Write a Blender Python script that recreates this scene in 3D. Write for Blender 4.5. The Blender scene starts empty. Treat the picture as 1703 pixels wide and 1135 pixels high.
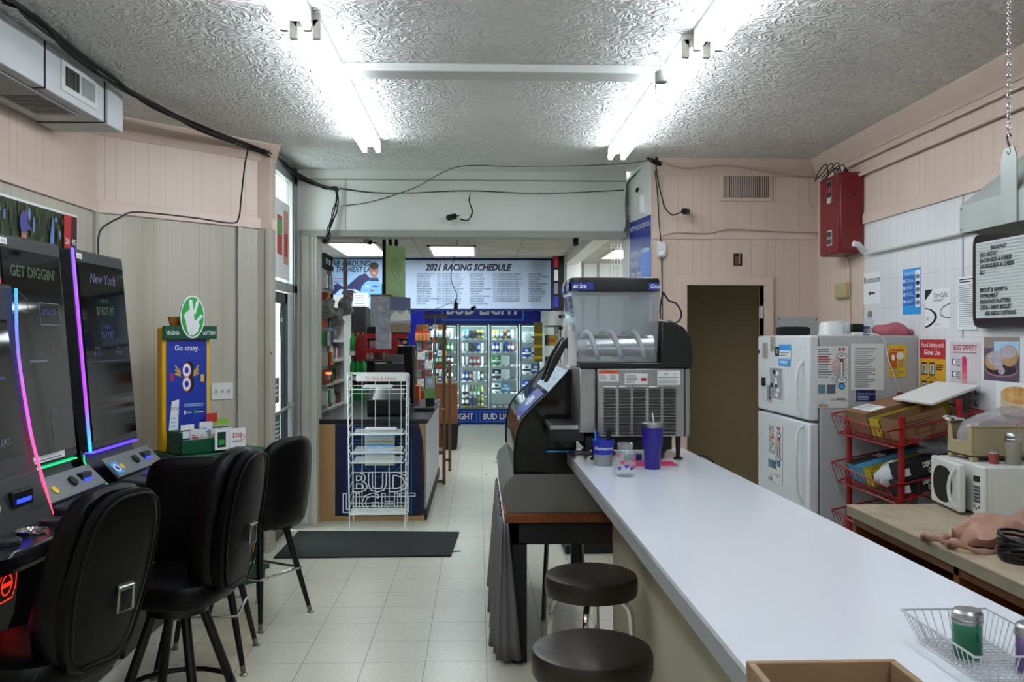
import bpy, math, random
from math import pi, sin, cos, radians as R, atan2, sqrt
from mathutils import Vector, Matrix
random.seed(7)
C = bpy.context.scene.collection
sc = bpy.context.scene
F = 1468.0; TH = R(2.165); CH = 1.615; HY = 563.0; CX = 851.5
def ray(px, py):
    u = (px - CX) / F
    return sin(TH) + u*cos(TH), cos(TH) - u*sin(TH), (HY - py) / F
def PY(px, py, Y):
    a, b, c = ray(px, py); t = Y/b; return Vector((a*t, Y, CH + c*t))
def PX(px, py, X):
    a, b, c = ray(px, py); t = X/a; return Vector((X, b*t, CH + c*t))
def PZ(px, py, Z):
    a, b, c = ray(px, py); t = (Z-CH)/c; return Vector((a*t, b*t, Z))
def S(h):
    h = h.lstrip('#'); o = []
    for i in (0, 2, 4):
        v = int(h[i:i+2], 16)/255; o.append(v/12.92 if v <= .04045 else ((v+.055)/1.055)**2.4)
    return (*o, 1)
MATS = {}
def mat(name, col='#808080', rough=.5, metal=0, emit=0, trans=0, alpha=1, noise=0, nscale=8, nstretch=(1,1,1), bump=0, bscale=60, col2=None, coat=0, ior=1.45, spec=.5):
    if name in MATS: return MATS[name]
    m = bpy.data.materials.new(name); m.use_nodes = True; MATS[name] = m
    n = m.node_tree.nodes; l = m.node_tree.links; b = n['Principled BSDF']
    c = S(col)
    b.inputs['Base Color'].default_value = c
    b.inputs['Roughness'].default_value = rough; b.inputs['Metallic'].default_value = metal
    b.inputs['IOR'].default_value = ior; b.inputs['Specular IOR Level'].default_value = spec
    b.inputs['Transmission Weight'].default_value = trans; b.inputs['Alpha'].default_value = alpha
    b.inputs['Coat Weight'].default_value = coat
    if emit:
        b.inputs['Emission Color'].default_value = c; b.inputs['Emission Strength'].default_value = emit
    if noise or bump:
        tc = n.new('ShaderNodeTexCoord'); mp = n.new('ShaderNodeMapping'); mp.inputs['Scale'].default_value = nstretch
        l.new(tc.outputs['Object'], mp.inputs['Vector'])
    if noise:
        t = n.new('ShaderNodeTexNoise'); t.inputs['Scale'].default_value = nscale; t.inputs['Detail'].default_value = 5
        l.new(mp.outputs[0], t.inputs['Vector'])
        cr = n.new('ShaderNodeValToRGB'); cr.color_ramp.elements[0].position = .3; cr.color_ramp.elements[1].position = .7
        c2 = S(col2) if col2 else tuple(x*(1-noise) for x in c[:3])+(1,)
        cr.color_ramp.elements[0].color = c2; cr.color_ramp.elements[1].color = c
        l.new(t.outputs['Fac'], cr.inputs[0]); l.new(cr.outputs[0], b.inputs['Base Color'])
    if bump:
        t = n.new('ShaderNodeTexNoise'); t.inputs['Scale'].default_value = bscale; t.inputs['Detail'].default_value = 3
        l.new(mp.outputs[0], t.inputs['Vector'])
        bm = n.new('ShaderNodeBump'); bm.inputs['Strength'].default_value = bump; bm.inputs['Distance'].default_value = .01
        l.new(t.outputs['Fac'], bm.inputs['Height']); l.new(bm.outputs[0], b.inputs['Normal'])
    return m
def thin(name, tint='#ffffff', haze=.04, hazecol='#c8ccd0', gloss=1.0, rough=.03):   # thin clear sheet: lets light straight through, mirrors at grazing angles
    if name in MATS: return MATS[name]
    m = bpy.data.materials.new(name); m.use_nodes = True; MATS[name] = m; n = m.node_tree.nodes; l = m.node_tree.links; n.clear()
    out = n.new('ShaderNodeOutputMaterial'); tr = n.new('ShaderNodeBsdfTransparent'); tr.inputs[0].default_value = S(tint)
    gl = n.new('ShaderNodeBsdfGlossy'); gl.inputs['Roughness'].default_value = rough; df = n.new('ShaderNodeBsdfDiffuse'); df.inputs[0].default_value = S(hazecol)
    fr = n.new('ShaderNodeLayerWeight'); pw = n.new('ShaderNodeMath'); pw.operation = 'POWER'; pw.inputs[1].default_value = 5; l.new(fr.outputs['Facing'], pw.inputs[0]); k = n.new('ShaderNodeMath'); k.operation = 'MULTIPLY_ADD'; k.inputs[1].default_value = .8*gloss; k.inputs[2].default_value = .04*gloss; l.new(pw.outputs[0], k.inputs[0]); fr.inputs[0].default_value = .5
    a = n.new('ShaderNodeMixShader'); a.inputs[0].default_value = haze; l.new(tr.outputs[0], a.inputs[1]); l.new(df.outputs[0], a.inputs[2])
    b = n.new('ShaderNodeMixShader'); l.new(k.outputs[0], b.inputs[0]); l.new(a.outputs[0], b.inputs[1]); l.new(gl.outputs[0], b.inputs[2]); l.new(b.outputs[0], out.inputs[0]); return m
# ---------- node helper for patterned surfaces
class NT:
    def __init__(s, m):
        s.m = m; s.n = m.node_tree.nodes; s.l = m.node_tree.links; s.b = s.n['Principled BSDF']
        s.tc = s.n.new('ShaderNodeTexCoord'); s.sep = s.n.new('ShaderNodeSeparateXYZ'); s.l.new(s.tc.outputs['Object'], s.sep.inputs[0])
        s.x, s.y, s.z = s.sep.outputs
    def math(s, op, a, b=0.0, c=None):
        k = s.n.new('ShaderNodeMath'); k.operation = op
        for i, v in enumerate((a, b) if c is None else (a, b, c)):
            if isinstance(v, (int, float)): k.inputs[i].default_value = v
            else: s.l.new(v, k.inputs[i])
        return k.outputs[0]
    def line(s, u, period, off, w):       # 1 on a thin line every period
        t = s.math('FLOORED_MODULO', s.math('SUBTRACT', u, off), period)
        return s.math('LESS_THAN', t, w)
    def noise(s, scale, detail=4, stretch=(1,1,1), dist=0):
        mp = s.n.new('ShaderNodeMapping'); mp.inputs['Scale'].default_value = stretch; s.l.new(s.tc.outputs['Object'], mp.inputs[0])
        t = s.n.new('ShaderNodeTexNoise'); t.inputs['Scale'].default_value = scale; t.inputs['Detail'].default_value = detail; t.inputs['Distortion'].default_value = dist
        s.l.new(mp.outputs[0], t.inputs['Vector']); return t.outputs['Fac']
    def ramp(s, fac, stops):
        cr = s.n.new('ShaderNodeValToRGB'); e = cr.color_ramp.elements
        while len(e) < len(stops): e.new(.5)
        for i, (p, c) in enumerate(stops): e[i].position = p; e[i].color = S(c) if isinstance(c, str) else c
        s.l.new(fac, cr.inputs[0]); return cr.outputs[0]
    def mix(s, fac, a, b, mode='MIX'):
        k = s.n.new('ShaderNodeMix'); k.data_type = 'RGBA'; k.blend_type = mode
        for i, v in ((0, fac), (6, a), (7, b)):
            if isinstance(v, (int, float)): k.inputs[i].default_value = v
            elif isinstance(v, tuple): k.inputs[i].default_value = v
            else: s.l.new(v, k.inputs[i])
        return k.outputs[2]
    def bump(s, h, strength, dist=.01):
        k = s.n.new('ShaderNodeBump'); k.inputs['Strength'].default_value = strength; k.inputs['Distance'].default_value = dist
        s.l.new(h, k.inputs['Height']); s.l.new(k.outputs[0], s.b.inputs['Normal'])
    def col(s, c): s.l.new(c, s.b.inputs['Base Color'])
# ---------- mesh builder
class MB:
    def __init__(s, T=None):
        s.v = []; s.f = []; s.mi = []; s.mats = []; s.T = T or Matrix(); s.cur = 0
    def use(s, m):
        if m not in s.mats: s.mats.append(m)
        s.cur = s.mats.index(m); return s
    def add(s, vs, fs):
        o = len(s.v); s.v += [s.T @ Vector(p) for p in vs]
        for f in fs: s.f.append([i+o for i in f]); s.mi.append(s.cur)
        return s
    def box(s, a, b):
        x0, y0, z0 = a; x1, y1, z1 = b
        if x0 > x1: x0, x1 = x1, x0
        if y0 > y1: y0, y1 = y1, y0
        if z0 > z1: z0, z1 = z1, z0
        return s.add([(x0,y0,z0),(x1,y0,z0),(x1,y1,z0),(x0,y1,z0),(x0,y0,z1),(x1,y0,z1),(x1,y1,z1),(x0,y1,z1)],
                     [(0,3,2,1),(4,5,6,7),(0,1,5,4),(1,2,6,5),(2,3,7,6),(3,0,4,7)])
    def cyl(s, p0, p1, r, r1=None, n=12, cap=True):
        p0 = Vector(p0); p1 = Vector(p1); d = (p1-p0).normalized(); a = d.orthogonal().normalized(); b = d.cross(a)
        if r1 is None: r1 = r
        vs = []
        for p, q in ((p0, r), (p1, r1)):
            for i in range(n):
                t = 2*pi*i/n; vs.append(p + a*cos(t)*q + b*sin(t)*q)
        fs = [(i, (i+1) % n, n+(i+1) % n, n+i) for i in range(n)]
        if cap: fs += [tuple(range(n))[::-1], tuple(range(n, 2*n))]
        return s.add(vs, fs)
    def tube(s, pts, r, n=6, closed=False):
        pts = [Vector(p) for p in pts]; k = len(pts); vs = []; a = None
        for i, p in enumerate(pts):
            if closed: d = pts[(i+1) % k] - pts[i-1]
            else: d = pts[min(i+1, k-1)] - pts[max(i-1, 0)]
            d = d.normalized() if d.length > 1e-9 else Vector((0,0,1))
            if a is None: a = d.orthogonal().normalized()
            a = (a - d*a.dot(d)); a = a.normalized() if a.length > 1e-6 else d.orthogonal().normalized()
            b = d.cross(a); rr = r[i] if isinstance(r, (list, tuple)) else r
            for j in range(n):
                t = 2*pi*j/n; vs.append(p + a*cos(t)*rr + b*sin(t)*rr)
        fs = []
        for i in range(k if closed else k-1):
            q = (i+1) % k
            for j in range(n): fs.append((i*n+j, i*n+(j+1) % n, q*n+(j+1) % n, q*n+j))
        if not closed: fs += [tuple(range(n))[::-1], tuple(range((k-1)*n, k*n))]
        return s.add(vs, fs)
    def lathe(s, prof, c=(0,0,0), n=24):
        vs = []; fs = []; k = len(prof)
        for r, z in prof:
            for i in range(n):
                t = 2*pi*i/n; vs.append((c[0]+r*cos(t), c[1]+r*sin(t), c[2]+z))
        for j in range(k-1):
            for i in range(n): fs.append((j*n+i, j*n+(i+1) % n, (j+1)*n+(i+1) % n, (j+1)*n+i))
        if prof[0][0] > 1e-5: fs.append(tuple(range(n))[::-1])
        if prof[-1][0] > 1e-5: fs.append(tuple(range((k-1)*n, k*n)))
        return s.add(vs, fs)
    def prism(s, poly, ax, a0, a1):
        def P(p, t):
            return (t, p[0], p[1]) if ax == 'x' else (p[0], t, p[1]) if ax == 'y' else (p[0], p[1], t)
        n = len(poly); vs = [P(p, a0) for p in poly] + [P(p, a1) for p in poly]
        return s.add(vs, [tuple(range(n))[::-1], tuple(range(n, 2*n))] + [(i, (i+1) % n, n+(i+1) % n, n+i) for i in range(n)])
    def pillow(s, outline, prof, fn):     # outline [(u,v)], prof [(scale, depth)], fn(u,v,d)->xyz
        n = len(outline); k = len(prof); cu = sum(p[0] for p in outline)/n; cv = sum(p[1] for p in outline)/n
        vs = []; fs = []
        for sc_, d in prof:
            for u, v in outline: vs.append(fn(cu+(u-cu)*sc_, cv+(v-cv)*sc_, d))
        for j in range(k-1):
            for i in range(n): fs.append((j*n+i, j*n+(i+1) % n, (j+1)*n+(i+1) % n, (j+1)*n+i))
        fs += [tuple(range(n))[::-1], tuple(range((k-1)*n, k*n))]
        return s.add(vs, fs)
    def ball(s, c, r, sc_=(1,1,1), n=12):
        prof = [(max(1e-6, r*sin(pi*i/n)), -r*cos(pi*i/n)) for i in range(n+1)]
        T = s.T; s.T = T @ Matrix.Translation(c) @ Matrix.Diagonal((*sc_, 1)); s.lathe(prof, n=n+4); s.T = T; return s
    def build(s, name, m=None, parent=None, bevel=0, smooth=35, loc=None, rz=0):
        me = bpy.data.meshes.new(name); me.from_pydata([tuple(p) for p in s.v], [], s.f)
        for q in (s.mats or [m]): me.materials.append(q)
        if s.mats: me.polygons.foreach_set('material_index', s.mi)
        if smooth:
            me.polygons.foreach_set('use_smooth', [True]*len(me.polygons)); me.set_sharp_from_angle(angle=R(smooth))
        me.update(); me.validate()
        o = bpy.data.objects.new(name, me); C.objects.link(o)
        if parent: o.parent = parent
        if loc is not None: o.location = loc
        o.rotation_euler.z = rz
        if bevel:
            b = o.modifiers.new('bevel', 'BEVEL'); b.width = bevel; b.segments = 2; b.limit_method = 'ANGLE'; b.angle_limit = R(40)
        return o
def tag(o, label, cat, group=None):
    o['label'] = label; o['category'] = cat
    if group: o['group'] = group
    return o
def thing(name, label, cat, loc=(0,0,0), rz=0, group=None):
    o = bpy.data.objects.new(name, None); C.objects.link(o); o.empty_display_size = .1
    o.location = loc; o.rotation_euler = (0, 0, rz); return tag(o, label, cat, group)
def struct(o): o['kind'] = 'structure'; return o
def dup(o, loc=None, rz=None, label=None, group=None, parent=None):
    c = o.copy(); C.objects.link(c); c.parent = parent
    if loc is not None: c.location = loc
    if rz is not None: c.rotation_euler.z = rz
    if label: c['label'] = label
    if group: c['group'] = group
    for ch in list(o.children): dup(ch, parent=c)
    return c
def superell(w, h, e=3.5, n=32, c=(0,0)):
    out = []
    for i in range(n):
        t = 2*pi*i/n; a, b = cos(t), sin(t)
        out.append((c[0]+w/2*math.copysign(abs(a)**(2/e), a), c[1]+h/2*math.copysign(abs(b)**(2/e), b)))
    return out
# ---------- text to flat geometry
TC = {}
def glyphs(t, size=1, shear=0, bold=0, align='LEFT', sx=1):
    k = (t, shear, bold, align)
    if k not in TC:
        cu = bpy.data.curves.new('t', 'FONT'); cu.body = t; cu.size = 1; cu.shear = shear; cu.offset = bold; cu.align_x = align; cu.resolution_u = 2
        o = bpy.data.objects.new('t', cu); me = o.to_mesh()
        TC[k] = ([tuple(v.co) for v in me.vertices], [tuple(p.vertices) for p in me.polygons]); o.to_mesh_clear()
        bpy.data.objects.remove(o); bpy.data.curves.remove(cu)
    v, f = TC[k]; return [(p[0]*size*sx, p[1]*size) for p in v], f
class Poster:                             # flat printed sheet: x right, z up, faces -y
    def __init__(s, w, h, base, thick=.002, shape=None):
        s.w, s.h = w, h; s.mb = MB(); s.mb.use(base); s.t = thick; s.k = 0
        if shape: s.mb.prism(shape, 'y', -thick, 0)
        else: s.mb.box((0,-thick,0), (w,0,h))
    def _y(s): s.k += 1; return -(s.t + .0003 + .00012*s.k)
    def rect(s, a, b, c, d, m):           # fractions of width/height
        y = s._y(); s.mb.use(m); s.mb.add([(a*s.w,y,b*s.h),(c*s.w,y,b*s.h),(c*s.w,y,d*s.h),(a*s.w,y,d*s.h)], [(0,1,2,3)]); return s
    def poly(s, pts, m):
        y = s._y(); s.mb.use(m); s.mb.add([(p[0]*s.w, y, p[1]*s.h) for p in pts], [tuple(range(len(pts)))]); return s
    def disc(s, cx, cy, rx, ry, m, n=20):
        return s.poly([(cx+rx*cos(2*pi*i/n), cy+ry*sin(2*pi*i/n)) for i in range(n)], m)
    def line(s, pts, wd, m, closed=False):
        y = s._y(); s.mb.use(m); q = [(p[0]*s.w, p[1]*s.h) for p in pts]
        if closed: q.append(q[0])
        for (x0, z0), (x1, z1) in zip(q, q[1:]):
            L = sqrt((x1-x0)**2+(z1-z0)**2) or 1; nx, nz = -(z1-z0)/L*wd/2, (x1-x0)/L*wd/2; ex, ez = (x1-x0)/L*wd/2, (z1-z0)/L*wd/2
            s.mb.add([(x0-ex+nx,y,z0-ez+nz),(x0-ex-nx,y,z0-ez-nz),(x1+ex-nx,y,z1+ez-nz),(x1+ex+nx,y,z1+ez+nz)], [(0,1,2,3)])
        return s
    def text(s, t, x, z, size, m, align='LEFT', shear=0, bold=0, sx=1):   # size in metres
        v, f = glyphs(t, size, shear, bold, align, sx); y = s._y(); s.mb.use(m)
        s.mb.add([(x*s.w+p[0], y, z*s.h+p[1]) for p in v], f); return s
    def lines(s, x0, x1, z0, z1, n, m, fill=.45, jit=.3):
        y = s._y(); s.mb.use(m); st = (z1-z0)/n
        for i in range(n):
            a = z1 - st*(i+1) + st*(1-fill)/2; e = x1 - (x1-x0)*random.random()*jit
            s.mb.add([(x0*s.w,y,a*s.h),(e*s.w,y,a*s.h),(e*s.w,y,(a+st*fill)*s.h),(x0*s.w,y,(a+st*fill)*s.h)], [(0,1,2,3)])
        return s
    def build(s, name, label=None, cat=None, loc=(0,0,0), rz=0, group=None, parent=None, tilt=0):
        o = s.mb.build(name, parent=parent, smooth=0, loc=loc, rz=rz)
        if tilt: o.rotation_euler.x = tilt
        if label and cat: tag(o, label, cat, group)
        elif label: o['label'] = label
        return o
def curve(pts, n=8):                      # Catmull-Rom through points
    P = [Vector(p) for p in pts]; P = [P[0]*2-P[1]] + P + [P[-1]*2-P[-2]]; out = []
    for i in range(1, len(P)-2):
        for j in range(n):
            t = j/n; a, b, c, d = P[i-1], P[i], P[i+1], P[i+2]
            out.append(.5*((2*b)+(c-a)*t+(2*a-5*b+4*c-d)*t*t+(3*b-a-3*c+d)*t**3))
    out.append(P[-2]); return out
# ---------- materials
white = mat('white_paint', '#d9d9d4', .5, noise=.08, nscale=3)
black = mat('black_plastic', '#0c0c0d', .35)
blackm = mat('black_matte', '#0e0e0e', .7)
vinyl = mat('black_vinyl', '#040405', .36, bump=.12, bscale=140, spec=.22)
steel = mat('brushed_steel', '#a8a8a6', .32, 1, noise=.15, nscale=6, nstretch=(1,1,30))
steeld = mat('dark_steel', '#77756f', .35, 1, noise=.2, nscale=4)
chrome = mat('chrome', '#d8d8d8', .08, 1)
galv = mat('galvanised_metal', '#a3a8a2', .45, .55, noise=.18, nscale=5)
wire_w = mat('white_wire', '#d4d6d4', .35)
paper = mat('white_paper', '#e2e4e5', .6)
paperg = mat('aged_paper', '#d2d3cf', .6)
ink = mat('black_ink', '#15151a', .6)
inkg = mat('grey_ink', '#70757c', .6)
red = mat('red_paint', '#8f1016', .35)
redp = mat('red_print', '#b3262b', .5)
yel = mat('yellow_print', '#d9b416', .5)
blue = mat('royal_blue', '#1d2fa0', .45)
blued = mat('navy_print', '#141a55', .45)
bluel = mat('light_blue_print', '#2f8fd8', .45)
skyb = mat('pale_blue_print', '#9fc0dc', .5)
green = mat('lottery_green', '#0c4a31', .4)
greenb = mat('bright_green_print', '#1f9e3f', .45)
yelp = mat('yellow_plastic', '#d9a60c', .4)
skin = mat('skin_print', '#a9745c', .6)
woodo = mat('orange_wood', '#7a4016', .45, noise=.35, nscale=5, nstretch=(12,1,12))
wood = mat('brown_wood', '#7b5a3c', .6, noise=.35, nscale=6, nstretch=(2,12,12))
woodl = mat('light_wood', '#8f7355', .6, noise=.25, nscale=6)
card = mat('cardboard', '#7d5a3c', .8, noise=.1, nscale=12)
cable = mat('black_cable', '#101011', .6)
cablew = mat('white_cable', '#c9c9c2', .5)
pinkc = mat('pink_cable', '#b3978a', .6)
EXPO = 0.88
# ================= patterned surfaces
m = mat('vinyl_floor_tile', '#b4b19c', .28, spec=.45); q = NT(m)
ln = q.math('MAXIMUM', q.line(q.x, .3048, .038, .0035), q.line(q.y, .3048, 5.33, .0035))
sp = q.noise(60, 2); ov = q.noise(.9, 5)
base = q.mix(.5, q.ramp(ov, [(.3, '#adab9a'), (.7, '#ccc9b9')]), q.ramp(sp, [(.35, '#b3b09e'), (.65, '#cfccbd')]))
q.col(q.mix(ln, base, S('#5f5d50'))); q.bump(ln, -.1, .002); floor_m = m
m = mat('stippled_ceiling', '#b8b9b5', .42); q = NT(m)
n1 = q.noise(11, 2.5, dist=1.6); n2 = q.noise(3, 3, dist=1)
r1 = q.math('SUBTRACT', 1.0, q.math('MULTIPLY', q.math('ABSOLUTE', q.math('SUBTRACT', n1, .5)), 8.0)); r1 = q.math('MAXIMUM', r1, 0.0)
q.bump(q.math('MULTIPLY', r1, n2), 1.0, .021); q.col(q.ramp(q.noise(.8, 4), [(.3, '#d2d2cd'), (.7, '#e2e2df')])); ceil_m = m
def panel(name, c1, c2, axis, period, offs, w=.004, dark='#a8978b', stain=None, rough=.4, bs=.25):
    m = mat(name, c1, rough); q = NT(m)
    u = {'x': q.x, 'y': q.y, 'd': q.math('MULTIPLY', q.math('ADD', q.x, q.y), .7071)}[axis]
    g = None
    for o in offs:
        t = q.line(u, period, o, w); g = t if g is None else q.math('MAXIMUM', g, t)
    base = q.ramp(q.noise(1.6, 4, (1,1,.35)), [(.3, c2), (.7, c1)])
    if stain: base = q.mix(q.ramp(q.noise(3.2, 4, (1,1,.12)), [(.52, (0,0,0,1)), (.75, (.55,.55,.55,1))]), base, S(stain))
    q.col(q.mix(g, base, S(dark))); q.bump(g, -bs, .004); return m
PO = (.0, .07, .20, .29, .41, .53)
pink_y = panel('pink_panelling_side', '#cdb8a9', '#c1ac9e', 'y', .61, PO)
pink_x = panel('pink_panelling_back', '#cdb8a9', '#c1ac9e', 'x', .61, PO)
pink_d = panel('pink_panelling_corner', '#cdb8a9', '#c1ac9e', 'd', .61, PO)
grey_y = panel('grey_wood_panelling_side', '#b9b3a5', '#a8a296', 'y', .41, (0, .1, .23, .31), .003, '#8d8a7d', '#8a8168')
grey_d = panel('grey_wood_panelling_corner', '#b9b3a5', '#a8a296', 'd', .41, (0, .1, .23, .31), .003, '#8d8a7d', '#8a8168')
pink = mat('pink_paint', '#cab5a7', .4, noise=.06, nscale=3)
m = mat('white_wall_tile', '#d2d2d2', .22); q = NT(m)
g = q.math('MAXIMUM', q.line(q.y, .1016, 0, .003), q.line(q.z, .2, .02, .003))
q.col(q.mix(g, q.ramp(q.noise(1.5), [(.3, '#d3d4d5'), (.7, '#e0e0e1')]), S('#bfc0c2'))); q.bump(g, -.4, .002); tile_m = m
offw = mat('off_white_paint', '#d6d7d0', .5, noise=.12, nscale=1.5)
dirty = mat('scuffed_white_paint', '#c5c5bb', .5, noise=.3, nscale=2.5, nstretch=(1,1,.4))
m = mat('dropped_ceiling_tile', '#b5b4ac', .8); q = NT(m)
g = q.math('MAXIMUM', q.line(q.x, .61, -.13, .02), q.line(q.y, 1.22, .6, .02))
q.col(q.mix(g, q.ramp(q.noise(1), [(.35, '#9d988a'), (.65, '#b5b4ac')]), S('#8d8c86'))); drop_m = m
dark_in = mat('brown_room_paint', '#9a8662', .7)

# ================= room shell
def wall(name, a, b, z0, z1, m, t=.08, side=1):   # vertical slab from a to b in plan, thickened outward
    a = Vector((*a, 0)); b = Vector((*b, 0)); d = (b-a).normalized(); n = Vector((d.y, -d.x, 0))*t*side
    mb = MB(); vs = [a, b, b+n, a+n]
    mb.add([(p.x, p.y, z0) for p in vs]+[(p.x, p.y, z1) for p in vs], [(0,1,2,3)[::-1],(4,5,6,7),(0,1,5,4),(1,2,6,5),(2,3,7,6),(3,0,4,7)])
    return struct(mb.build(name, m, smooth=0))
H = 3.08; BY = 7.72; PYW = 7.18; RX = 2.79; LX = -2.5
struct(MB().box((-2.7,-1.5,-.1),(5.5,6.9,0)).box((-1.66,6.9,-.1),(5.5,7.9,0)).box((-2.18,7.9,-.1),(5.5,17.6,0)).build('floor', floor_m, smooth=0))
struct(MB().box((-2.7,-1.5,H),(3.0,6.8,H+.1)).box((-1.7,6.8,H),(3.0,BY+.02,H+.1)).build('ceiling', ceil_m, smooth=0))
struct(MB().box((-2.18,BY+.02,2.7), (5.5,17.6,2.8)).build('ceiling', drop_m, smooth=0))
wall('wall_left', (LX,-1.5), (LX,5.88), 0, 2.44, grey_y, side=-1)
wall('wall_left', (LX,-1.5), (LX,5.88), 2.44, H, pink_y, side=-1)
wall('wall_corner_left', (LX,5.88), (-1.62,6.74), 0, 2.44, grey_d, side=-1)
wall('wall_corner_left', (LX,5.88), (-1.62,6.74), 2.44, H, pink_d, side=-1)
wall('wall_right', (RX,-1.5), (RX,6.29), 0, 2.44, tile_m, side=1)
wall('wall_right', (RX,6.29), (RX,PYW), 0, 2.44, pink_y, side=1)
wall('wall_right', (RX,-1.5), (RX,PYW), 2.44, H, pink_y, side=1)
wall('wall_front', (-2.7,-1.5), (3.0,-1.5), 0, H, offw, side=1)
DX0, DX1, DZ = PY(1142,475,PYW).x, PY(1270,475,PYW).x, PY(1142,475,PYW).z
mb = MB(); mb.box((1.413,PYW,0),(DX0,PYW+.1,DZ)); mb.box((DX1,PYW,0),(2.87,PYW+.1,DZ)); mb.box((1.413,PYW,DZ),(2.87,PYW+.1,H)); struct(mb.build('wall_back', pink_x, smooth=0))
wall('wall_side_passage', (1.30,BY+.2), (1.411,PYW), 0, H, offw, t=.06, side=-1)
mb = MB(); mb.box((1.5,8.6,0),(3.2,8.66,2.7)); mb.box((2.9,7.28,0),(3.0,8.6,2.7)); mb.box((1.5,7.28,0),(1.56,8.6,2.7)); mb.box((1.5,7.28,2.7),(3.0,8.66,2.75)); struct(mb.build('wall_storeroom', dark_in, smooth=0))
# beam wall + pillar
mb = MB(); mb.box((-1.62,BY,2.555),(1.30,BY+.2,H)); struct(mb.build('wall_beam', offw, smooth=0))
mb = MB(); mb.box((-1.55,BY-.012,2.50),(1.30,BY+.2,2.556)); mb.box((-1.55,BY-.01,2.99),(1.3,BY,3.0)); mb.box((-1.16,BY-.004,2.556),(-1.154,BY,2.99)); struct(mb.build('trim_1', mat('grey_trim_paint','#8e8f88',.5), smooth=0))
mb = MB(); mb.box((-1.62,BY,0),(-1.405,BY+.25,2.555)); struct(mb.build('wall_pillar', dirty, smooth=0))
mb = MB(); mb.box((-1.535,BY-.02,0),(-1.47,BY,2.5)); mb.box((-1.455,BY-.012,0),(-1.43,BY,2.5)); struct(mb.build('trim_2', dirty, bevel=.004))
struct(MB().box((-1.72,6.70,2.44),(-1.565,6.87,H)).build('wall_column', pink, bevel=.003)); struct(MB().box((-1.72,6.70,0),(-1.565,6.87,2.44)).build('wall_column', mat('warm_grey_paint','#b3ad9f',.5,noise=.12,nscale=3), bevel=.003))
# rear shop walls
wall('wall_shop_left', (-2.1,BY+.2), (-2.1,17.5), 0, 2.7, offw, side=-1)
mb = MB(); mb.box((-2.1,BY+.2,0),(-1.5,BY+.24,2.7)); struct(mb.build('wall_shop_front', mat('painted_block','#c9c7bd',.8), smooth=0))
struct(MB().box((-2.1,17.4,0),(5.4,17.5,2.7)).build('wall_shop_rear', offw, smooth=0))
struct(MB().box((1.17,11.7,0),(1.36,17.4,2.7)).build('wall_shop_partition', white, smooth=0))
struct(MB().box((1.15,BY+.2,2.6),(1.31,11.7,2.7)).build('trim_3', white, smooth=0))
struct(MB().box((1.36,12.75,0),(5.0,12.85,2.7)).build('wall_shop_right', white, smooth=0))
mb = MB(); [mb.box((x,12.735,0),(x+.03,12.75,2.7)) for x in (1.5,1.72,2.3,2.9)]; struct(mb.build('trim_4', mat('grey_panel_joint','#8d8f8e',.5), smooth=0))
struct(MB().box((5.0,7.6,0),(5.1,12.8,2.7)).build('wall_shop_far_right', white, smooth=0))
# crown mouldings, bands
def sweep(name, path, prof, m, side=1):           # prof (out from wall, z)
    mb = MB(); P = [Vector((*p, 0)) for p in path]; N = []
    for i in range(len(P)):
        ds = []
        if i: ds.append((P[i]-P[i-1]).normalized())
        if i < len(P)-1: ds.append((P[i+1]-P[i]).normalized())
        ns = [Vector((-d.y, d.x, 0))*side for d in ds]; n = sum(ns, Vector()); n.normalize(); N.append(n/ max(.3, n.dot(ns[0])))
    k = len(prof); vs = []
    for p, n in zip(P, N):
        for o, z in prof: vs.append((p.x+n.x*o, p.y+n.y*o, z))
    fs = [(i*k+j, i*k+(j+1) % k, (i+1)*k+(j+1) % k, (i+1)*k+j) for i in range(len(P)-1) for j in range(k)]
    mb.add(vs, fs+[tuple(range(k)), tuple(range((len(P)-1)*k, len(P)*k))[::-1]]); return struct(mb.build(name, m, smooth=25))
crown = [(0,H-.13),(.012,H-.13),(.02,H-.11),(.03,H-.10),(.05,H-.06),(.075,H-.03),(.085,H-.012),(.085,H),(0,H)]
sweep('trim_5', [(LX,-1.5),(LX,5.88),(-1.62,6.74),(-1.55,6.80)], crown, pink, side=-1)
sweep('trim_6', [(RX,-1.5),(RX,PYW),(1.413,PYW)], crown, pink)
bandp = [(0,2.44),(.018,2.44),(.018,2.50),(.012,2.52),(0,2.52)]
sweep('trim_7', [(LX,-1.5),(LX,5.88),(-1.62,6.74),(-1.56,6.80)], bandp, pink, side=-1)
sweep('trim_8', [(RX,-1.5),(RX,6.28)], bandp, pink)
zb = PY(1200,392,PYW).z
sweep('trim_9', [(2.77,PYW),(1.413,PYW)], [(0,zb-.03),(.01,zb-.03),(.01,zb+.03),(0,zb+.03)], pink)
mb = MB(); mb.box((LX,5.82,0),(LX+.02,5.86,2.44)); struct(mb.build('trim_10', mat('grey_strip','#a5a79c',.5), smooth=0))
d = Vector((.88,.86,0)).normalized(); a = PY(403,500,1)
mb = MB(); T = Matrix.Translation((LX,5.88,0)) @ Matrix.Rotation(atan2(d.y,d.x),4,'Z')
mb.T = T; mb.box((1.0,-.025,0),(1.035,0,2.44)); mb.box((1.21,-.02,0),(1.26,0,2.44)); struct(mb.build('trim_11', mat('grey_strip','#a5a79c',.5), bevel=.003))
CW = T
mb = MB(); mb.box((-1.60,6.685,0),(-1.565,6.70,2.44)); struct(mb.build('trim_12', mat('warm_grey_paint','#b5ab9e',.5), bevel=.003))
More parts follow.
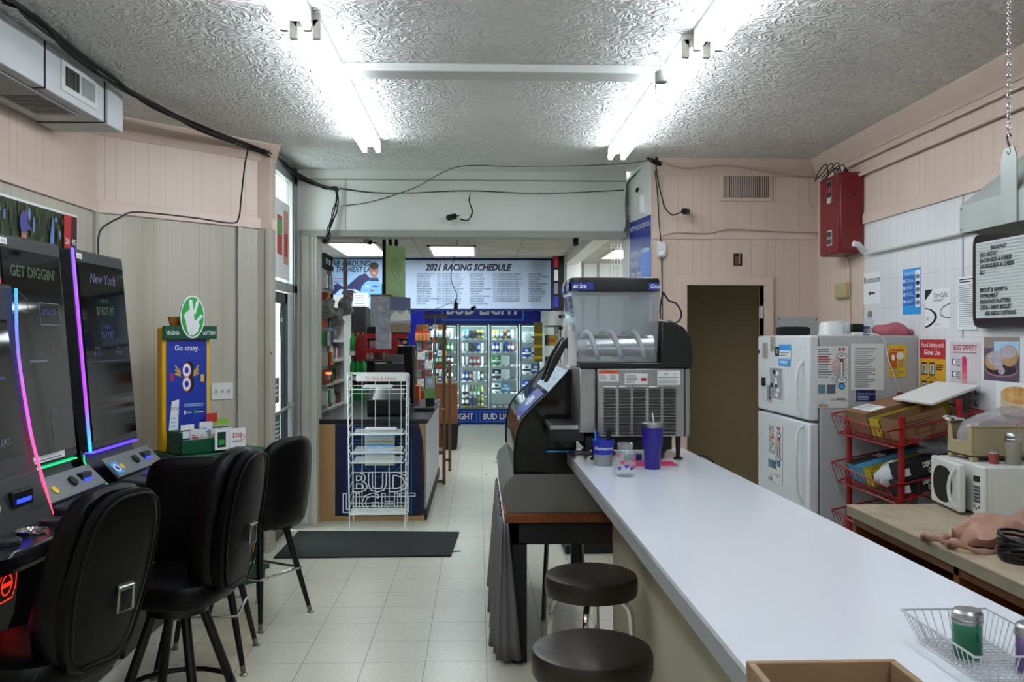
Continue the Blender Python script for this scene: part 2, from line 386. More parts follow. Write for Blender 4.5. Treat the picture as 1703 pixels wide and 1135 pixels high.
# pipes painted pink along the right wall
mb = MB(); mb.tube([(RX-.03,-1.5,2.90),(RX-.03,6.55,2.90),(RX-.03,6.6,2.84)], .008); mb.tube([(RX-.03,-1.5,2.80),(RX-.03,6.35,2.80)], .014, 8)
tag(mb.build('sprinkler_pipe', pink), 'pink painted pair of thin pipes running under the crown moulding on the right wall', 'pipe')
# storefront (left): glazed transom and door
GX = -1.57; Y0, Y1 = 6.84, 7.72
alu = mat('aluminium_frame', '#a9adad', .3, .8)
glass = thin('clear_glass','#eef4f2',.03)
mb = MB(); mb.box((GX-.06,Y0,2.0),(GX,Y1,2.07)); mb.box((GX-.06,7.52,0),(GX,7.57,H)); mb.box((GX-.06,7.60,0),(GX,7.73,H)); mb.box((GX-.06,Y0,2.93),(GX,Y1,3.08)); mb.box((GX-.06,Y0,2.07),(GX,Y0+.03,2.93)); mb.box((GX-.05,7.57,0),(GX-.01,7.6,H))
w = struct(mb.build('window_1', alu, bevel=.003)); w2 = MB().box((GX-.035,Y0+.03,2.07),(GX-.03,7.52,2.93)).build('window_pane', glass, w, smooth=0)
dm = mat('dark_door_frame', '#1b2326', .3, .6)
mb = MB(); mb.box((GX-.07,6.86,1.90),(GX-.03,7.46,1.99)); mb.box((GX-.07,7.37,0),(GX-.03,7.48,1.99)); mb.box((GX-.07,6.86,0),(GX-.03,6.91,1.99)); mb.box((GX-.07,6.86,0),(GX-.03,7.46,.2))
dr = struct(mb.build('door_1', dm, bevel=.004)); MB().box((GX-.053,6.91,.2),(GX-.048,7.37,1.9)).build('door_pane', glass, dr, smooth=0)
mb = MB(); mb.tube([(GX+.01,6.9,1.03),(GX+.01,7.5,1.06)], .014, 8); mb.box((GX-.04,7.44,1.04),(GX+.01,7.47,1.08)); mb.build('push_bar', alu, dr)
# poster in the transom and stickers in the door
p = Poster(.5, .62, paper); p.rect(.1,.3,.45,.8,redp).rect(.55,.2,.9,.9,mat('peach_print','#c99384',.6)).rect(.15,.55,.4,.75,greenb).rect(.6,.3,.85,.6,redp)
p.build('window_poster', 'white poster with two red pictures stuck inside the transom window', 'poster', (GX+.002,6.88,2.09), R(90))
p = Poster(.1,.34, green, shape=[(0.05+.05*cos(i*pi/8), .17+.17*sin(i*pi/8)) for i in range(16)]); p.rect(.2,.5,.8,.6,paper)
p.build('door_sticker', 'green oval sticker high on the glass door', 'sticker', (GX-.04,7.22,1.58), R(90))
p = Poster(.2,.3, mat('grey_blue_print','#4d5a70',.5)); p.lines(.1,.9,.1,.8,6,paper)
p.build('door_notice', 'small dark printed notice low on the glass door', 'notice', (GX-.04,7.02,.72), R(90))
p = Poster(.16,.2, mat('slate_print','#5d6268',.5)); p.lines(.1,.9,.2,.8,3,paper)
p.build('door_notice', 'plain grey notice above the push bar on the glass door', 'notice', (GX-.04,7.02,1.1), R(90))
# masonry seen outside through the door
m = mat('painted_block', '#c9c7bd', .8); q = NT(m); g = q.math('MAXIMUM', q.line(q.z,.2,0,.01), q.line(q.y,.4,.1,.01)); q.col(q.mix(g, S('#d4d2c8'), S('#8f8d85')))
struct(MB().box((-2.30,8.0,-.05),(-2.22,17.5,3.4)).build('wall_outside', m, smooth=0))
struct(MB().box((-6,7.0,-.15),(-1.67,18,-.06)).build('ground_outside', mat('concrete','#9b9a94',.8), smooth=0))
# back doorway
cs = [(DX0-.075,0),(DX0-.075,DZ+.075),(DX1+.075,DZ+.075),(DX1+.075,0),(DX1,0),(DX1,DZ),(DX0,DZ),(DX0,0)]
door2 = struct(MB().prism(cs,'y',PYW-.03,PYW+.12).build('door_2', pink, bevel=.006))
MB().box((DX1-.02,PYW+.01,1.78),(DX1-.004,PYW+.06,1.88)).build('hinge', wire_w, door2)
# floor mat
a = PZ(486,926,0); b = PZ(750,926,0); c_ = PZ(762,885,0); d_ = PZ(470,884,0)
rm = mat('black_ribbed_mat', '#141414', .85, noise=.5, nscale=40, bump=.6, bscale=120)
mb = MB(); mb.prism([(-1.5,6.52),(b.x,6.53),(c_.x+.01,7.33),(-1.5,7.42)],'z',0,.012)
o = mb.build('floor_mat', rm, bevel=.004); tag(o, 'black ribbed entrance mat on the tiled floor by the glass door', 'mat')

# ================= lights
tube_m = mat('fluorescent_tube', '#eef6ff', .4, emit=1.0)
tube_m.node_tree.nodes['Principled BSDF'].inputs['Emission Strength'].default_value = TUBE = 14
fix_m = mat('white_enamel', '#cfd0cc', .35)
def fixture(x, y0, y1, label, ntube=2):
    t = thing('fluorescent_fixture', label, 'ceiling light', (x,(y0+y1)/2,H), 0, 'fluorescent strip lights on the ceiling'); L = (y1-y0)/2
    mb = MB(); mb.prism([(-.065,0),(-.065,-.02),(-.035,-.06),(.035,-.06),(.065,-.02),(.065,0)],'y',-L,L); mb.build('housing', fix_m, t)
    for sx in (-.05,.05):
        MB().cyl((sx,-L+.03,-.085),(sx,L-.03,-.085),.019,n=12).build('tube', tube_m, t)
    for sy in (-L,L-.03):
        for sx in (-.05,.05): MB().box((sx-.018,sy,-.11),(sx+.018,sy+.03,-.02)).build('lamp_holder', mat('socket','#b5b3a6',.4), t, bevel=.004)
lx, rx = -.785, 1.05
fixture(lx, 4.02, 6.52, 'bare two-tube strip light on the left of the ceiling, far one of its pair')
fixture(lx-.02, 1.5, 3.94, 'bare two-tube strip light on the left of the ceiling, cut by the photo top')
fixture(rx, 4.22, 6.70, 'bare two-tube strip light on the right of the ceiling, far one of its pair')
fixture(lx-.03, -1.1, 1.34, 'bare two-tube strip light continuing the left row behind the photographer')
fixture(rx+.04, -1.0, 1.44, 'bare two-tube strip light continuing the right row behind the photographer')
fixture(rx+.03, 1.7, 4.14, 'bare two-tube strip light on the right of the ceiling, cut by the photo top')
tag(MB().box((lx+.06,4.70,H-.045),(rx-.06,4.86,H)).build('wiring_channel', fix_m, bevel=.006), 'flat white metal raceway joining the two rows of strip lights', 'raceway')
trof = mat('troffer_lens', '#e9f2fb', .4, emit=9)
def troffer(x0,x1,y0,y1,label):
    t = thing('troffer_light', label, 'ceiling light', ((x0+x1)/2,(y0+y1)/2,2.7), 0, 'recessed lights in the dropped ceiling'); w, l = (x1-x0)/2, (y1-y0)/2
    mb = MB()
    for a in ((-w,-l,w,-l+.03),(-w,l-.03,w,l),(-w,-l,-w+.03,l),(w-.03,-l,w,l)): mb.box((a[0],a[1],-.02),(a[2],a[3],0))
    mb.build('frame', fix_m, t); MB().box((-w+.03,-l+.03,-.014),(w-.03,l-.03,-.004)).build('lens', trof, t, smooth=0)
    return t
a = PZ(722,408,2.7); b = PZ(792,424,2.7); troffer(-.60,-.03,10.3,11.5,'recessed ceiling light in the shop straight above the racing schedule')
troffer(-1.72,-1.15,10.0,11.5,'recessed ceiling light in the shop above the race car picture')
troffer(1.62,2.2,10.6,11.8,'recessed ceiling light beyond the soffit on the right of the shop')
troffer(1.62,2.2,8.9,10.0,'recessed ceiling light right beside the top of the blue beer poster')
troffer(-.60,-.03,13.3,14.5,'recessed ceiling light hidden deep in the shop behind the schedule')

# ================= air duct (left, near ceiling)
ductm = mat('duct_white', '#c3c6c8', .5)
t = thing('air_duct', 'boxed white air duct with grilles hanging along the top of the left wall', 'duct', (-2.3,2.94,2.8))
zb = 2.84; mb = MB(); mb.box((-.19,-4.0,zb-2.8),(.18,2.15,H-2.8-.01)); mb.build('duct_body', ductm, t, bevel=.006)
mb = MB(); mb.box((-.19,2.15,zb-2.8-.01),(.20,2.36,H-2.8-.03)); mb.build('end_cap', ductm, t, bevel=.006)
[MB().box((-.19,y,zb-2.8-.003),(.184,y+.012,H-2.8-.01)).build('seam_strap', blackm, t) for y in (1.45,2.14)]
mb = MB(); mb.use(fix_m); mb.box((.18,1.62,.08),(.188,2.04,.235)); mb.use(black)
for k in range(10): mb.box((.188,1.66+k*.016,.11),(.191,1.668+k*.016,.21))
mb.use(mat('grille_grey','#8f9292',.5))
for k in range(10): mb.box((.188,1.84+k*.017,.11),(.190,1.85+k*.017,.21))
mb.build('side_grille', None, t, smooth=0)
mb = MB(); mb.use(mat('grille_grey','#8f9292',.5)); mb.box((-.1,1.1,zb-2.8-.012),(.12,1.95,zb-2.8-.001)); mb.use(black)
for k in range(12): mb.box((-.08,1.55+k*.03,zb-2.8-.014),(.10,1.565+k*.03,zb-2.8-.01))
mb.build('bottom_grille', None, t, smooth=0)
# ================= wall vent on pink wall
v0 = PY(1197,335,PYW); v1 = PY(1284,288,PYW)
t = thing('wall_vent', 'pink framed return air grille high on the pink back wall', 'vent', (v0.x,PYW,v0.z)); W_, H_ = v1.x-v0.x, v1.z-v0.z
MB().prism([(0,0),(W_,0),(W_,H_),(0,H_)],'y',-.012,0).build('backing', pink, t, bevel=.003)
MB().box((.03,-.016,.03),(W_-.03,-.012,H_-.03)).build('opening', blackm, t, smooth=0)
mb = MB(); [mb.box((.035+k*(W_-.07)/24,-.024,.03),(.042+k*(W_-.07)/24,-.014,H_-.03)) for k in range(25)]; mb.build('louvre', mat('vent_slat','#b8a598',.5), t, smooth=0)
o = PY(1226,432,PYW); mb = MB(); mb.use(blackm); mb.box((o.x-.03,PYW-.006,o.z-.05),(o.x+.04,PYW-.001,o.z+.05)); mb.use(mat('rust','#6b3b25',.7)); mb.box((o.x-.02,PYW-.012,o.z-.045),(o.x+.012,PYW-.006,o.z+.03)); mb.use(paperg); mb.box((o.x+.014,PYW-.012,o.z-.04),(o.x+.018,PYW-.006,o.z+.045))
tag(mb.build('outlet_box', None, smooth=0), 'open electrical box with bare wires in the pink wall above the doorway', 'electrical box')
# ================= gaming machines along the left wall
m = mat('glossy_screen', '#07090c', .05, spec=.32)
scr = m; 
bez = mat('machine_bezel', '#2b2c2e', .45); bez2 = mat('machine_body', '#0d0e10', .4)
def led(name, stops, axis_lo, axis_hi, st=1.3):
    m = mat(name, '#8040ff', .4); q = NT(m); c = q.ramp(q.math('DIVIDE', q.math('SUBTRACT', q.z, axis_lo), axis_hi-axis_lo), stops)
    q.col(c); q.l.new(c, q.b.inputs['Emission Color']); q.b.inputs['Emission Strength'].default_value = st; return m
led_p = led('purple_led_strip', [(0,'#2a9dff'),(.1,'#4a6cff'),(.2,'#8a34f0'),(.7,'#8038f0'),(1,'#6a4cff')], 1.07, 2.07)
led_n = led('near_led_strip', [(0,'#ff3c48'),(.35,'#f0408a'),(.5,'#a83cf0'),(.75,'#5a50ff'),(1,'#2f80ff')], .92, 1.81)
led_r = mat('red_led', '#ff2a3a', .4, emit=1.0); led_g = mat('green_led', '#25d98a', .4, emit=.4); led_b = mat('blue_led', '#2030ff', .4, emit=2)
led_v = mat('violet_led', '#5a3cff', .4, emit=1); led_o = mat('red_emblem', '#ff2410', .4, emit=1.0)
silver = mat('silver_panel', '#7f8386', .4, .5, noise=.1)
def tx(p, *a, **k): return p.text(*a, **k)
ds = {'g': mat('dim_green_glow','#30442a',.5,emit=.03),'b': mat('dim_blue_glow','#2c3c74',.5,emit=.04),'p': mat('dim_violet_glow','#574f7c',.5,emit=.04),'c': mat('dim_pink_glow','#5f3c4e',.5,emit=.03), 'w': mat('dim_white_glow','#5c6474',.5,emit=.03)}
def machine(y0, y1, label, side_led, kind):
    # world frame: origin at floor under the monitor; +x points into the room, y along the wall
    ym = (y0+y1)/2; w = (y1-y0)/2; X0 = -2.0
    t = thing('gaming_machine', label, 'gaming machine', (X0,ym,0), 0, 'gaming machines along the left wall')
    mb = MB(); mb.prism([(-.42,0),(.22,0),(.24,.50),(.16,.72),(.16,.84),(.02,1.0),(-.04,1.35),(-.42,1.35)],'y',-w,w); mb.build('cabinet', bez2, t, bevel=.01)
    # prism above is (x,z) extruded in y
    mb = MB(); mb.prism([(-.05,1.04),(.05,1.04),(-.04,2.07),(-.14,2.07)],'y',-w,w)
    mon = mb.build('monitor', bez, t, bevel=.014)
    # screen frame plane: tilted by atan(.09/1.03)
    nx = .09/1.03
    def fx(z): return .05-(z-1.04)*nx+.002
    p = Poster(2*w-.07, .92, scr, .001)
    W2, H2 = p.w, p.h
    if kind == 'york':
        p.text('New York', .5, .89, .075, ds['p'], 'CENTER', shear=.3); p.text('GRAND', .5, .78, .03, ds['g'], 'CENTER'); p.text('$1827.97', .5, .71, .06, ds['g'], 'CENTER', bold=.01)
        p.text('MAJOR', .5, .63, .028, ds['b'], 'CENTER'); p.text('$527.87', .5, .575, .05, ds['b'], 'CENTER'); p.text('MINOR', .25, .51, .02, ds['c'], 'CENTER'); p.text('MINI', .72, .51, .02, ds['c'], 'CENTER')
        p.text('$113.30', .25, .475, .03, ds['p'], 'CENTER'); p.text('$25.00', .72, .475, .03, ds['p'], 'CENTER'); p.line([(.02,.44),(.98,.44)], .003, ds['b'])
    elif kind == 'dig':
        p.text("GET DIGGIN'", .5, .87, .07, ds['g'], 'CENTER', bold=.02); p.line([(.08,.70),(.08,.76),(.2,.8),(.35,.76),(.35,.70),(.08,.70)], .004, ds['g']); p.text('$558.03', .72, .69, .04, ds['b'], 'CENTER')
        p.line([(.55,.64),(.55,.75),(.92,.75),(.92,.64),(.55,.64)], .003, ds['w']); p.text('$27.01', .8, .52, .03, ds['c'], 'CENTER'); p.lines(.3,.65,.45,.47,1,ds['w']); p.line([(.6,.05),(.6,.2),(.72,.2)], .004, ds['w'])
    so = p.build('screen', parent=t, loc=(fx(1.12),-w+.05,1.12), rz=R(90)); so.rotation_euler = (-atan2(.09,1.03), 0, R(90)) if False else (0, 0, R(90))
    so.matrix_local = Matrix.Translation((fx(1.09)+.004,-w+.035,1.09)) @ Matrix.Rotation(-atan2(.09,1.03),4,'Y') @ Matrix.Rotation(R(90),4,'Z')
    mb = MB(); mb.add([(.055,-w-.004,1.04),(.055,-w+.012,1.04),(-.035,-w+.012,2.07),(-.035,-w-.004,2.07),(.045,-w-.004,1.04),(.045,-w+.001,1.04),(-.045,-w+.001,2.07),(-.045,-w-.004,2.07)],
        [(0,1,2,3),(4,0,3,7),(4,7,6,5),(1,5,6,2),(0,4,5,1),(3,2,6,7)]); mb.build('edge_light', side_led, t, smooth=0)
    mb = MB(); mb.box((.0,-w+.02,1.030),(.05,w-.01,1.038)); mb.build('edge_light', led_v if kind == 'york' else led_g, t, smooth=0)
    mb = MB(); mb.tube(curve([(.02,-w-.003,1.03),(.03,-w-.003,.98),(.1,-w-.003,.9),(.20,-w-.003,.86)]), .005, 6); mb.build('edge_light', led_g, t)
    p = Poster(.06,.028,paper,.001); p.text('0035', .5,.2,.02,ink,'CENTER'); lb = p.build('number_sticker', parent=t, loc=(0,0,0))
    lb.matrix_local = Matrix.Translation((fx(2.02)+.004,-w+.03,2.02)) @ Matrix.Rotation(-atan2(.09,1.03),4,'Y') @ Matrix.Rotation(R(90),4,'Z')
    if kind == 'dig':
        p = Poster(.30,.04,paper,.001); p.text('THIS GAME IS CLOSED', .5,.5,.017,ink,'CENTER'); p.lines(.08,.9,.1,.4,1,inkg); lb = p.build('bezel_notice', parent=t, loc=(0,0,0))
        lb.matrix_local = Matrix.Translation((fx(1.06)+.004,-w+.14,1.06)) @ Matrix.Rotation(-atan2(.09,1.03),4,'Y') @ Matrix.Rotation(R(90),4,'Z')
    # sloped silver panel and button deck
    mb = MB(); mb.prism([(.09,1.00),(.10,1.005),(.19,.915),(.18,.90)],'y',-w+.02,w-.01); pn = mb.build('sloped_panel', silver, t, bevel=.003)
    sl = atan2(.09,.09)
    def on_slope(f, y, h=.002): x = .10+.09*f; z = 1.005-.09*f; return (x+h, y, z+h)
    a = on_slope(.5, w-.14); mb = MB(); mb.box((a[0]-.03,a[1]-.05,a[2]-.03),(a[0]+.008,a[1]+.05,a[2]+.02)); bs = mb.build('bill_slot', black, t, bevel=.004)
    MB().box((a[0]-.004,a[1]-.035,a[2]-.014),(a[0]+.016,a[1]+.035,a[2]-.006)).build('slot_light', led_b, bs, smooth=0)
    a = on_slope(.5, .02); MB().cyl((a[0]-.008,a[1],a[2]-.008),(a[0]+.006,a[1],a[2]+.006),.026,n=18).build('speaker_grille', blackm, t)
    a = on_slope(.6, -w+.13); MB().cyl((a[0]-.008,a[1],a[2]-.008),(a[0]+.002,a[1],a[2]+.002),.02,n=16).build('round_badge', yel, t)
    if kind == 'york':
        p = Poster(.09,.075,bluel,.001); p.disc(.5,.5,.35,.35,paper).disc(.5,.5,.2,.2,blue); lb = p.build('blue_sticker', parent=t); lb.matrix_local = Matrix.Translation(on_slope(.9,-w+.02,.003)) @ Matrix.Rotation(-R(45),4,'Y') @ Matrix.Rotation(R(90),4,'Z')
    mb = MB(); mb.prism([(.16,.86),(.19,.905),(.40,.885),(.44,.86),(.43,.80),(.16,.76)],'y',-w-.01,w); mb.build('button_deck', mat('deck_metal','#3c4044',.3,.7), t, bevel=.012)
    for (dx, dy, r) in ((.27,-.12,.045),(.29,.08,.045),(.25,.22,.035)):
        b = MB().lathe([(r,0),(r,.01),(r*.9,.014),(r*.75,.012),(1e-5,.013)], (0,0,0), 20).build('round_button', black, t, loc=(dx,dy,.895-(dx-.19)*.09))
    return t
machine(4.51, 5.14, 'farthest of three gaming machines, New York on its screen, purple light down its edge', led_p, 'york')
machine(3.79, 4.38, "middle gaming machine, GET DIGGIN' on its screen and a white notice under it", led_r, 'dig')
# near machine: lower, curved light strip
t = thing('gaming_machine', 'nearest gaming machine, black with a curved blue to red light strip and glowing red emblem', 'gaming machine', (-2.0,3.15,0), 0, 'gaming machines along the left wall')
w = .36; ex = [(.20,1.81),(.208,1.57),(.25,1.287),(.28,1.15),(.34,.926)]
mb = MB(); mb.prism([(-.45,0),(.08,0),(.12,.35),(.20,.55),(.235,.86),(.36,.90),(.27,1.15),(.24,1.287),(.198,1.57),(.19,1.82),(.10,1.84),(-.45,1.84)],'y',-w,w-.006); mb.build('cabinet', bez2, t, bevel=.012)
mb = MB(); mb.tube(curve([(x,w-.004,z) for x, z in ex]), .006, 8); mb.build('edge_light', led_n, t)
mb = MB(); mb.tube(curve([(x,-w+.004,z) for x, z in ex]), .006, 8); mb.build('edge_light', led_n, t)
p = Poster(.58,.52,scr,.001); p.text('PLAY TO START', .6,.09,.04,ds['w'],'CENTER').lines(.1,.9,.55,.6,1,ds['b']).text('BONUS',.6,.88,.05,ds['b'],'CENTER')
so = p.build('screen', parent=t); so.matrix_local = Matrix.Translation((.268,-.29,1.17)) @ Matrix.Rotation(-atan2(.075,.55),4,'Y') @ Matrix.Rotation(R(90),4,'Z')
mb = MB(); mb.prism([(.285,1.11),(.30,1.11),(.345,.93),(.33,.93)],'y',-w+.03,w-.04); mb.build('control_panel', mat('charcoal_panel','#24262a',.35), t, bevel=.004)
bs = MB().box((.30,.08,1.0),(.335,.22,1.06)).build('bill_slot', black, t, bevel=.004); MB().box((.333,.10,1.015),(.338,.2,1.03)).build('slot_light', led_b, bs, smooth=0)
for y in (-.02,-.12): MB().cyl((.30,y,1.02),(.335,y,1.02),.016,n=14).build('key_lock', chrome, t)
prof = superell(.36,.70,4,36)
mb = MB(); mb.pillow([(u+.34,v) for u, v in prof], [(.9,.85),(1,.87),(1,.91),(.95,.925),(.5,.928)], lambda u,v,d: (u,v,d)); mb.build('button_deck', mat('black_gloss','#0b0b0c',.2), t)
for (dx, dy) in ((.42,-.14),(.42,.20)):
    MB().lathe([(.05,0),(.05,.012),(.042,.016),(.036,.012),(1e-5,.012)]).build('round_button', mat('dark_steel_ring','#3a3d42',.3,.7), t, loc=(dx,dy,.928))
MB().lathe([(.050,0),(.054,.006),(.048,.007),(.044,-.004),(1e-5,-.005)]).build('cup_holder', chrome, t, loc=(.42,.03,.933))
mb = MB(); em = [(.02,.0),(.11,.0),(.13,.04),(.13,.12),(.04,.12),(.0,.07)]
p = Poster(.13,.12,blackm,.004,shape=em); p.line([(e[0]/.13,e[1]/.12) for e in em],.005,led_o,True).line([(.5+.28*cos(a*.45),.5+.32*sin(a*.45)) for a in range(14)],.006,led_o,True).line([(.3,.5),(.75,.5)],.016,led_o)
so = p.build('glowing_emblem', parent=t); so.matrix_local = Matrix.Translation((.222,.165,.63)) @ Matrix.Rotation(R(5),4,'Y') @ Matrix.Rotation(R(90),4,'Z')
mb = MB(); mb.box((.225,w-.012,.78),(.245,w+.004,.83)); mb.build('corner_light', led_r, t)
MB().tube([(.22,-.1,.62),(.16,-.28,.40)],.008).build('corner_light', mat('magenta_led','#ff2aa0',.4,emit=2.5), t)

# poster on the left wall above the machines
pz = PX(0,341,LX+.01)
p = Poster(1.9,.95, mat('tree_print','#12190f',.45,noise=.6,nscale=16,col2='#2d3f22')); p.rect(0,.985,1,1,paper).rect(.988,0,1,1,paper)
leaf = mat('foliage_print','#4a5f2c',.5,noise=.7,nscale=30); sky_ = mat('sky_print','#5f7fc0',.5); 
for i in range(90): p.disc(.42+.0053*i, .66+.28*sin(i*2.3), .004+.002*(i%3), .018+.012*(i%4), leaf if i % 5 else sky_, 6)
p.poly([(.80,.55),(.825,.5),(.83,.88),(.82,.95),(.805,.80)],sky_)
p.rect(.895,0,.985,.985,redp); p.poly([(.92,0),(.985,0),(.985,.985),(.945,.985)], mat('dark_red_print','#3f1216',.5)); p.disc(.98,.75,.005,.08,sky_,10)
p.rect(.635,.66,.665,.84,skin).disc(.648,.87,.022,.065,mat('cap_print','#4a4390',.5)).poly([(.65,.83),(.69,.83),(.68,.86),(.65,.87)],mat('cap_print','#4a4390',.5)).rect(.62,.3,.69,.65,mat('shirt_print','#45302f',.5))
p.text('26', .918,.80,.052,paper,'CENTER',bold=.02).text('95', .962,.80,.052,paper,'CENTER',bold=.02)
p.poly([(.925,.2),(.95,.2),(.95,.48),(.943,.55),(.943,.60),(.932,.60),(.932,.55),(.925,.48)],mat('bottle_print','#b9c2cb',.5)).rect(.926,.3,.949,.45,blued)
yr = PX(127,365,LX).y; o = p.build('wall_poster','glossy outdoor poster with a purple-capped figure, trees and 26 95 on red, above the machines','poster',(LX+.003,yr-1.9,PX(127,365,LX).z-.93),R(90))

# ================= chairs
def back_outline(w, h, k=40, low=.80, mid=1.0, z0=0):
    L = []; prof = [(0,.55*low),(.03,.8*low),(.12,low),(.3,.93*mid),(.5,mid),(.72,.96*mid),(.86,.86),(.94,.70),(.985,.45),(1,.22)]
    for f, a in prof: L.append((a*w/2, z0+f*h))
    return L + [(-a, b) for a, b in reversed(L)]
CH_PR = [(.5,-1),(.85,-.96),(.95,-.75),(1,-.35),(1,.35),(.95,.75),(.85,.96),(.5,1)]
def casino_chair(label, loc, rz, L=.2, BW=.44):
    t = thing('casino_chair', label, 'chair', loc, rz, 'black chairs at the gaming machines')
    MB().pillow(superell(.46,.46,3.2,36), CH_PR, lambda u,v,d: (u,v,.53+d*.06 - .012*(1-d)*0)).build('seat', vinyl, t)
    def bk(off, th): return lambda u,v,d: (u, -.215-(v-.55)*L + off + d*th + .03*(u/.22)**2 + (.03*max(0, 1-abs(v-.70)/.2) if d > 0 else 0), v)
    MB().pillow(back_outline(BW,.62,z0=.52), CH_PR, bk(.035,.05)).build('back_cushion', vinyl, t)
    sh = MB().pillow(back_outline(BW-.02,.60,z0=.53), CH_PR, bk(-.045,.025)).build('back_shell', vinyl, t)
    lo = back_outline(BW-.04,.57,z0=.545); y_ = bk(-.073,0); MB().tube([y_(u,v,0) for u, v in lo], .005, 6, True).build('piping', vinyl, sh)
    hb = y_(0,.77,0)[1]; mb = MB(); mb.tube([(.01,hb-.004,.72),(.07,hb-.004,.72),(.07,hb-.008,.80),(.01,hb-.008,.80)],.006,6,True); mb.box((.008,hb-.006,.785),(.072,hb+.004,.81)); mb.build('handle', steel, t)
    MB().cyl((0,0,.42),(0,0,.475),.13,n=20).build('swivel_plate', black, t)
    for k in range(4):
        a = R(45+90*k); MB().cyl((.10*cos(a),.10*sin(a),.44),(.25*cos(a),.25*sin(a),.01),.021,n=12).build('leg', black, t)
    MB().tube([(.235*cos(2*pi*i/28),.235*sin(2*pi*i/28),.075) for i in range(28)],.012,8,True).build('foot_ring', black, t)
    return t
casino_chair('tall black vinyl chair seen from behind, nearest the camera, chrome handle in its back', (-1.50,3.06,0), R(66), .27, .345)
casino_chair('black padded chair in side view between the nearest and the flat-backed chair', (-1.32,3.93,0), R(80), .16, .37)
def bar_chair(label, loc, rz, bw, z0, bh, flat):
    t = thing('bar_chair', label, 'chair', loc, rz, 'black chairs at the gaming machines')
    MB().pillow(superell(.42,.42,4,32), CH_PR, lambda u,v,d: (u,v,.575+d*.04)).build('seat', vinyl, t)
    ol = superell(bw,bh,5,36,(0,z0+bh/2)) if flat else back_outline(bw,bh,low=.86,mid=1.02,z0=z0)
    MB().pillow(ol, CH_PR, lambda u,v,d: (u, -.215-(v-.55)*.10 + d*.035 + (0 if flat else .07*(u/.22)**2), v)).build('backrest', vinyl, t)
    MB().box((-.03,-.22,.53),(.03,.02,.545)).build('back_bracket', black, t)
    for sx in (-1,1):
        for sy in (-1,1):
            f = Vector((.205*sx,.205*sy,.0)); g = Vector((.10*sx,.10*sy,.54)); mb = MB(); mb.cyl(g, f+(g-f)*.08, .021, .013, 12)
            l = mb.build('leg', black, t); MB().cyl(f+(g-f)*.08, f+(g-f)*.012, .0135, .012, 12).lathe([(.02,0),(.02,.006),(.008,.012)], f, 12).build('ferrule', mat('brass_glide','#8f8a7c',.3,.9), l)
    zf = .27; k = .205-.105*zf/.54+.012
    MB().tube([(-k,-k,zf),(k,-k,zf),(k,k,zf),(-k,k,zf)],.009,8,True).build('footrest', chrome, t)
    return t
bar_chair('black bar chair with a flat square back behind the side-view chair', (-1.35,4.46,0), R(6), .46, .53, .53, True)
bar_chair('farthest black bar chair, turned away by the glass door, rounded back', (-1.27,5.17,0), R(60), .42, .54, .52, False)

# ================= lottery stand
ang = atan2(.731,.682); ex_ = Vector((.682,.731,0)); ey_ = Vector((-.731,.682,0))
base = Vector((-1.813,5.487,0)); t = thing('lottery_desk', 'dark green lottery play desk with a yellow panel in the left corner behind the chairs', 'desk', base, ang)
mb = MB(); mb.box((.02,.02,0),(.60,.42,.08)); mb.box((.0,.0,.08),(.62,.44,.12)); mb.box((.03,.03,.12),(.59,.41,.84)); mb.box((0,0,.84),(.62,.46,.885)); mb.build('cabinet', green, t, bevel=.006)
MB().box((.1,.018,.2),(.54,.03,.74)).build('front_panel', yelp, t, bevel=.003); MB().box((.58,.10,.2),(.598,.34,.70)).build('side_panel', green, t, bevel=.003)
mb = MB(); mb.box((.02,.06,.885),(.45,.075,.98)); mb.box((.02,.06,.885),(.035,.24,1.03)); mb.box((.435,.06,.885),(.45,.24,1.0)); mb.box((.02,.225,.885),(.45,.24,1.03)); mb.box((.02,.06,.885),(.45,.24,.9)); mb.build('ticket_bin', green, t, bevel=.005)
p = Poster(.22,.13,paper,.006); p.rect(.08,.12,.35,.88,mat('dark_green_print','#14301f',.5)).rect(.12,.25,.3,.5,greenb).line([(.45,0),(.45,1)],.003,inkg).text('$250', .72,.55,.042,redp,'CENTER',bold=.02,sx=.8).text('WINNER', .72,.30,.02,ink,'CENTER').line([(.9+.07*cos(i),.55+.14*sin(i)) for i in range(7)],.003,redp,True)
p.build('framed_card','white card in a clear holder', loc=(.24,.045,.90), parent=t)
P0 = base+ex_*.02+ey_*.24
s = thing('lottery_sign', 'yellow-framed VIRGINIA LOTTERY display with a blue Go crazy poster on the green desk', 'sign', base+ex_*.02+ey_*.27+Vector((0,0,.885)), ang)
mb = MB(); mb.box((0,.03,0),(.34,.10,.80)); mb.build('frame', yelp, s, bevel=.012); mb = MB(); mb.prism([(.09,.80),(.22,.80),(.20,.87),(.07,.87)],'y',.06,.09); mb.build('crest', mat('brown_plastic','#8a5a14',.5), s)
p = Poster(.28,.60,mat('poster_blue','#23389c',.35)); tyre = mat('tyre_print','#131722',.5)
p.text('Go crazy.', .5,.885,.052,paper,'CENTER',bold=.01,sx=.85)
for cy in (.67,.53): p.disc(.54,cy,.14,.10,tyre,24)
for cy in (.67,.52): p.disc(.49,cy,.115,.085,redp,24).disc(.49,cy,.10,.073,paper,24).disc(.49,cy,.05,.036,blue,20)
for sx in (-1,1):
    for k in range(3): p.poly([(.5+sx*.16,.60+k*.02),(.5+sx*.30,.63+k*.04),(.5+sx*.29,.65+k*.04),(.5+sx*.16,.62+k*.02)], mat('flame_print','#c7a14a',.5))
p.rect(.08,.56,.16,.64,redp).rect(.84,.54,.93,.62,yel)
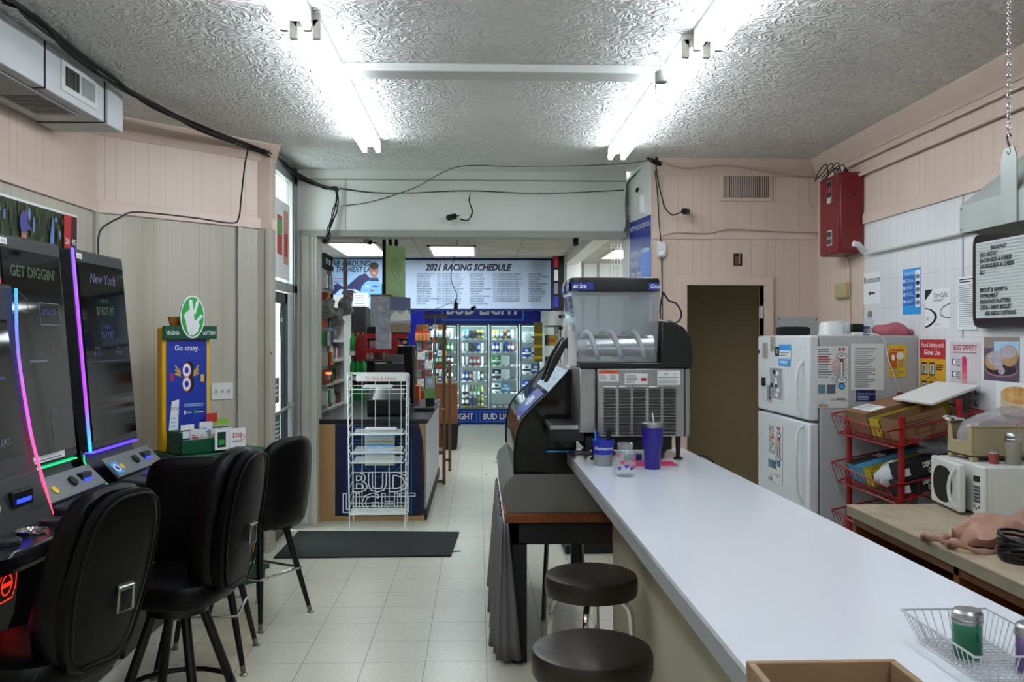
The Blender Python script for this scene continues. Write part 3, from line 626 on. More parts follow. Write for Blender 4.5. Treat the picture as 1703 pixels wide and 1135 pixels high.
p.lines(.42,.95,.27,.31,2,skyb,jit=.1).rect(.42,.19,.47,.235,paper).rect(.68,.19,.73,.235,greenb).lines(.49,.62,.2,.22,1,paper).lines(.75,.92,.2,.22,1,paper)
p.poly([(.04,.02),(.27,.02),(.30,.36),(.12,.34)],paper).text('POP', .10,.24,.030,blued,shear=.2).lines(.1,.25,.05,.18,3,skyb)
p.build('poster', loc=(.03,.026,.12), parent=s)
p = Poster(.37,.085,green,.02,shape=None); p.text('VIRGINIA', .04,.32,.036,paper,bold=.015,sx=.60).text('LOTTERY', .975,.32,.036,paper,'RIGHT',bold=.015,sx=.60); p.build('header', loc=(.0,.02,.725), parent=s)
ov = [(.085+.085*cos(2*pi*i/36), .14+.14*sin(2*pi*i/36)) for i in range(36)]
p = Poster(.17,.28,paper,.012,shape=ov); p.disc(.5,.5,.455,.46,greenb,36)
def cap(a, b, r):                          # capsule between fractions
    r *= .68; ax, ay, bx, by = a[0]*.17, a[1]*.28, b[0]*.17, b[1]*.28; d = atan2(by-ay, bx-ax); P = []
    for i in range(9): P.append((bx+r*cos(d-pi/2+pi*i/8), by+r*sin(d-pi/2+pi*i/8)))
    for i in range(9): P.append((ax+r*cos(d+pi/2+pi*i/8), ay+r*sin(d+pi/2+pi*i/8)))
    p.poly([(x/.17,y/.28) for x, y in P], paper)
for a, b, r in (((.5,.45),(.42,.86),.018),((.58,.60),(.70,.85),.015),((.42,.42),(.36,.62),.016),((.32,.42),(.26,.58),.015),((.24,.44),(.18,.53),.013),((.62,.36),(.86,.52),.016)): cap(a, b, r)
p.poly([(.2,.40),(.55,.44),(.72,.40),(.80,.30),(.72,.16),(.55,.07),(.36,.07),(.28,.18)], paper)
p.build('round_logo', loc=(.11,.01,.73), parent=s)
# slips and brochures in the bin
slipw = mat('slip_paper','#cfd2d2',.6); pk = mat('pink_slip','#c88f86',.6)
def slips(n, x, y, h, w, mm, label, ptx=None, rot=0):
    q = base+ex_*x+ey_*y+Vector((0,0,.902)); o = thing('slip_stack', label, 'slips', q, ang+rot, 'play slips in the green bin')
    mb = MB()
    for k in range(n): mb.box((0,k*.007,0),(w,k*.007+.005,h-.004*(k % 3)))
    mb.build('slips', slipw, o, smooth=0); mb = MB(); mb.use(mm); mb.box((.01,-.002,h*.72),(w*.55,-.0005,h*.76)); mb.box((.01,-.002,h*.60),(w*.85,-.0005,h*.66)); mb.build('print', None, o, smooth=0)
slips(7,.10,.09,.135,.06,redp,'fanned stack of white play slips at the left of the green bin',rot=-.15)
slips(5,.17,.11,.13,.05,pk,'second stack of slips from the left in the green bin')
slips(6,.25,.10,.13,.07,redp,'stack of slips right behind the framed card')
slips(5,.34,.11,.13,.06,pk,'rightmost stack of slips in the green bin')
slips(3,.22,.19,.17,.09,bluel,'taller white brochures behind the slip stacks')
p = Poster(.09,.17,paper); p.rect(0,0,.9,.8,mat('violet_print','#3a2a6a',.5)).rect(.1,.5,.8,.75,paper); p.build('brochure','white and violet brochure at the left end of the green bin','brochure', base+ex_*.04+ey_*.10+Vector((0,0,.902)), ang)
p = Poster(.08,.06,redp); p.build('red_card','small red card standing up behind the slips','card', base+ex_*.30+ey_*.25+Vector((0,0,1.06)), ang)
p = Poster(.10,.04,mat('lime_print','#7fae3a',.5)); p.build('lime_card','lime green card behind the rightmost slips','card', base+ex_*.36+ey_*.25+Vector((0,0,1.04)), ang)
# switch plate on the corner wall
q = PY(362,664,6.35)
t = thing('switch_plate','white three-switch plate on the panelled corner wall','switch', (0,0,0)); t.matrix_world = CW @ Matrix.Translation((.80,-.008,1.17))
tm = CW @ Matrix.Translation((.80,-.008,1.17)); t.location = tm.to_translation(); t.rotation_euler = tm.to_euler()
MB().box((0,0,0),(.17,.008,.12)).build('plate', wire_w, t, bevel=.003)
for k in range(3): MB().box((.03+.05*k,-.01,.05),(.04+.05*k,.0,.072)).build('toggle', mat('ivory','#a9a590',.5), t)
o = MB().tube([(0,0,0),(0,-.03,.0),(.02,-.045,0)],.007).ball((0,-.01,0),.016).build('wall_hook', steeld); o.matrix_world = CW @ Matrix.Translation((1.235,-.02,1.5)); lc = CW @ Matrix.Translation((1.235,-.02,1.5)); o.location = lc.to_translation(); o.rotation_euler = lc.to_euler(); tag(o,'small metal hook on the narrow corner panel by the door','hook')
# ================= white bar counter
ZC = 1.05
lam = mat('white_laminate', '#d0d3da', .15, spec=.5); cream = mat('cream_panel', '#b3ac92', .5, noise=.08, nscale=3); edgeg = mat('grey_edge_strip', '#8f9094', .4)
t = thing('bar_counter', 'long white laminate bar counter with a grey edge on a cream panelled base', 'counter', (.8,2.6,0))
def rel(t, pts): return [(p[0]-t.location.x, p[1]-t.location.y) for p in pts]
top = rel(t, [(.437,4.483),(.462,.8),(1.12,.8),(1.09,2.65),(1.05,4.483)])
MB().prism(top,'z',ZC-.012,ZC).build('countertop', lam, t, smooth=0)
MB().prism(rel(t,[(.438,4.482),(.463,.8),(1.119,.8),(1.089,2.65),(1.049,4.482)]),'z',ZC-.055,ZC-.012).build('edge_strip', edgeg, t, smooth=0)
mb = MB(); mb.prism(rel(t,[(.672,4.40),(.69,.8),(.75,.8),(.73,4.40)]),'z',0,ZC-.055); mb.prism(rel(t,[(.73,4.34),(.73,4.40),(1.0,4.40),(1.0,4.34)]),'z',0,ZC-.055)
mb.build('base_panel', cream, t, smooth=0)
# tray of light wood at the near end
t = thing('wooden_tray', 'open light brown wooden tray at the bottom edge of the photo on the white counter', 'tray', (.545,1.28,ZC))
mb = MB(); mb.box((-.12,-.11,0),(.12,.11,.008)); mb.box((-.12,.098,.008),(.12,.11,.052)); mb.box((-.12,-.11,.008),(.12,-.098,.052)); mb.box((-.12,-.098,.008),(-.108,.098,.052)); mb.box((.108,-.098,.008),(.12,.098,.052))
mb.build('box', woodl, t, bevel=.002)
# round stools
stv = mat('brown_black_vinyl','#2a231d',.38,bump=.15,bscale=30)
def stool(label, loc, rz=0):
    t = thing('bar_stool', label, 'stool', loc, rz, 'round backless stools at the bar counter'); r = .186
    MB().lathe([(1e-5,.590),(r*.85,.590),(r*.98,.596),(r,.615),(r*1.0,.655),(r*.97,.669),(r*.9,.675),(r*.55,.679),(1e-5,.681)], n=40).build('seat', stv, t)
    MB().lathe([(.0001,.585),(.15,.585),(.15,.6)]).build('seat_plate', black, t)
    for k in range(4):
        a = R(45+90*k); c, s_ = cos(a), sin(a)
        MB().tube(curve([(.06*c,.06*s_,.57),(.12*c,.12*s_,.568),(.155*c,.155*s_,.53),(.165*c,.165*s_,.44),(.185*c,.185*s_,.2),(.20*c,.20*s_,.012)],5),.0125,10).build('leg', chrome, t)
    MB().tube([(.182*cos(2*pi*i/28),.182*sin(2*pi*i/28),.24) for i in range(28)],.009,8,True).build('foot_ring', chrome, t)
stool('round dark vinyl stool nearest the camera, cut by the bottom of the photo', (.345,2.68,0), R(10))
stool('round dark vinyl stool farther along the counter, chrome legs in view', (.45,3.52,0), R(30))

# ================= table with hot food case
t = thing('work_table', 'low table with an orange wood edge and a grey skirt along the aisle', 'table', (.40,5.0,0))
x0, x1, y0, y1 = -.27, .265, -.64, .82
MB().box((x0,y0,.70),(x1,y1,.745)).build('tabletop', woodo, t, bevel=.003)
mb = MB(); mb.box((x0+.03,y0+.02,.59),(x1,y0+.06,.70)); mb.box((x0+.03,y0+.02,.59),(x0+.07,y1-.04,.70)); mb.build('apron', blackm, t)
for (x, y) in ((x0+.04,y0+.02),(x0+.04,y1-.08),(x1-.06,y1-.08)): MB().box((x,y,0),(x+.07,y+.06,.60)).build('leg', blackm, t, bevel=.003)
mb = MB(); mb.cyl((.02,.3,.6),(-.03,.05,0),.014,n=8); mb.cyl((.20,.3,.6),(.22,.05,0),.014,n=8); mb.build('brace', steeld, t)
skirt = mat('grey_cloth','#6b686a',.9,bump=.1,bscale=200)
pts = []; n = 90
for i in range(n+1):
    y = y0-.0+(y1-y0)*i/n; pts.append((x0-.02+.018*sin(i*.9)+.01*sin(i*.37), y))
for i in range(10): pts.insert(0, (x0-.01+.011*i, y0-.012+.012*sin(i*1.5)))
pts = pts[::-1] if False else pts
vs = []; fs = []; rows = 8
for j in range(rows+1):
    z = .70-.68*j/rows; 
    for (x, y) in pts: k = .3+.9*j/rows; vs.append((x0-.005+(x-x0+.005)*k-.02*k, y, z+.01*sin(y*9)*(j/rows)))
L = len(pts)
for j in range(rows):
    for i in range(L-1): fs.append((j*L+i, j*L+i+1, (j+1)*L+i+1, (j+1)*L+i))
sk = MB().add(vs, fs).build('skirt', skirt, t, smooth=80); sd = sk.modifiers.new('thick','SOLIDIFY'); sd.thickness = .004
# case
t = thing('hot_food_case', 'curved glass hot food case on the low table with a blue beer sticker', 'display case', (.40,5.02,.745))
Y0c, Y1c = -.645, .70
glass_d = thin('tinted_glass','#c9cfc9',.05)
mb = MB(); mb.prism([(-.255,0),(-.285,.10),(-.272,.145),(-.22,.195),(.26,.195),(.26,0)],'y',Y0c,Y1c); mb.build('steel_base', mat('satin_steel','#7a7872',.45,.45,noise=.15,nscale=3), t, bevel=.003)
gc = [(-.222,.195),(-.222,.30),(-.212,.385),(-.185,.46),(-.13,.525),(-.05,.60),(.02,.675),(.055,.715)]
gc = [(p.x, p.y) for p in curve([(a, b, 0) for a, b in gc], 5)]
def shell(mb, pl, y0, y1, th):             # thin curved sheet
    P = []; 
    for i, p in enumerate(pl):
        a = Vector(pl[max(i-1,0)]); b = Vector(pl[min(i+1,len(pl)-1)]); d = (b-a).normalized(); P.append((p[0]+d.y*th, p[1]-d.x*th))
    mb.prism(list(pl)+P[::-1],'y',y0,y1)
mb = MB(); shell(mb, gc, Y0c, Y1c, .006); fg = mb.build('front_glass', glass_d, t, smooth=50)
mb = MB(); mb.prism(gc+[(.085,.715),(.085,.195)],'y',Y0c,Y0c+.006); mb.build('end_glass', thin('smoked_glass','#6f736c',.03,'#55554a'), t, smooth=0)
mb = MB(); mb.prism(gc+[(.085,.715),(.085,.195)],'y',Y1c-.006,Y1c); mb.build('end_glass', glass_d, t, smooth=0)
for y in (Y0c-.002, Y1c): MB().tube([(p[0]-.002,y,p[1]) for p in gc],.005,6).build('glass_trim', black, t)
MB().prism([(.055,.715),(.085,.715),(.085,.70),(.06,.70)],'y',Y0c,Y1c).build('top_rail', steel, t); mb = MB(); mb.box((.075,Y0c,.195),(.085,Y1c,.70)); mb.build('rear_panel', mat('dark_rear','#15140f',.4), t)
MB().box((-.20,Y0c+.02,.33),(.075,Y1c-.02,.338)).build('shelf', steel, t); 
MB().cyl((.05,-.3,.34),(.05,-.3,.68),.012).build('post', yelp, t)
food = mat('fried_food','#7a4517',.6,noise=.5,nscale=30,bump=.4,bscale=40)
for i in range(5):
    y = 4.55+.25*i; o = thing('food_pan', 'steel pan of fried food inside the case, number %s from the near end' % ('one','two','three','four','five')[i], 'pan', (.32,y,.9405), 0, 'pans inside the hot food case')
    mb = MB(); mb.box((-.11,-.11,0),(.11,.11,.006)); mb.box((-.11,-.11,0),(-.104,.11,.04)); mb.box((.104,-.11,0),(.11,.11,.04)); mb.box((-.11,-.11,0),(.11,-.104,.04)); mb.box((-.11,.104,0),(.11,.11,.04)); mb.build('pan', steeld, o)
    mb = MB(); [mb.ball((random.uniform(-.07,.07),random.uniform(-.07,.07),.03),random.uniform(.02,.032),(1.2,1,.7),6) for _ in range(9)]; f_ = mb.build('fried_food', food, o); f_['kind'] = 'stuff'
# stickers on the curved glass
def on_glass(mb, i0, i1, y0, y1, off=.003):
    P = []
    for p, a, b in zip(gc[i0:i1], gc[i0-1:i1-1], gc[i0+1:i1+1]):
        d = (Vector(b)-Vector(a)).normalized(); P.append((p[0]-d.y*off, p[1]+d.x*off))
    for (a, b) in zip(P, P[1:]): mb.add([(a[0],y0,a[1]),(b[0],y0,b[1]),(b[0],y1,b[1]),(a[0],y1,a[1])],[(0,1,2,3)])
N = len(gc)
mb = MB(); mb.use(mat('sticker_blue','#26329a',.3)); on_glass(mb, 15, 25, Y0c+.12, Y0c+.62); mb.use(paper); on_glass(mb, 19, 23, Y0c+.28, Y0c+.45, .0045); on_glass(mb, 20, 22, Y0c+.24, Y0c+.5, .0045); mb.use(bluel)
for k in range(5): on_glass(mb, 17+(k%2), 19+(k%2), Y0c+.18+k*.08, Y0c+.22+k*.08, .005)
mb.build('beer_sticker', None, fg, smooth=0)
mb = MB(); mb.use(mat('pale_blue_sheet','#a9bdcc',.4)); on_glass(mb, 25, N-1, Y0c+.02, Y0c+.9); mb.use(blued)
random.seed(3)
for k in range(26):
    y = Y0c+.05+random.random()*.75; i = random.choice((26,28,30,32)); on_glass(mb, min(i,N-3), min(i+2,N-1), y, y+.012, .0045)
mb.build('handwritten_sheet', None, fg, smooth=0)

# ================= frozen drink machine
YM = 4.06; t = thing('slush_machine', 'twin-bowl stainless frozen drink machine lettered Gourmet Ice on the far end of the counter', 'drink machine', (.45,YM,ZC))
X = lambda px: PY(px,600,YM).x-.45
Z = lambda py: CH+(HY-py)/F*YM-ZC
mb = MB(); mb.box((X(993),0,Z(728)),(X(1148),.42,Z(613))); mb.build('body', steel, t, bevel=.006)
mb = MB(); mb.box((X(962),.01,Z(722)),(X(993),.41,Z(611))); mb.build('front_panel', steel, t, bevel=.012)
lv = MB(); lv.use(black)
cols = [(1004,1024),(1029,1049),(1053,1074),(1079,1099),(1103,1124)]
for a, b in cols:
    for k in range(16):
        z = Z(644+k*5.2); lv.use(black); lv.box((X(a),-.0025,z-.008),(X(b),-.0005,z-.001)); lv.use(steel); lv.prism([(-.001,z+.003),(-.013,z-.003),(-.001,z-.0055)],'x',X(a),X(b)) 
lv.build('louvre_panel', None, t, smooth=0)
mb = MB(); mb.box((X(1138),-.001,Z(728)),(X(1140),0.001,Z(613))); mb.build('panel_seam', blackm, t)
def lab(px0, py0, px1, py1, fn, nm, lbl):
    p = Poster(X(px1)-X(px0), Z(py0)-Z(py1), paperg, .001); fn(p); p.build(nm, lbl, loc=(X(px0),-.0005,Z(py1)), parent=t)
lab(996,617,1029,635, lambda p: p.rect(0,.72,1,1,mat('orange_print','#c2481a',.5)).lines(.06,.45,.1,.65,5,inkg).lines(.55,.95,.1,.65,5,inkg).text('WARNING',.5,.76,.008,ink,'CENTER'), 'warning_label', 'orange headed warning label')
lab(1039,622,1077,640, lambda p: p.lines(.05,.6,.1,.9,6,inkg).rect(.7,.3,.95,.6,redp), 'service_label', 'pale service label with a red mark')
lab(1093,617,1131,641, lambda p: p.lines(.05,.95,.1,.55,5,inkg).text('NSF',.3,.7,.012,ink).text('UL',.7,.7,.012,ink), 'rating_label', 'white rating plate')
mb = MB(); mb.box((X(964),-.004,Z(613)),(X(1150),.43,Z(604))); mb.build('deck', black, t, bevel=.004)
# rear black housing
mb = MB(); mb.prism([(X(1098),Z(604)),(X(1098),Z(533)),(X(1115),Z(533)),(X(1138),Z(545)),(X(1150),Z(562)),(X(1153),Z(590)),(X(1153),Z(612)),(X(1098),Z(612))],'y',-.006,.43); mb.build('motor_housing', black, t, bevel=.012)
feet = [(X(1130),.03),(X(1130),.37),(X(990),.03),(X(990),.37)]
for fx_, fy in feet: MB().lathe([(.022,0),(.022,.008),(.010,.012),(.013,Z(728))], n=14).build('foot', black, t, loc=(fx_,fy,0))
MB().box((X(975),.03,.045),(X(1120),.40,Z(728))).build('base_pan', blackm, t, bevel=.004)
clear = thin('clear_plastic','#f4f6f8',.14,'#d5d9dd'); frost = mat('frosted_plastic','#eef0f2',.4)
def bowl(y0, y1, nm):
    yc = (y0+y1)/2; hw = (y1-y0)/2
    # hopper: tapered box with thin walls
    def ring(z, gx0, gx1, hy): return [(gx0,yc-hy,z),(gx1,yc-hy,z),(gx1,yc+hy,z),(gx0,yc+hy,z)]
    rings = [ring(Z(604), X(966), X(1094), hw*.8), ring(Z(560), X(958), X(1096), hw*.86), ring(Z(482), X(950), X(1098), hw)]
    vs = sum(rings, []); fs = []
    for j in range(2):
        for i in range(4): fs.append((j*4+i, j*4+(i+1)%4, (j+1)*4+(i+1)%4, (j+1)*4+i))
    vs2 = sum([ring(z_, a_+.004, b_-.004, h_-.004) for z_, a_, b_, h_ in ((Z(604)+.004,X(966),X(1094),hw*.8),(Z(560),X(958),X(1096),hw*.86),(Z(482),X(950),X(1098),hw))], [])
    m_ = MB(); m_.add(vs, fs+[(3,2,1,0)]); m_.add(vs2, [f[::-1] for f in fs]+[(0,1,2,3)]); m_.add([vs[8],vs[9],vs[10],vs[11],vs2[8],vs2[9],vs2[10],vs2[11]], [(0,1,5,4),(1,2,6,5),(2,3,7,6),(3,0,4,7)])
    b = m_.build('bowl', clear, t, bevel=0, smooth=0)
    m_ = MB(); m_.pillow([(u+(X(950)+X(1098))/2,v+yc) for u,v in superell(X(1098)-X(950)+.012, 2*hw+.008, 7, 40)], [(.97,Z(485)),(1,Z(484)),(1,Z(466)),(.985,Z(462)),(.95,Z(461))], lambda u,v,d:(u,v,d)); ld = m_.build('lid', black, t); pq = Poster(.15,.034,MATS.get('lid_blue') or mat('lid_blue','#20308f',.4),.001); pq.text('Gourm', .95,.22,.032,paper,'RIGHT',shear=.25,bold=.02,sx=.9); pq.build('lid_label', loc=(X(950)-.0075,yc+.075,Z(482)), rz=R(-90), parent=ld)
    pp = Poster(.10,.034,mat('lid_blue','#20308f',.4),.001); pp.text('et Ice', .05,.22,.032,paper,shear=.25,bold=.02,sx=.85); pp.build('lid_label', loc=(X(951),yc-hw-.0045,Z(482)), parent=ld)
    pp = Poster(.055,.032,mat('lid_blue','#20308f',.4),.001); pp.text('Gour', .15,.22,.028,paper,shear=.25,bold=.02,sx=.8); pp.build('lid_label', loc=(X(1098)-.057,yc-hw-.0045,Z(482)), parent=ld)
    # evaporator drum and auger
    zc = Z(575); r = .050
    MB().cyl((X(978),yc,zc),(X(1092),yc,zc),r,n=32).build('freezing_drum', mat('polished_drum','#d5d5d5',.22,1), t)
    helix = []; T_ = 3.0
    for i in range(97):
        f = i/96; a = 2*pi*T_*f+.6; helix.append((X(974)+(X(1092)-X(974))*f, yc+(r+.010)*cos(a), zc+.004+(r+.012)*sin(a)))
    MB().tube(helix,.010,6).build('auger', frost, t)
    MB().cyl((X(962),yc,zc-.004),(X(978),yc,zc-.004),.028,.036,n=20).build('auger_nose', frost, t)
    MB().box((X(948),yc-.02,Z(610)),(X(962),yc+.02,Z(550))).cyl((X(953),yc,Z(600)),(X(953),yc,Z(540)),.016,n=14).build('spout', white, t)
    m_ = MB(); m_.prism([(X(962),Z(560)),(X(960),Z(578)),(X(952),Z(584)),(X(944),Z(578)),(X(932),Z(602)),(X(913),Z(638)),(X(907),Z(638)),(X(922),Z(596)),(X(938),Z(567)),(X(950),Z(560))],'y',yc-.018,yc+.018); m_.build('tap_handle', black, t, bevel=.005)
bowl(.005,.20,'near'); bowl(.215,.41,'far')
m_ = MB(); m_.use(black); m_.box((X(917),.02,Z(736)),(X(972),.36,Z(716))); m_.use(steel); m_.box((X(915),.018,Z(716)),(X(974),.362,Z(709))); m_.use(blackm); [m_.box((X(920),.04+k*.03,Z(709)),(X(960),.055+k*.03,Z(708))) for k in range(10)]
m_.build('drip_tray', None, t, bevel=.003)
tag(MB().tube(curve([PY(1132,765,4.2)+Vector((0,0,.012)),PY(1155,762,4.3)+Vector((0,0,.01)),PY(1190,775,4.15),PY(1240,800,4.15)+Vector((0,0,-.3))]),.005).build('power_cord', cable), 'black power cord trailing off the counter behind the drink machine', 'cord')
o = tag(MB().tube(curve([PY(1103,486,4.5),PY(1112,500,4.5),PY(1124,505,4.5),PY(1133,520,4.5),PY(1130,533,4.5),PY(1122,538,4.45)]),.0045).tube(curve([PY(1103,486,4.5),PY(1098,510,4.5),PY(1098,530,4.45)]),.0045).build('loose_cord', cable), 'black loop of cord hanging over the back of the drink machine', 'cord')

# ================= small things on the counter
def onc(px, py, z=ZC): return PZ(px, py, z)
b = onc(1085,780); t = thing('tumbler', 'tall purple tumbler with a steel rim and clear straw on the counter', 'tumbler', b); pur = mat('purple_coat','#24187a',.35)
MB().lathe([(.0001,0),(.032,0),(.034,.004),(.036,.07),(.038,.085),(.044,.105),(.046,.18)], n=32).build('body', pur, t)
MB().lathe([(.046,.18),(.0465,.183),(.0465,.198),(.045,.20),(.043,.198)], n=32).build('rim', steel, t)
MB().lathe([(.0001,.196),(.043,.196),(.044,.202),(.036,.205),(.0001,.204)], n=32).build('lid', clear, t); MB().cyl((.008,0,.195),(.0,.01,.245),.003,n=8).build('straw', mat('straw','#c9cdd2',.2), t)
b = onc(1040,792); t = thing('glass_jar', 'empty clear glass jar with pink and purple hearts painted on it', 'jar', b); jar = thin('jar_glass','#fafdfd',.10,'#dfe6e6')
MB().lathe([(.0001,0),(.036,0),(.041,.006),(.043,.03),(.043,.08),(.040,.098),(.031,.108),(.030,.112),(.032,.114),(.032,.130),(.0335,.133),(.031,.135),(.028,.132),(.028,.110),(.037,.096),(.0395,.08),(.0395,.03),(.034,.009),(.0001,.008)], n=32).build('jar', jar, t)
mb = MB(); hot = mat('hot_pink_paint','#d0336f',.5); vio = mat('violet_paint','#5b3aa5',.5)
for a, z, mm in ((-2.4,.085,hot),(-2.0,.06,hot),(-.8,.07,hot),(-.5,.09,hot),(-1.6,.045,vio),(-2.3,.035,vio),(-1.1,.035,vio),(-.7,.04,hot)):
    c, s_ = .0435*cos(a), .0435*sin(a); tx_ = Vector((-sin(a),cos(a),0)); mb.use(mm); c0 = Vector((c,s_,z)); hp = [(0,-.009),(.009,.001),(.008,.007),(.004,.008),(0,.005),(-.004,.008),(-.008,.007),(-.009,.001)]
    mb.add([c0+tx_*u+Vector((0,0,v)) for u,v in hp],[tuple(range(8))])
mb.build('painted_hearts', None, t, smooth=0)
b = onc(1003,774); t = thing('utensil_cup', 'blue and grey cup lettered Hometown holding pens', 'cup', b)
MB().lathe([(.0001,0),(.039,0),(.041,.004),(.043,.05)], n=28).build('cup_base', mat('grey_plastic','#7f8286',.4), t)
MB().lathe([(.043,.05),(.048,.108),(.0505,.109),(.0505,.115),(.047,.115),(.045,.108),(.04,.05)], n=28).build('cup_body', blue, t)
v, f = glyphs('Hometown', .022, .3, .01, 'CENTER'); mb = MB(); mb.add([(.0475*sin(p[0]/.047), -.0475*cos(p[0]/.047)-.0004, .072+p[1]) for p in v], f); mb.build('lettering', paper, t, smooth=0)
for i, (dx, dy, L_, mm, a, rr, lb) in enumerate(((-.03,0,.15,bluel,-.08,.004,'pale blue pen'),(-.022,.01,.14,blue,-.02,.0045,'blue pen'),(.018,0,.15,blued,.14,.005,'dark marker'),(.022,-.01,.155,blackm,.05,.011,'black scissors handle'))):
    o = MB().cyl((0,0,0),(sin(a)*L_,0,L_),rr,n=8).build('pen', mm, loc=b+Vector((dx*.8,dy,.006))); tag(o, lb+' standing in the blue cup', 'pen', 'pens in the blue cup')
b = onc(958,753,ZC); o = tag(MB().cyl((-.135,0,.006),(.03,0,.006),.005,n=10).cyl((-.15,0,.006),(-.135,0,.006),.002,.005,n=8).build('felt_pen', bluel, loc=b), 'bright blue pen lying with its end over the left edge of the counter', 'pen')
b0 = onc(1040,776); b1 = onc(1128,776); mb = MB(); mb.box((b0.x,b0.y,ZC),(b1.x,b0.y+.12,ZC+.006)); o = mb.build('pink_folder', mat('pink_mesh','#c2336a',.5,noise=.3,nscale=300), bevel=.002); tag(o,'bright pink textured folder lying behind the purple tumbler','folder')
b0 = onc(1040,770); o = MB().box((b0.x,b0.y+.02,ZC+.006),(b0.x+.08,b0.y+.05,ZC+.035)).build('blue_box', blued, bevel=.003); tag(o, 'small dark blue box lying on the pink folder', 'box')
b0 = PZ(985,751,ZC); o = MB().box((.47,4.30,ZC),(.72,4.32,ZC+.012)).build('napkin_strip', paperg); tag(o,'flat pale strip along the back of the counter under the machine','strip')
# wire basket with shakers
t = thing('wire_basket', 'grey wire basket at the near right end of the white counter', 'basket', (.88,1.515,ZC)); gw = mat('grey_wire','#b9babc',.4,.3)
tw, tl, bw, bl, hh = .165/2, .25/2, .125/2, .205/2, .052
def rect(w_, l_, z): return [(-w_,-l_,z),(w_,-l_,z),(w_,l_,z),(-w_,l_,z)]
mb = MB(); mb.tube([(-tw,-tl,hh),(tw,-tl,hh),(tw,tl,hh),(-tw,tl,hh)],.0022,6,True); mb.build('rim', gw, t); mb = MB()
mb.tube([(-bw,-bl,.003),(bw,-bl,.003),(bw,bl,.003),(-bw,bl,.003)],.0013,5,True)
for k in range(10):
    f = -1+2*(k+.5)/10; mb.tube([(tw*f,-tl,hh),(bw*f,-bl,.003),(bw*f,bl,.003),(tw*f,tl,hh)],.0012,5)
for k in range(15):
    f = -1+2*(k+.5)/15; mb.tube([(-tw,tl*f,hh),(-bw,bl*f,.0045),(bw,bl*f,.0045),(tw,tl*f,hh)],.0012,5)
mb.build('mesh', gw, t)
def shaker(loc, r, h, gm, label, lidm=steel, cat='shaker', fill=None, grp=None):
    t = thing('shaker', label, cat, loc, 0, grp)
    MB().lathe([(.0001,0),(r*.92,0),(r,.004),(r,h*.72),(r*.9,h*.76)], n=24).build('jar', gm, t)
    if fill: MB().lathe([(.0001,.004),(r*.85,.004),(r*.88,h*.5),(.0001,h*.5)], n=20).build('contents', fill, t)
    MB().lathe([(r*1.02,h*.72),(r*1.06,h*.74),(r*1.06,h*.80),(r*1.02,h*.82),(r*1.05,h*.84),(r*1.03,h*.94),(r*.85,h),(.0001,h)], n=24).build('lid', lidm, t)
shaker((.858,1.52,ZC+.007), .0245, .082, mat('green_glass','#1c7a52',.08,trans=.5), 'green glass shaker with a steel lid in the wire basket', fill=mat('dark_herbs','#0d1d16',.8))
shaker((.925,1.445,ZC+.007), .0235, .08, mat('purple_glass','#8a6cb0',.08,trans=.6), 'purple glass shaker with a steel lid at the right edge of the photo', fill=mat('lilac_powder','#b79cc2',.8))

# ================= rear work counter (tan)
ZB = .80; bx0 = 1.80; t = thing('work_counter', 'tan laminate work counter with open wooden cubbies along the right wall', 'counter', (2.3,2.6,0))
tan = mat('tan_laminate','#bcac92',.35,noise=.2,nscale=6,nstretch=(3,1,1),col2='#9c8d76'); tane = mat('tan_edge','#948a74',.4,noise=.2,nscale=8)
MB().box((bx0-2.3,-1.8,ZB-.006),(RX-2.302,1.66,ZB)).build('countertop', tan, t, smooth=0); MB().box((bx0-2.3+.002,-1.8,ZB-.05),(RX-2.302,1.658,ZB-.006)).build('edge_strip', tane, t, smooth=0)
mb = MB(); mb.box((bx0-2.3+.02,1.60,0),(RX-2.31,1.63,ZB-.05))
for y in (.68,-.26,-1.2): mb.box((bx0-2.3+.02,y,0),(RX-2.31,y+.04,ZB-.05))
mb.box((bx0-2.3+.02,-1.8,ZB-.09),(bx0-2.3+.045,1.60,ZB-.05)); mb.box((.40,-1.8,0),(.45,1.60,ZB-.09)); mb.box((bx0-2.3+.02,-1.8,.05),(.40,1.60,.09))
mb.build('cubby_frame', mat('oak_frame','#74441d',.5,noise=.3,nscale=7,nstretch=(1,10,10)), t, bevel=.002)
b = PZ(1625,990,.55); o = MB(); o.pillow(superell(.16,.22,3,20),[(.7,0),(1,.02),(.95,.1),(.8,.17),(.3,.19)],lambda u,v,d:(u,v,d)); o = o.build('paper_bag', paperg, loc=(1.95,2.44,.092)); tag(o,'white paper sack tucked in the cubby under the tan counter','bag')
# ================= refrigerator
FX, FY0, FY1, FH = 2.085, 5.50, 6.52, 1.633
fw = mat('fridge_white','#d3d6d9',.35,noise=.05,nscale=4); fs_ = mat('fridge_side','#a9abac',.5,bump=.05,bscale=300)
t = thing('refrigerator', 'white top-freezer refrigerator covered in taped notices by the pink wall', 'refrigerator', (FX,FY0,0))
MB().box((.07,0,.03),(RX-FX-.005,FY1-FY0,FH)).build('cabinet', fs_, t, bevel=.006)
sp_ = 1.085
fd = MB().box((0,.0,sp_+.008),(.065,FY1-FY0,FH)).build('freezer_door', fw, t, bevel=.012)
ld = MB().box((0,.0,.06),(.065,FY1-FY0,sp_-.008)).build('fridge_door', fw, t, bevel=.012)
MB().tube(curve([(0,.10,FH-.16),(-.035,.10,FH-.22),(-.045,.10,FH-.34),(-.035,.10,sp_+.08),(0,.10,sp_+.03)]),.011,8).build('door_handle', white, fd)
MB().tube(curve([(0,.10,sp_-.03),(-.035,.10,sp_-.08),(-.045,.10,sp_-.3),(-.035,.10,.62),(0,.10,.55)]),.011,8).build('door_handle', white, ld)
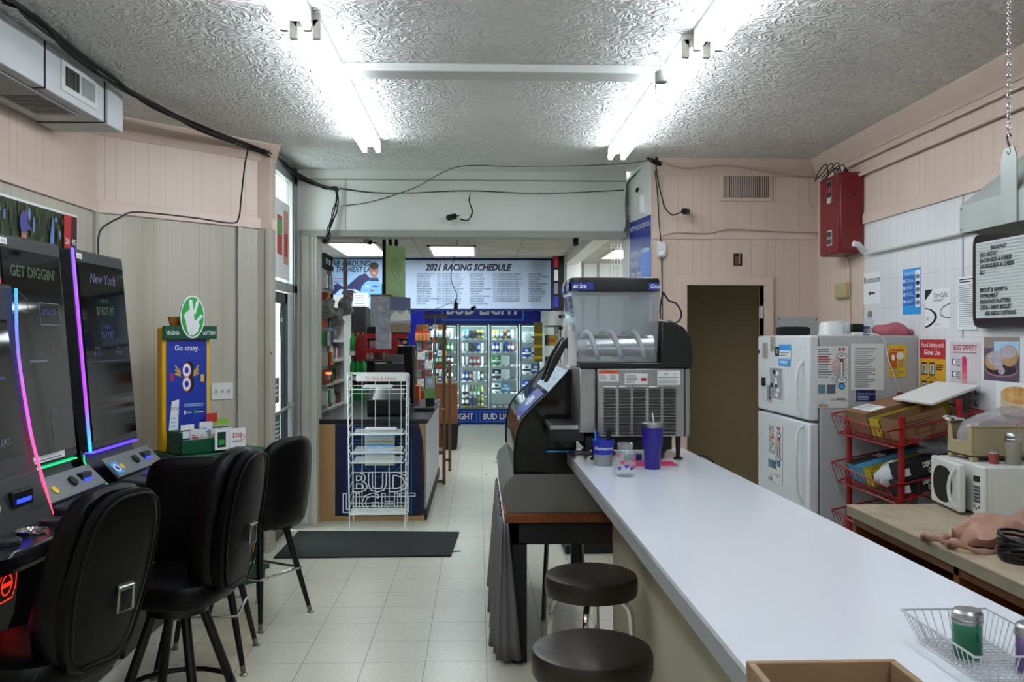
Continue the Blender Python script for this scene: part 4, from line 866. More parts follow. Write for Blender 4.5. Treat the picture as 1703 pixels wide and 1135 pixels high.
# notices on the front (facing -x): local frame rz=-90, x axis -> -y
def onfront(px0,py0,px1,py1, fn, base_, name, label, cat='notice', grp=None, par=None):
    a = PX(px0,py0,FX-.004); b_ = PX(px1,py1,FX-.004); p = Poster(abs(a.y-b_.y), a.z-(CH+(HY-py1)/F*0+0) if False else 1, base_, .001)
    h = a.z - PX(px0,py1,FX-.004).z; p = Poster(abs(a.y-b_.y), h, base_, .001); fn(p); return p.build(name, label, cat, (FX-.003,a.y,PX(px0,py1,FX-.004).z), R(-90), grp)
def onside(px0,py0,px1,py1, fn, base_, name, label, cat='notice'):
    a = PY(px0,py0,FY0-.003); b_ = PY(px1,py1,FY0-.003); p = Poster(b_.x-a.x, a.z-b_.z, base_, .001); fn(p); return p.build(name, label, cat, (a.x,FY0-.002,b_.z))
tape = mat('old_tape','#a9a08f',.5)
strip = lambda p: p.lines(.1,.9,.1,.9,7,inkg)
onfront(1268,570,1276,596, strip, tape, 'taped_note', 'leftmost narrow taped note high on the freezer door')
onfront(1281,560,1289,586, strip, tape, 'taped_note', 'narrow taped note at the top middle of the freezer door')
onfront(1275,640,1283,668, strip, tape, 'taped_note', 'narrow taped note low on the freezer door')
onfront(1296,573,1315,595, lambda p: p.rect(0,.55,1,1,bluel).lines(.1,.9,.1,.45,3,ink), paper, 'magnet_card', 'blue-topped card at the upper right of the freezer door','magnet')
onfront(1295,597,1314,608, lambda p: p.lines(.1,.9,.3,.8,2,paper), bluel, 'magnet_card', 'small plain blue card under the blue-topped card','magnet')
onfront(1289,577,1296,592, lambda p: p.disc(.5,.5,.3,.3,inkg), blackm, 'photo_magnet', 'little black and white photo beside the blue-topped card','magnet')
def bwphoto(p):
    g1 = mat('photo_grey','#5a5c5f',.5,noise=.7,nscale=60,col2='#b9bbbd'); p.rect(.06,.04,.94,.96,g1); 
    for i in range(9): p.disc(.2+.6*random.random(),.15+.7*random.random(),.10,.07,blackm if i%2 else paper,9)
onfront(1279,609,1303,664, bwphoto, paper, 'photo_print', 'black and white photo sheet in the middle of the freezer door','photo')
o = MB().box((-.018,-.02,-.03),(0,.03,.03)).build('magnet_clip', black, loc=PX(1272,635,FX), bevel=.003); tag(o,'black clip magnet left of the black and white photo','magnet')
o = MB().box((-.003,-.03,-.014),(0,.03,.014)).build('name_badge', steeld, loc=PX(1262,585,FX), bevel=.001); tag(o,'small metal maker badge at the left edge of the freezer door','badge')
def thermo(p):                            # two-level danger zone thermometer
    p.lines(.04,.48,.48,.97,12,inkg,.5,.35).lines(.04,.48,.74,.84,3,redp)
    rc = mat('ray_red','#c07d78',.5); bc = mat('ray_blue','#86a9bd',.5)
    for i in range(11):
        a = R(100+i*16); a2 = a+R(6)
        for s_, cy, mm in ((1,.66,rc),(1,.5,bc)):
            q_ = [(.78,cy),(.78+.33*cos(a)*1.0,cy+.18*sin(a)),(.78+.33*cos(a2),cy+.18*sin(a2))]
            if max(x for x, _ in q_) < .99: p.poly(q_, mm)
    for i in range(6):
        a = R(-60+i*22); q_ = [(.78,.6),(.78+.19*cos(a),.6+.2*sin(a)),(.78+.19*cos(a+.1),.6+.2*sin(a+.1))]; p.poly(q_, rc if i>2 else bc)
    p.rect(.73,.42,.83,.88,ink).rect(.75,.50,.81,.86,paper).rect(.75,.74,.81,.86,redp)
    p.disc(.78,.84,.16,.05,ink).disc(.78,.84,.14,.042,paper).disc(.78,.45,.16,.05,ink).disc(.78,.45,.14,.042,paper)
    p.disc(.78,.35,.10,.05,ink).disc(.78,.35,.075,.038,bluel).disc(.72,.95,.04,.025,redp).disc(.84,.95,.04,.025,redp)
    k = p.w; p.text("140'F", .78,.828,.085*k,ink,'CENTER',bold=.02).text("40'F", .78,.438,.085*k,ink,'CENTER',bold=.02)
    p.rect(.04,.24,.26,.38,mat('photo_blue','#5f7f95',.5)).rect(.32,.24,.58,.38,mat('photo_dark','#4d5a66',.5)).text('VA', .42,.12,.10*k,redp).lines(.6,.95,.12,.17,2,inkg).poly([(.04,.05),(.3,.04),(.22,.14)],skyb).rect(.05,.03,.35,.06,mat('tan_print','#a8835b',.5))
onside(1358,576,1411,679, thermo, paperg, 'food_safety_notice', "faded danger zone sheet with a 140'F to 40'F thermometer on the refrigerator side",)
onfront(1278,703,1301,798, thermo, paperg, 'food_safety_notice', "danger zone thermometer sheet on the lower refrigerator door")
onside(1415,572,1470,650, lambda p: p.lines(.12,.8,.06,.92,22,inkg,.4,.5), paperg, 'typed_sheet', 'grey typed page taped on the refrigerator side')
onside(1424,649,1456,668, lambda p: p.text('Cook in Lower',.08,.6,.018,paperg).lines(.08,.7,.1,.5,3,skyb), blued, 'blue_leaflet', 'dark blue leaflet low on the refrigerator side','leaflet')
ora = mat('orange_print2','#c05a1a',.5)
onside(1477,574,1507,627, lambda p: p.rect(.06,.27,.5,.78,ora).lines(.08,.9,.80,.90,2,redp,.6,.1).disc(.66,.66,.2,.12,paper).disc(.28,.6,.1,.1,paper).lines(.56,.95,.28,.55,5,inkg).lines(.08,.9,.05,.2,3,inkg).line([(.06,.24),(.5,.24),(.5,.3)],.003,ink), yel, 'yellow_leaflet', 'yellow and orange leaflet at the upper right of the refrigerator side','leaflet')
# on top of the refrigerator
t = thing('plastic_container','upturned white plastic tub on top of the refrigerator','tub',(2.33,5.69,FH)); MB().pillow(superell(.20,.17,4,28),[(1,0),(1,.012),(.93,.014),(.9,.07),(.78,.088),(.4,.09)],lambda u,v,d:(u,v,d)).build('tub', wire_w, t); MB().box((-.012,-.094,.0),(.012,-.086,.07)).box((-.008,-.09,.088),(.008,.08,.094)).build('latch', wire_w, t)
t = thing('weather_display','small black screened device on a white stand above the refrigerator notices','device',(2.42,5.56,FH)); MB().box((-.04,-.015,.022),(.04,.02,.075)).build('screen_housing', black, t, bevel=.006); MB().box((-.03,-.02,0),(.03,.03,.022)).build('stand', white, t, bevel=.003); MB().box((-.17,0,0),(-.03,.03,.008)).build('side_arm', white, t)
o = Poster(.07,.06,blue,.03); o.rect(.05,.3,.95,.7,yel).disc(.5,.5,.3,.15,bluel); o.build('small_carton','blue and yellow carton behind the black device','carton',(2.455,5.64,FH))
t = thing('spray_bottle','clear glass bottle with a silver cap standing by the pink cloth','bottle',(2.52,5.60,FH)); MB().lathe([(.0001,0),(.026,0),(.028,.01),(.028,.09),(.018,.112),(.013,.12)],n=20).build('bottle', clear, t); MB().lathe([(.015,.12),(.016,.125),(.016,.15),(.01,.158),(.0001,.158)],n=16).build('cap', steel, t)
mb = MB(); random.seed(5)
mb.pillow(superell(.23,.12,3,30),[(.9,0),(1,.012),(.97,.04),(.8,.065),(.4,.078)],lambda u,v,d:(u+.006*sin(d*90+u*50),v+.008*sin(u*60),d*(1+.12*sin(u*40))-.05*d*max(0,u)*8)); mb.ball((.115,-.02,.02),.03,(1,1,.7),10)
o = mb.build('pink_cloth', mat('pink_fabric','#b0606c',.9,bump=.2,bscale=30), loc=(2.655,5.60,FH), smooth=60); tag(o,'folded pink cloth on the right of the refrigerator top','cloth')
pts = [(2.44,5.60,FH+.006),(2.50,5.53,FH+.01),(2.555,5.49,FH-.02)]+[tuple(PY(a,b,5.485)) for a, b in ((1478,600),(1487,625),(1495,648),(1503,668))]
tag(MB().tube(curve(pts),.004).build('charging_cable', cablew), 'white cord draped over the refrigerator side', 'cord')
t = thing('serving_tray','black tray leaning in front of a white board behind the refrigerator top','tray',(2.30,6.35,FH)); MB().pillow(superell(.24,.065,5,24,(0,.035)),[(.9,0),(1,.005),(1,.05),(.9,.055)],lambda u,v,d:(u,d,v)).build('tray', blackm, t)
a = PY(1294,560,7.14); b_ = PY(1364,527,7.14); p = Poster(b_.x-a.x,.35,mat('grey_board','#a6a9a8',.4),.012); p.disc(.06,.94,.012,.02,ink,8).disc(.95,.94,.012,.02,ink,8); p.build('wall_board','pale grey screwed board on the pink wall behind the refrigerator','board',(a.x,PYW-.001,b_.z-.35))

# ================= red wire rack
redw = mat('red_rack','#8c1014',.35); t = thing('wire_rack','red three-tier metal rack with tilted baskets between the refrigerator and the microwave','rack',(2.28,4.72,0))
for (x, y, h) in ((.02,0,1.19),(.02,.68,1.15),(.34,0,1.28),(.34,.68,1.28)): MB().cyl((x,y,0),(x,y,h),.017,n=14).build('post', redw, t)
def basket(z):
    mb = MB(); q = lambda x, y, dz: (x, y, z+dz+x*.28)
    mb.tube([q(-.07,-.03,.10),q(-.07,.73,.13),q(.46,.73,.09),q(.46,-.03,.06)],.0055,6,True)
    mb.tube([q(-.03,-.03,0),q(-.03,.73,0),q(.46,.73,0),q(.46,-.03,0)],.005,6,True)
    for k in range(14): y = -.03+.76*k/13; mb.tube([q(-.07,y,.10+.03*k/13),q(-.03,y,0),q(.46,y,0)],.0028,5)
    for k in range(6): x = .02+.46*k/6; mb.tube([q(x,-.03,.09),q(x,-.03,0),q(x,.73,0),q(x,.73,.11)],.0028,5)
    mb.build('basket', redw, t); MB().box((.05,-.022,z+.01),(.09,.0,z+.04)).box((.35,-.022,z+.09),(.39,0,z+.12)).build('bracket', redw, t)
for z in (1.03,.73,.43): basket(z)
def onrack(y, z, x=.03): return Vector((2.28+x, 4.72+y, z+x*.28+.006))
tl = -atan2(.28,1)
def rbox(name, label, y, z, w, d, h, m_, top=False, x=.03, fn=None, cat='box', tw=0, parts=None):
    o = thing(name, label, cat, onrack(y, z, x)); o.rotation_euler = (0, tl, tw)
    if top:
        mb = MB(); k = .004; mb.box((0,0,0),(d,w,k)); mb.box((0,0,0),(k,w,h)); mb.box((d-k,0,0),(d,w,h)); mb.box((0,0,0),(d,k,h)); mb.box((0,w-k,0),(d,w,h)); mb.build('box_walls', m_, o, smooth=0)
    else: MB().box((0,0,0),(d,w,h)).build('box_body', m_, o, bevel=.002)
    if fn:
        p = Poster(d, h, m_, .0005); fn(p); p.build('printed_side', loc=(0,-.0005,0), parent=o)
    return o
def wlabel(p): p.rect(.05,.2,.55,.8,paper)
o = rbox('cardboard_box','cardboard carton with a white W01101 label at the left of the top basket',.40,1.03,.30,.40,.13,card)
p = Poster(.26,.10,paper,.001); p.text('W01101',.1,.12,.055,ink,sx=.9).lines(.1,.9,.55,.9,4,inkg); lb = p.build('box_label', parent=o); lb.matrix_local = Matrix.Translation((.04,.27,.1315)) @ Matrix.Rotation(R(-90),4,'Z') @ Matrix.Rotation(R(-90),4,'X')
yb = mat('yellow_foam','#b5a423',.7,noise=.2,nscale=30); rbox('yellow_tray','yellow tray between the two cartons in the top basket',.24,1.03,.13,.42,.105,yb,True,cat='tray')
rbox('open_carton','open brown cardboard carton at the right of the top basket',.0,1.03,.22,.27,.125,card,True,fn=lambda p: p.lines(.1,.9,.6,.85,2,mat('carton_ink','#4a3322',.7)).line([(.3,.2),(.7,.2),(.7,.45),(.3,.45)],.004,ink,True))
p = Poster(.62,.50,white,.018); o = p.build('white_board','white board leaning across the back of the top basket','board'); o.matrix_world = Matrix.Translation((2.40,4.72,1.27)) @ Matrix.Rotation(R(-24),4,'Y') @ Matrix.Rotation(R(-90),4,'X')
o.matrix_world = Matrix(); o.rotation_euler = (0,0,0)
bpy.data.objects.remove(o)
o = MB().box((0,0,0),(.29,.45,.016)).build('white_board', white, bevel=.003); o.location = (2.48,4.74,1.245); o.rotation_euler = (0,R(-20),0); tag(o,'white board leaning across the back of the top basket','board')
bt = mat('box_teal','#3c7f9e',.5)
o = rbox('glove_box','blue and black box marked 500 at the left of the middle basket',.46,.73,.24,.42,.10,bt)
p = Poster(.24,.42,bt,.001); p.rect(0,0,.55,1,blackm).text('500',.06,.4,.07,paper,bold=.02); lb = p.build('printed_top', parent=o); lb.matrix_local = Matrix.Translation((0,.24,.101)) @ Matrix.Rotation(R(-90),4,'Z') @ Matrix.Rotation(R(-90),4,'X')
rbox('yellow_tray','yellow tray in the middle basket beside the white bag',.34,.73,.11,.42,.10,yb,True,cat='tray')
mb = MB(); mb.pillow(superell(.26,.18,2.6,22),[(.5,0),(.95,.02),(1,.06),(.8,.11),(.4,.14),(.15,.15)],lambda u,v,d:(u+.012*sin(v*70+d*60),v+.012*sin(u*60+d*40),d+.014*sin(u*55)*cos(v*60))); o = mb.build('plastic_bag', mat('thin_white_plastic','#b7babd',.3,bump=.5,bscale=30), loc=onrack(.23,.73,.12), smooth=60); tag(o,'crumpled white plastic bag in the middle basket','bag')
gb = lambda p: p.text('DISPOSABLE',.76,.52,.040,paper,'RIGHT',bold=.03,sx=.5).text('GLOVES',.74,.08,.040,paper,'RIGHT',bold=.03,sx=.55).rect(.04,.25,.16,.75,paperg)
for k in range(2): rbox('glove_box',('lower','upper')[k]+' of two black DISPOSABLE GLOVES boxes stacked at the right of the middle basket',.0,.73+.092*k,.13,.31,.082,blackm,fn=gb)
o = MB().pillow(superell(.2,.13,3,20),[(.9,0),(1,.02),(.8,.05),(.3,.06)],lambda u,v,d:(u,v,d+.006*sin(u*70))).build('plastic_wrap', clear, loc=onrack(.07,.90,.25), smooth=60); tag(o,'clear plastic wrapped pack on top of the glove boxes','pack')
rbox('cardboard_tray','low cardboard tray in the bottom basket of the red rack',.1,.43,.45,.36,.08,card,True,cat='box')
# ================= on the tan counter
mw = thing('microwave','white microwave with an oval window, its door slightly open, on the tan counter','microwave',(2.28,3.87,ZB)); mwm = mat('microwave_white','#c9cac4',.4)
mb = MB(); mb.box((.0,.0,.012),(.38,.43,.235)); mb.box((.02,.02,0),(.05,.05,.012)); mb.box((.02,.38,0),(.05,.41,.012)); mb.build('cabinet', mwm, mw, bevel=.006)
mb = MB(); mb.box((-.02,.0,.012),(.0,.09,.235)); cp = mb.build('control_panel', mwm, mw, bevel=.006)
mb = MB(); mb.box((-.024,.03,.165),(-.02,.075,.19)); mb.build('display', black, cp)
mb = MB()
for r_ in range(5):
    for c_ in range(3): mb.box((-.023,.028+c_*.018,.07+r_*.016),(-.02,.041+c_*.018,.081+r_*.016))
for y_, z_ in ((.035,.05),(.055,.042),(.07,.05)): mb.cyl((-.024,y_,z_),(-.02,y_,z_),.005,n=10)
kp = mb.build('keypad', mat('key_grey','#4a5257',.5), cp); kp['label'] = 'grey keypad buttons'
door = bpy.data.objects.new('door', None); C.objects.link(door); door.parent = mw; door.location = (-.002,.43,0); door.rotation_euler.z = R(-7)
d0 = MB().box((-.034,-.33,.012),(0,0,.235)).build('door_panel', mwm, door, bevel=.008)
ov = [(.0,)]; mb = MB(); n_ = 30; P_ = []
for i in range(n_):
    a = 2*pi*i/n_; yy = -.15+.11*math.copysign(abs(cos(a))**.8, cos(a)); zz = .118+.085*math.copysign(abs(sin(a))**.8, sin(a)); P_.append((yy,zz))
mb.prism(P_,'x',-.037,-.030); mb.build('oval_window', mat('window_black','#080808',.35,spec=.2), d0)
mb = MB(); mb.tube(curve([(-.034,-.30,.215),(-.052,-.285,.17),(-.056,-.275,.118),(-.052,-.285,.065),(-.034,-.30,.03)]),.009,8); mb.build('door_handle', mwm, d0)
MB().box((.03,-.0015,.04),(.35,0,.205)).build('side_panel', mwm, mw, bevel=.003)
t = thing('plastic_bin','beige plastic bin with a cut-down front standing on the microwave','bin',(2.31,4.05,ZB+.235)); bg = mat('beige_plastic','#9c8f6d',.45)
mb = MB(); k = .006; mb.box((0,0,.02),(.46,.22,.03)); mb.box((0,0,.02),(.46,k,.165)); mb.box((0,.22-k,.02),(.46,.22,.165)); mb.box((.46-k,0,.02),(.46,.22,.165)); mb.prism([(0,.02),(.22,.02),(.22,.165),(.19,.165),(.175,.09),(.05,.09),(.035,.165),(0,.165)],'x',0,k)
for (x, y) in ((0,0),(.43,0),(0,.19),(.43,.19)): mb.box((x,y,0),(x+.03,y+.03,.02))
mb.build('bin_walls', bg, t, bevel=.003); mb = MB(); mb.box((-.006,-.006,.160),(.466,.003,.170)); mb.box((-.006,.217,.160),(.466,.226,.170)); mb.build('bin_rim', bg, t, bevel=.003)
t = thing('cake_dome','clear plastic cake container with pink printing lying tilted in the beige bin','container',(2.49,4.16,ZB+.235+.125)); t.rotation_euler = (0,R(-18),0)
cd_ = thin('frosted_clear','#f0ecf0',.35,'#cfc9cd'); MB().pillow(superell(.36,.20,3,32),[(1,0),(1.02,.01),(1,.02),(.95,.05),(.75,.09),(.4,.105),(.1,.108)],lambda u,v,d:(u,v*.9,d)).build('dome', cd_, t)
mb = MB(); [mb.cyl((-.12+.03*i,-.085,.03+.006*(i%3)),(-.118+.03*i,-.089,.03),.004,n=6) for i in range(8)]; mb.build('pink_print', hot, t)
tag(MB().lathe([(.0001,.0),(.06,.0),(.06,.02),(.045,.035),(.0001,.04)],n=24).build('green_dish', mat('green_plastic','#0e6a35',.4), loc=(2.70,4.13,ZB+.235+.15)), 'green plastic lid at the right of the beige bin', 'lid')
mb = MB(); mb.ball((0,0,0),.028,(1.2,.9,.6),8); mb.ball((.04,.01,-.004),.022,(1.3,.8,.5),8); mb.ball((-.02,.015,.008),.016,(1,1.2,.7),8)
tag(mb.build('foil_wad', chrome, loc=(2.325,4.255,ZB+.235+.183), smooth=20), 'crumpled foil on the left corner of the beige bin', 'foil')
shaker((2.377,3.99,ZB+.235), .021, .065, mat('red_spice','#8a3a38',.5), 'small shaker with a red and white label on the microwave', cat='shaker', grp=None)
shaker((2.456,3.97,ZB+.235), .033, .145, mat('ribbed_glass','#b9b5a2',.1,trans=.5), 'tall glass sugar shaker on the microwave', fill=mat('spice_powder','#8a7c5d',.8))
# brown bag and black cable coil
bagm = mat('brown_plastic_bag','#a87f6c',.35,noise=.2,nscale=12,bump=.5,bscale=18)
t = thing('shopping_bag','crumpled thin brown plastic shopping bag with loose handles on the tan counter','bag',(2.10,3.40,ZB))
mb = MB(); mb.pillow(superell(.44,.22,2.6,36),[(.8,0),(1,.01),(.98,.05),(.8,.085),(.5,.105),(.2,.11)],lambda u,v,d:(u+.012*sin(v*50+d*70),v+.02*sin(u*28+d*50),d*(1+.28*sin(u*26)*cos(v*33))+.004)); mb.build('bag_body', bagm, t, smooth=60)
for (ox, oy, s_) in ((-.25,.04,1),(-.20,-.08,1.15)):
    P_ = []; 
    for i in range(17): a = R(60)+2*pi*i/16*.8; P_.append((ox+.075*s_*cos(a)*1.1, oy+.05*s_*sin(a), .02+.018*sin(a*2+1)))
    mb = MB(); mb.tube(P_, [.013+.006*sin(i*1.7) for i in range(17)], 8); mb.build('bag_handle', bagm, t, smooth=60)
p = Poster(.10,.03,bagm,.0005); 
mb = MB(); 
for k in range(9):
    a = k*.7; pts = [(.085*cos(2*pi*i/26)*(1+.05*sin(a+i)), .09*sin(2*pi*i/26), .012+k*.009+.014*sin(2*pi*i/26+a)) for i in range(26)]; mb.tube(pts,.006,6,True)
mb.ball((0,0,.045),.06,(1,1,.6),10)
tag(mb.build('cable_coil', black, loc=(2.00,3.16,ZB), smooth=60), 'black coiled cord bundle at the right edge of the tan counter', 'cord')

# ================= right wall posters, menu board, pipe, hood, red box
WX = RX-.003
def onwall(px0,py0,px1,py1, fn, base_, name, label, cat='poster', off=.003, thick=.001):
    a = PX(px0,py0,RX-off); c_ = PX(px0,py1,RX-off); b_ = PX(px1,py0,RX-off)
    p = Poster(a.y-b_.y, a.z-c_.z, base_, thick); fn(p); return p.build(name, label, cat, (RX-off+.002,a.y,c_.z), R(-90))
onwall(1436,456,1464,507, lambda p: p.text('Restroom',.5,.68,p.w*.235,ink,'CENTER',bold=.01).poly([(.28,.34),(.42,.26),(.42,.31),(.68,.31),(.68,.37),(.42,.37),(.42,.42)],ink), paper,'restroom_sign','white Restroom paper with an arrow to the left on the tiled wall','sign')
def cook(p):
    p.rect(0,.2,.68,.84,mat('panel_blue','#2a64b0',.5)).text('Cook in Later',.06,.87,p.w*.14,paper).rect(.72,.15,.98,.95,paper)
    for k in range(4): p.rect(.05,.25+k*.15,.15,.32+k*.15,paper).lines(.2,.64,.25+k*.15,.33+k*.15,3,skyb)
    for k in range(5): p.disc(.85,.25+k*.14,.11,.05,blued if k%2 else inkg,10)
onwall(1501,449,1531,524, cook, bluel,'blue_chart','tall blue printed chart taped high on the white tiles')
def serv(p):
    p.poly([(.0,1),(.32,1),(.22,.9),(.0,.72)],ink).text('ServSafe',.36,.78,p.w*.16,ink).lines(.36,.8,.68,.75,2,inkg)
    A = [(.0,.55),(.28,.50),(.46,.40),(.5,.3),(.42,.18),(.2,.06),(.0,.03),(.0,.06),(.18,.12),(.34,.2),(.4,.3),(.36,.39),(.22,.48),(.0,.52)]; p.poly(A,ink); p.line([(1,.62),(.75,.55),(.62,.45),(.65,.34),(.85,.27),(1,.28)],.008,inkg)
    p.text('01',.06,.22,p.w*.12,ink).lines(.4,.7,.1,.13,1,inkg)
onwall(1538,483,1580,548, serv, paper,'certificate_poster','white certificate sheet with black swooshes on the tiles')
onwall(1592,462,1624,549, lambda p: p.lines(.1,.9,.88,.97,2,ink).lines(.08,.92,.05,.86,22,inkg,.3,.1), paper,'handwritten_list','pale lined list half tucked behind the menu board','list',off=.010)
def glove(p):
    p.rect(0,.70,1,1,redp).text('Food Safety and',.5,.88,p.w*.135,paper,'CENTER',bold=.01).text('Glove Use',.5,.76,p.w*.15,paper,'CENTER',bold=.01)
    def fig(x,y): p.rect(x,y,x+.2,y+.20,ink).rect(x+.02,y+.02,x+.18,y+.17,paperg).disc(x+.1,y+.11,.06,.05,inkg,9).disc(x+.08,y+.05,.05,.03,bluel,8)
    for x,y in ((.10,.44),(.40,.44),(.10,.14),(.40,.14),(.70,.14)): fig(x,y)
    for x in (.2,.5,.8): p.line([(.5,.44),(x,.34)],.003,ink)
    p.lines(.66,.95,.52,.62,3,ink)
onwall(1529,565,1572,668, glove, mat('amber_print','#cf9a1f',.5),'safety_poster','yellow Food Safety and Glove Use poster with a red heading beside the refrigerator')
def egg(p):
    p.text('EGG SAFETY',.5,.90,p.w*.145,redp,'CENTER',bold=.02).lines(.25,.75,.95,.965,1,ink).lines(.1,.9,.865,.885,1,inkg,.6,.02)
    n_=12; cs_=['#c22a64','#c94a6a','#cf6d78','#c98a90','#b9a0b5','#a9a5c5','#9aa8cf','#8aa5d5']
    for i,c__ in enumerate(cs_): p.rect(.41,.80-.08*(i+1),.57,.80-.08*i,mat('egg_grad%d'%i,c__,.5))
    p.disc(.49,.80,.08,.03,mat('egg_grad0',cs_[0],.5))
    for k in range(3): p.disc(.13,.76-.15*k,.06,.04,blued,12).disc(.15,.76-.15*k,.04,.03,paper,10).lines(.22,.40,.70-.15*k,.80-.15*k,4,inkg)
    for k in range(4): p.disc(.88,.42-.13*k,.06,.04,blued,12).disc(.90,.43-.13*k,.04,.025,skyb,10).lines(.6,.8,.36-.13*k,.46-.13*k,4,inkg)
onwall(1580,569,1630,705, egg, mat('pinkish_paper','#c9bfc2',.6),'egg_poster','pale EGG SAFETY poster with a pink and blue thermometer')
def bisc(p):
    pl = mat('plate_purple','#2a1c26',.4); gr = mat('gravy','#b5aab5',.5,noise=.3,nscale=40); bi = mat('biscuit_print','#b98f62',.6,noise=.3,nscale=30)
    p.rect(0,.75,1,1,mat('wood_print','#8a7a6e',.5)).rect(.3,.6,1,.9,skyb).disc(.5,.25,.46,.16,mat('plate_pink','#8f6a70',.4),28).disc(.5,.27,.43,.14,pl,28).disc(.72,.58,.26,.24,bi,20).disc(.30,.46,.27,.22,bi,20).disc(.68,.66,.24,.14,gr,14).disc(.34,.52,.22,.16,gr,14).disc(.52,.24,.10,.09,gr,12).disc(.42,.38,.14,.12,gr,12).disc(.16,.66,.05,.03,green,8)
onwall(1636,561,1695,632, bisc, mat('photo_violet','#55445c',.5),'food_photo','photo of biscuits under gravy on a dark plate','photo')
def sand(p):
    tp = mat('toasted','#b9772a',.5,noise=.5,nscale=25,col2='#d3b27a'); br = mat('bread_print','#c9b896',.5,noise=.2,nscale=20)
    p.disc(.5,.30,.36,.14,yel).disc(.5,.36,.40,.14,mat('sausage_print','#4d261c',.6,noise=.4,nscale=30)).disc(.5,.48,.38,.18,br,24).rect(.12,.48,.88,.72,br).disc(.5,.74,.38,.18,tp,24)
onwall(1656,634,1730,712, sand, paper,'food_photo','photo of a toasted biscuit and sausage sandwich','photo')
# menu board
a = PX(1622,391,RX-.04); zt, zb_ = 2.19, 1.668; t = thing('menu_board','black framed letter board listing BREAKFAST items on the right wall','menu board',(RX-.003,a.y,zb_),R(-90))
W_, H_ = 1.0, zt-zb_
MB().pillow(superell(W_,H_,14,40,(W_/2,H_/2)),[(1,0),(1,.05),(.97,.06)],lambda u,v,d:(u,-d,v)).build('frame', mat('frame_black','#16121c',.3), t)
p = Poster(W_-.10,H_-.11,mat('letter_felt','#c3c9c6',.5),.004); nl = 24
gl = mat('board_groove','#a9b0ad',.6)
for k in range(nl): p.rect(0,k/nl,1,k/nl+.012,gl)
fs2 = .046
for i,(s_,x_) in enumerate([('BREAKFAST',.16),('EGG BISCUIT',.05),('BACON EGG & CHEESE',.05),('SAUSAGE EGG & CHEESE',.05),('BLT',.05),('',0),('',0),('BISCUIT & GRAVY $-',.05),('EXTRA MEAT',.05),('BREAKFAST PLATTERS',.05),('2 EGG 1 MEAT BISCUIT',.05),('ASK ABOUT OPTIONS',.10)]):
    if s_: p.text(s_, x_, .885-.077*i, .030, ink, bold=.035, sx=.92)
p.build('letter_panel', loc=(.05,-.058,.055), parent=t)
# white conduit pipe
P_ = [PX(1419,405,RX-.16), PX(1428,408,RX-.12), PX(1434,416,RX-.07), PX(1442,421,RX-.035), PX(1455,418,RX-.03)]
e_ = PX(1600,391,RX-.03); e2 = Vector((RX-.03, 1.0, (P_[-1].z+e_.z)/2))
mb = MB(); mb.tube(curve(P_[:4],4)+[P_[3]], .022, 10); zz = P_[4].z; mb.tube([P_[3],(RX-.03,P_[4].y,zz),(RX-.03,3.72,zz+.0)],.016,10)
tag(mb.build('waste_pipe', white), 'white painted pipe with an elbow running along the tiled wall from the red cabinet', 'pipe')
y_ = PX(1603,450,RX).y; struct(MB().box((RX-.006,y_,1.62),(RX,y_+.012,2.44)).build('trim_13', mat('tile_joint','#a9aaab',.5)))
# red suppression cabinet
t = thing('suppression_cabinet','red metal fire suppression cabinet high in the corner by the pink wall','cabinet',(2.605,6.29,2.235)); rc = mat('cabinet_red','#6b0b14',.35)
MB().box((.012,0,0),(RX-2.605-.002,.36,.585)).build('cabinet_body', rc, t, bevel=.005); MB().box((0,.005,.005),(.012,.355,.58)).build('cabinet_door', rc, t, bevel=.004)
p = Poster(.09,.17,inkg,.001); p.rect(.1,.3,.9,.95,blackm).disc(.5,.6,.25,.15,redp).lines(.1,.9,.03,.25,3,paper); p.build('gauge_label', loc=(-.0005,.22,.38), rz=R(-90), parent=t)
p = Poster(.09,.11,paperg,.001); p.rect(.06,.06,.94,.94,mat('label_dark','#3b3233',.5)).text('ANSUL',.5,.42,.026,paperg,'CENTER'); p.build('name_label', loc=(-.0005,.22,.07), rz=R(-90), parent=t)
MB().cyl((.11,-.003,.42),(.11,.0,.42),.009,n=12).build('knockout', blackm, t)
mb = MB(); random.seed(9)
for k in range(7):
    a = Vector((2.60+random.random()*.18, 6.32+random.random()*.3, 2.83)); mb.tube(curve([a,a+Vector((-.03,-.02,.05+.03*random.random())),a+Vector((-.07,.02,.02)),a+Vector((-.06-.05*random.random(),.1,-.03))]),.004)
mb.ball((2.70,6.40,2.845),.02,n=8)
tag(mb.build('cable_tangle', cable), 'tangle of black wires on top of the red cabinet', 'cable')
tag(MB().tube(curve([PX(1403,430,RX-.01)+Vector((0,0,.02)),PX(1412,436,RX-.01),PX(1413,480,RX-.01),PX(1414,530,RX-.01),PX(1413,552,RX-.03)]),.004).build('wall_wire', pinkc), 'pale wire hanging down the pink wall below the red cabinet', 'cable')
a = PX(1391,497,RX-.02); t = thing('door_chime','beige louvred chime box on the pink wall beside the Restroom paper','chime box',(RX-.001,a.y,a.z),R(-90)); cb = mat('beige_cover','#a8986f',.5)
W_ = a.y-PX(1411,497,RX-.02).y; MB().box((0,-.035,0),(W_,0,.11)).build('housing', cb, t, bevel=.004); mb = MB(); [mb.box((.01,-.038,.015+k*.012),(W_-.01,-.035,.02+k*.012)) for k in range(8)]; mb.build('grille', mat('beige_slat','#c2b489',.5), t)
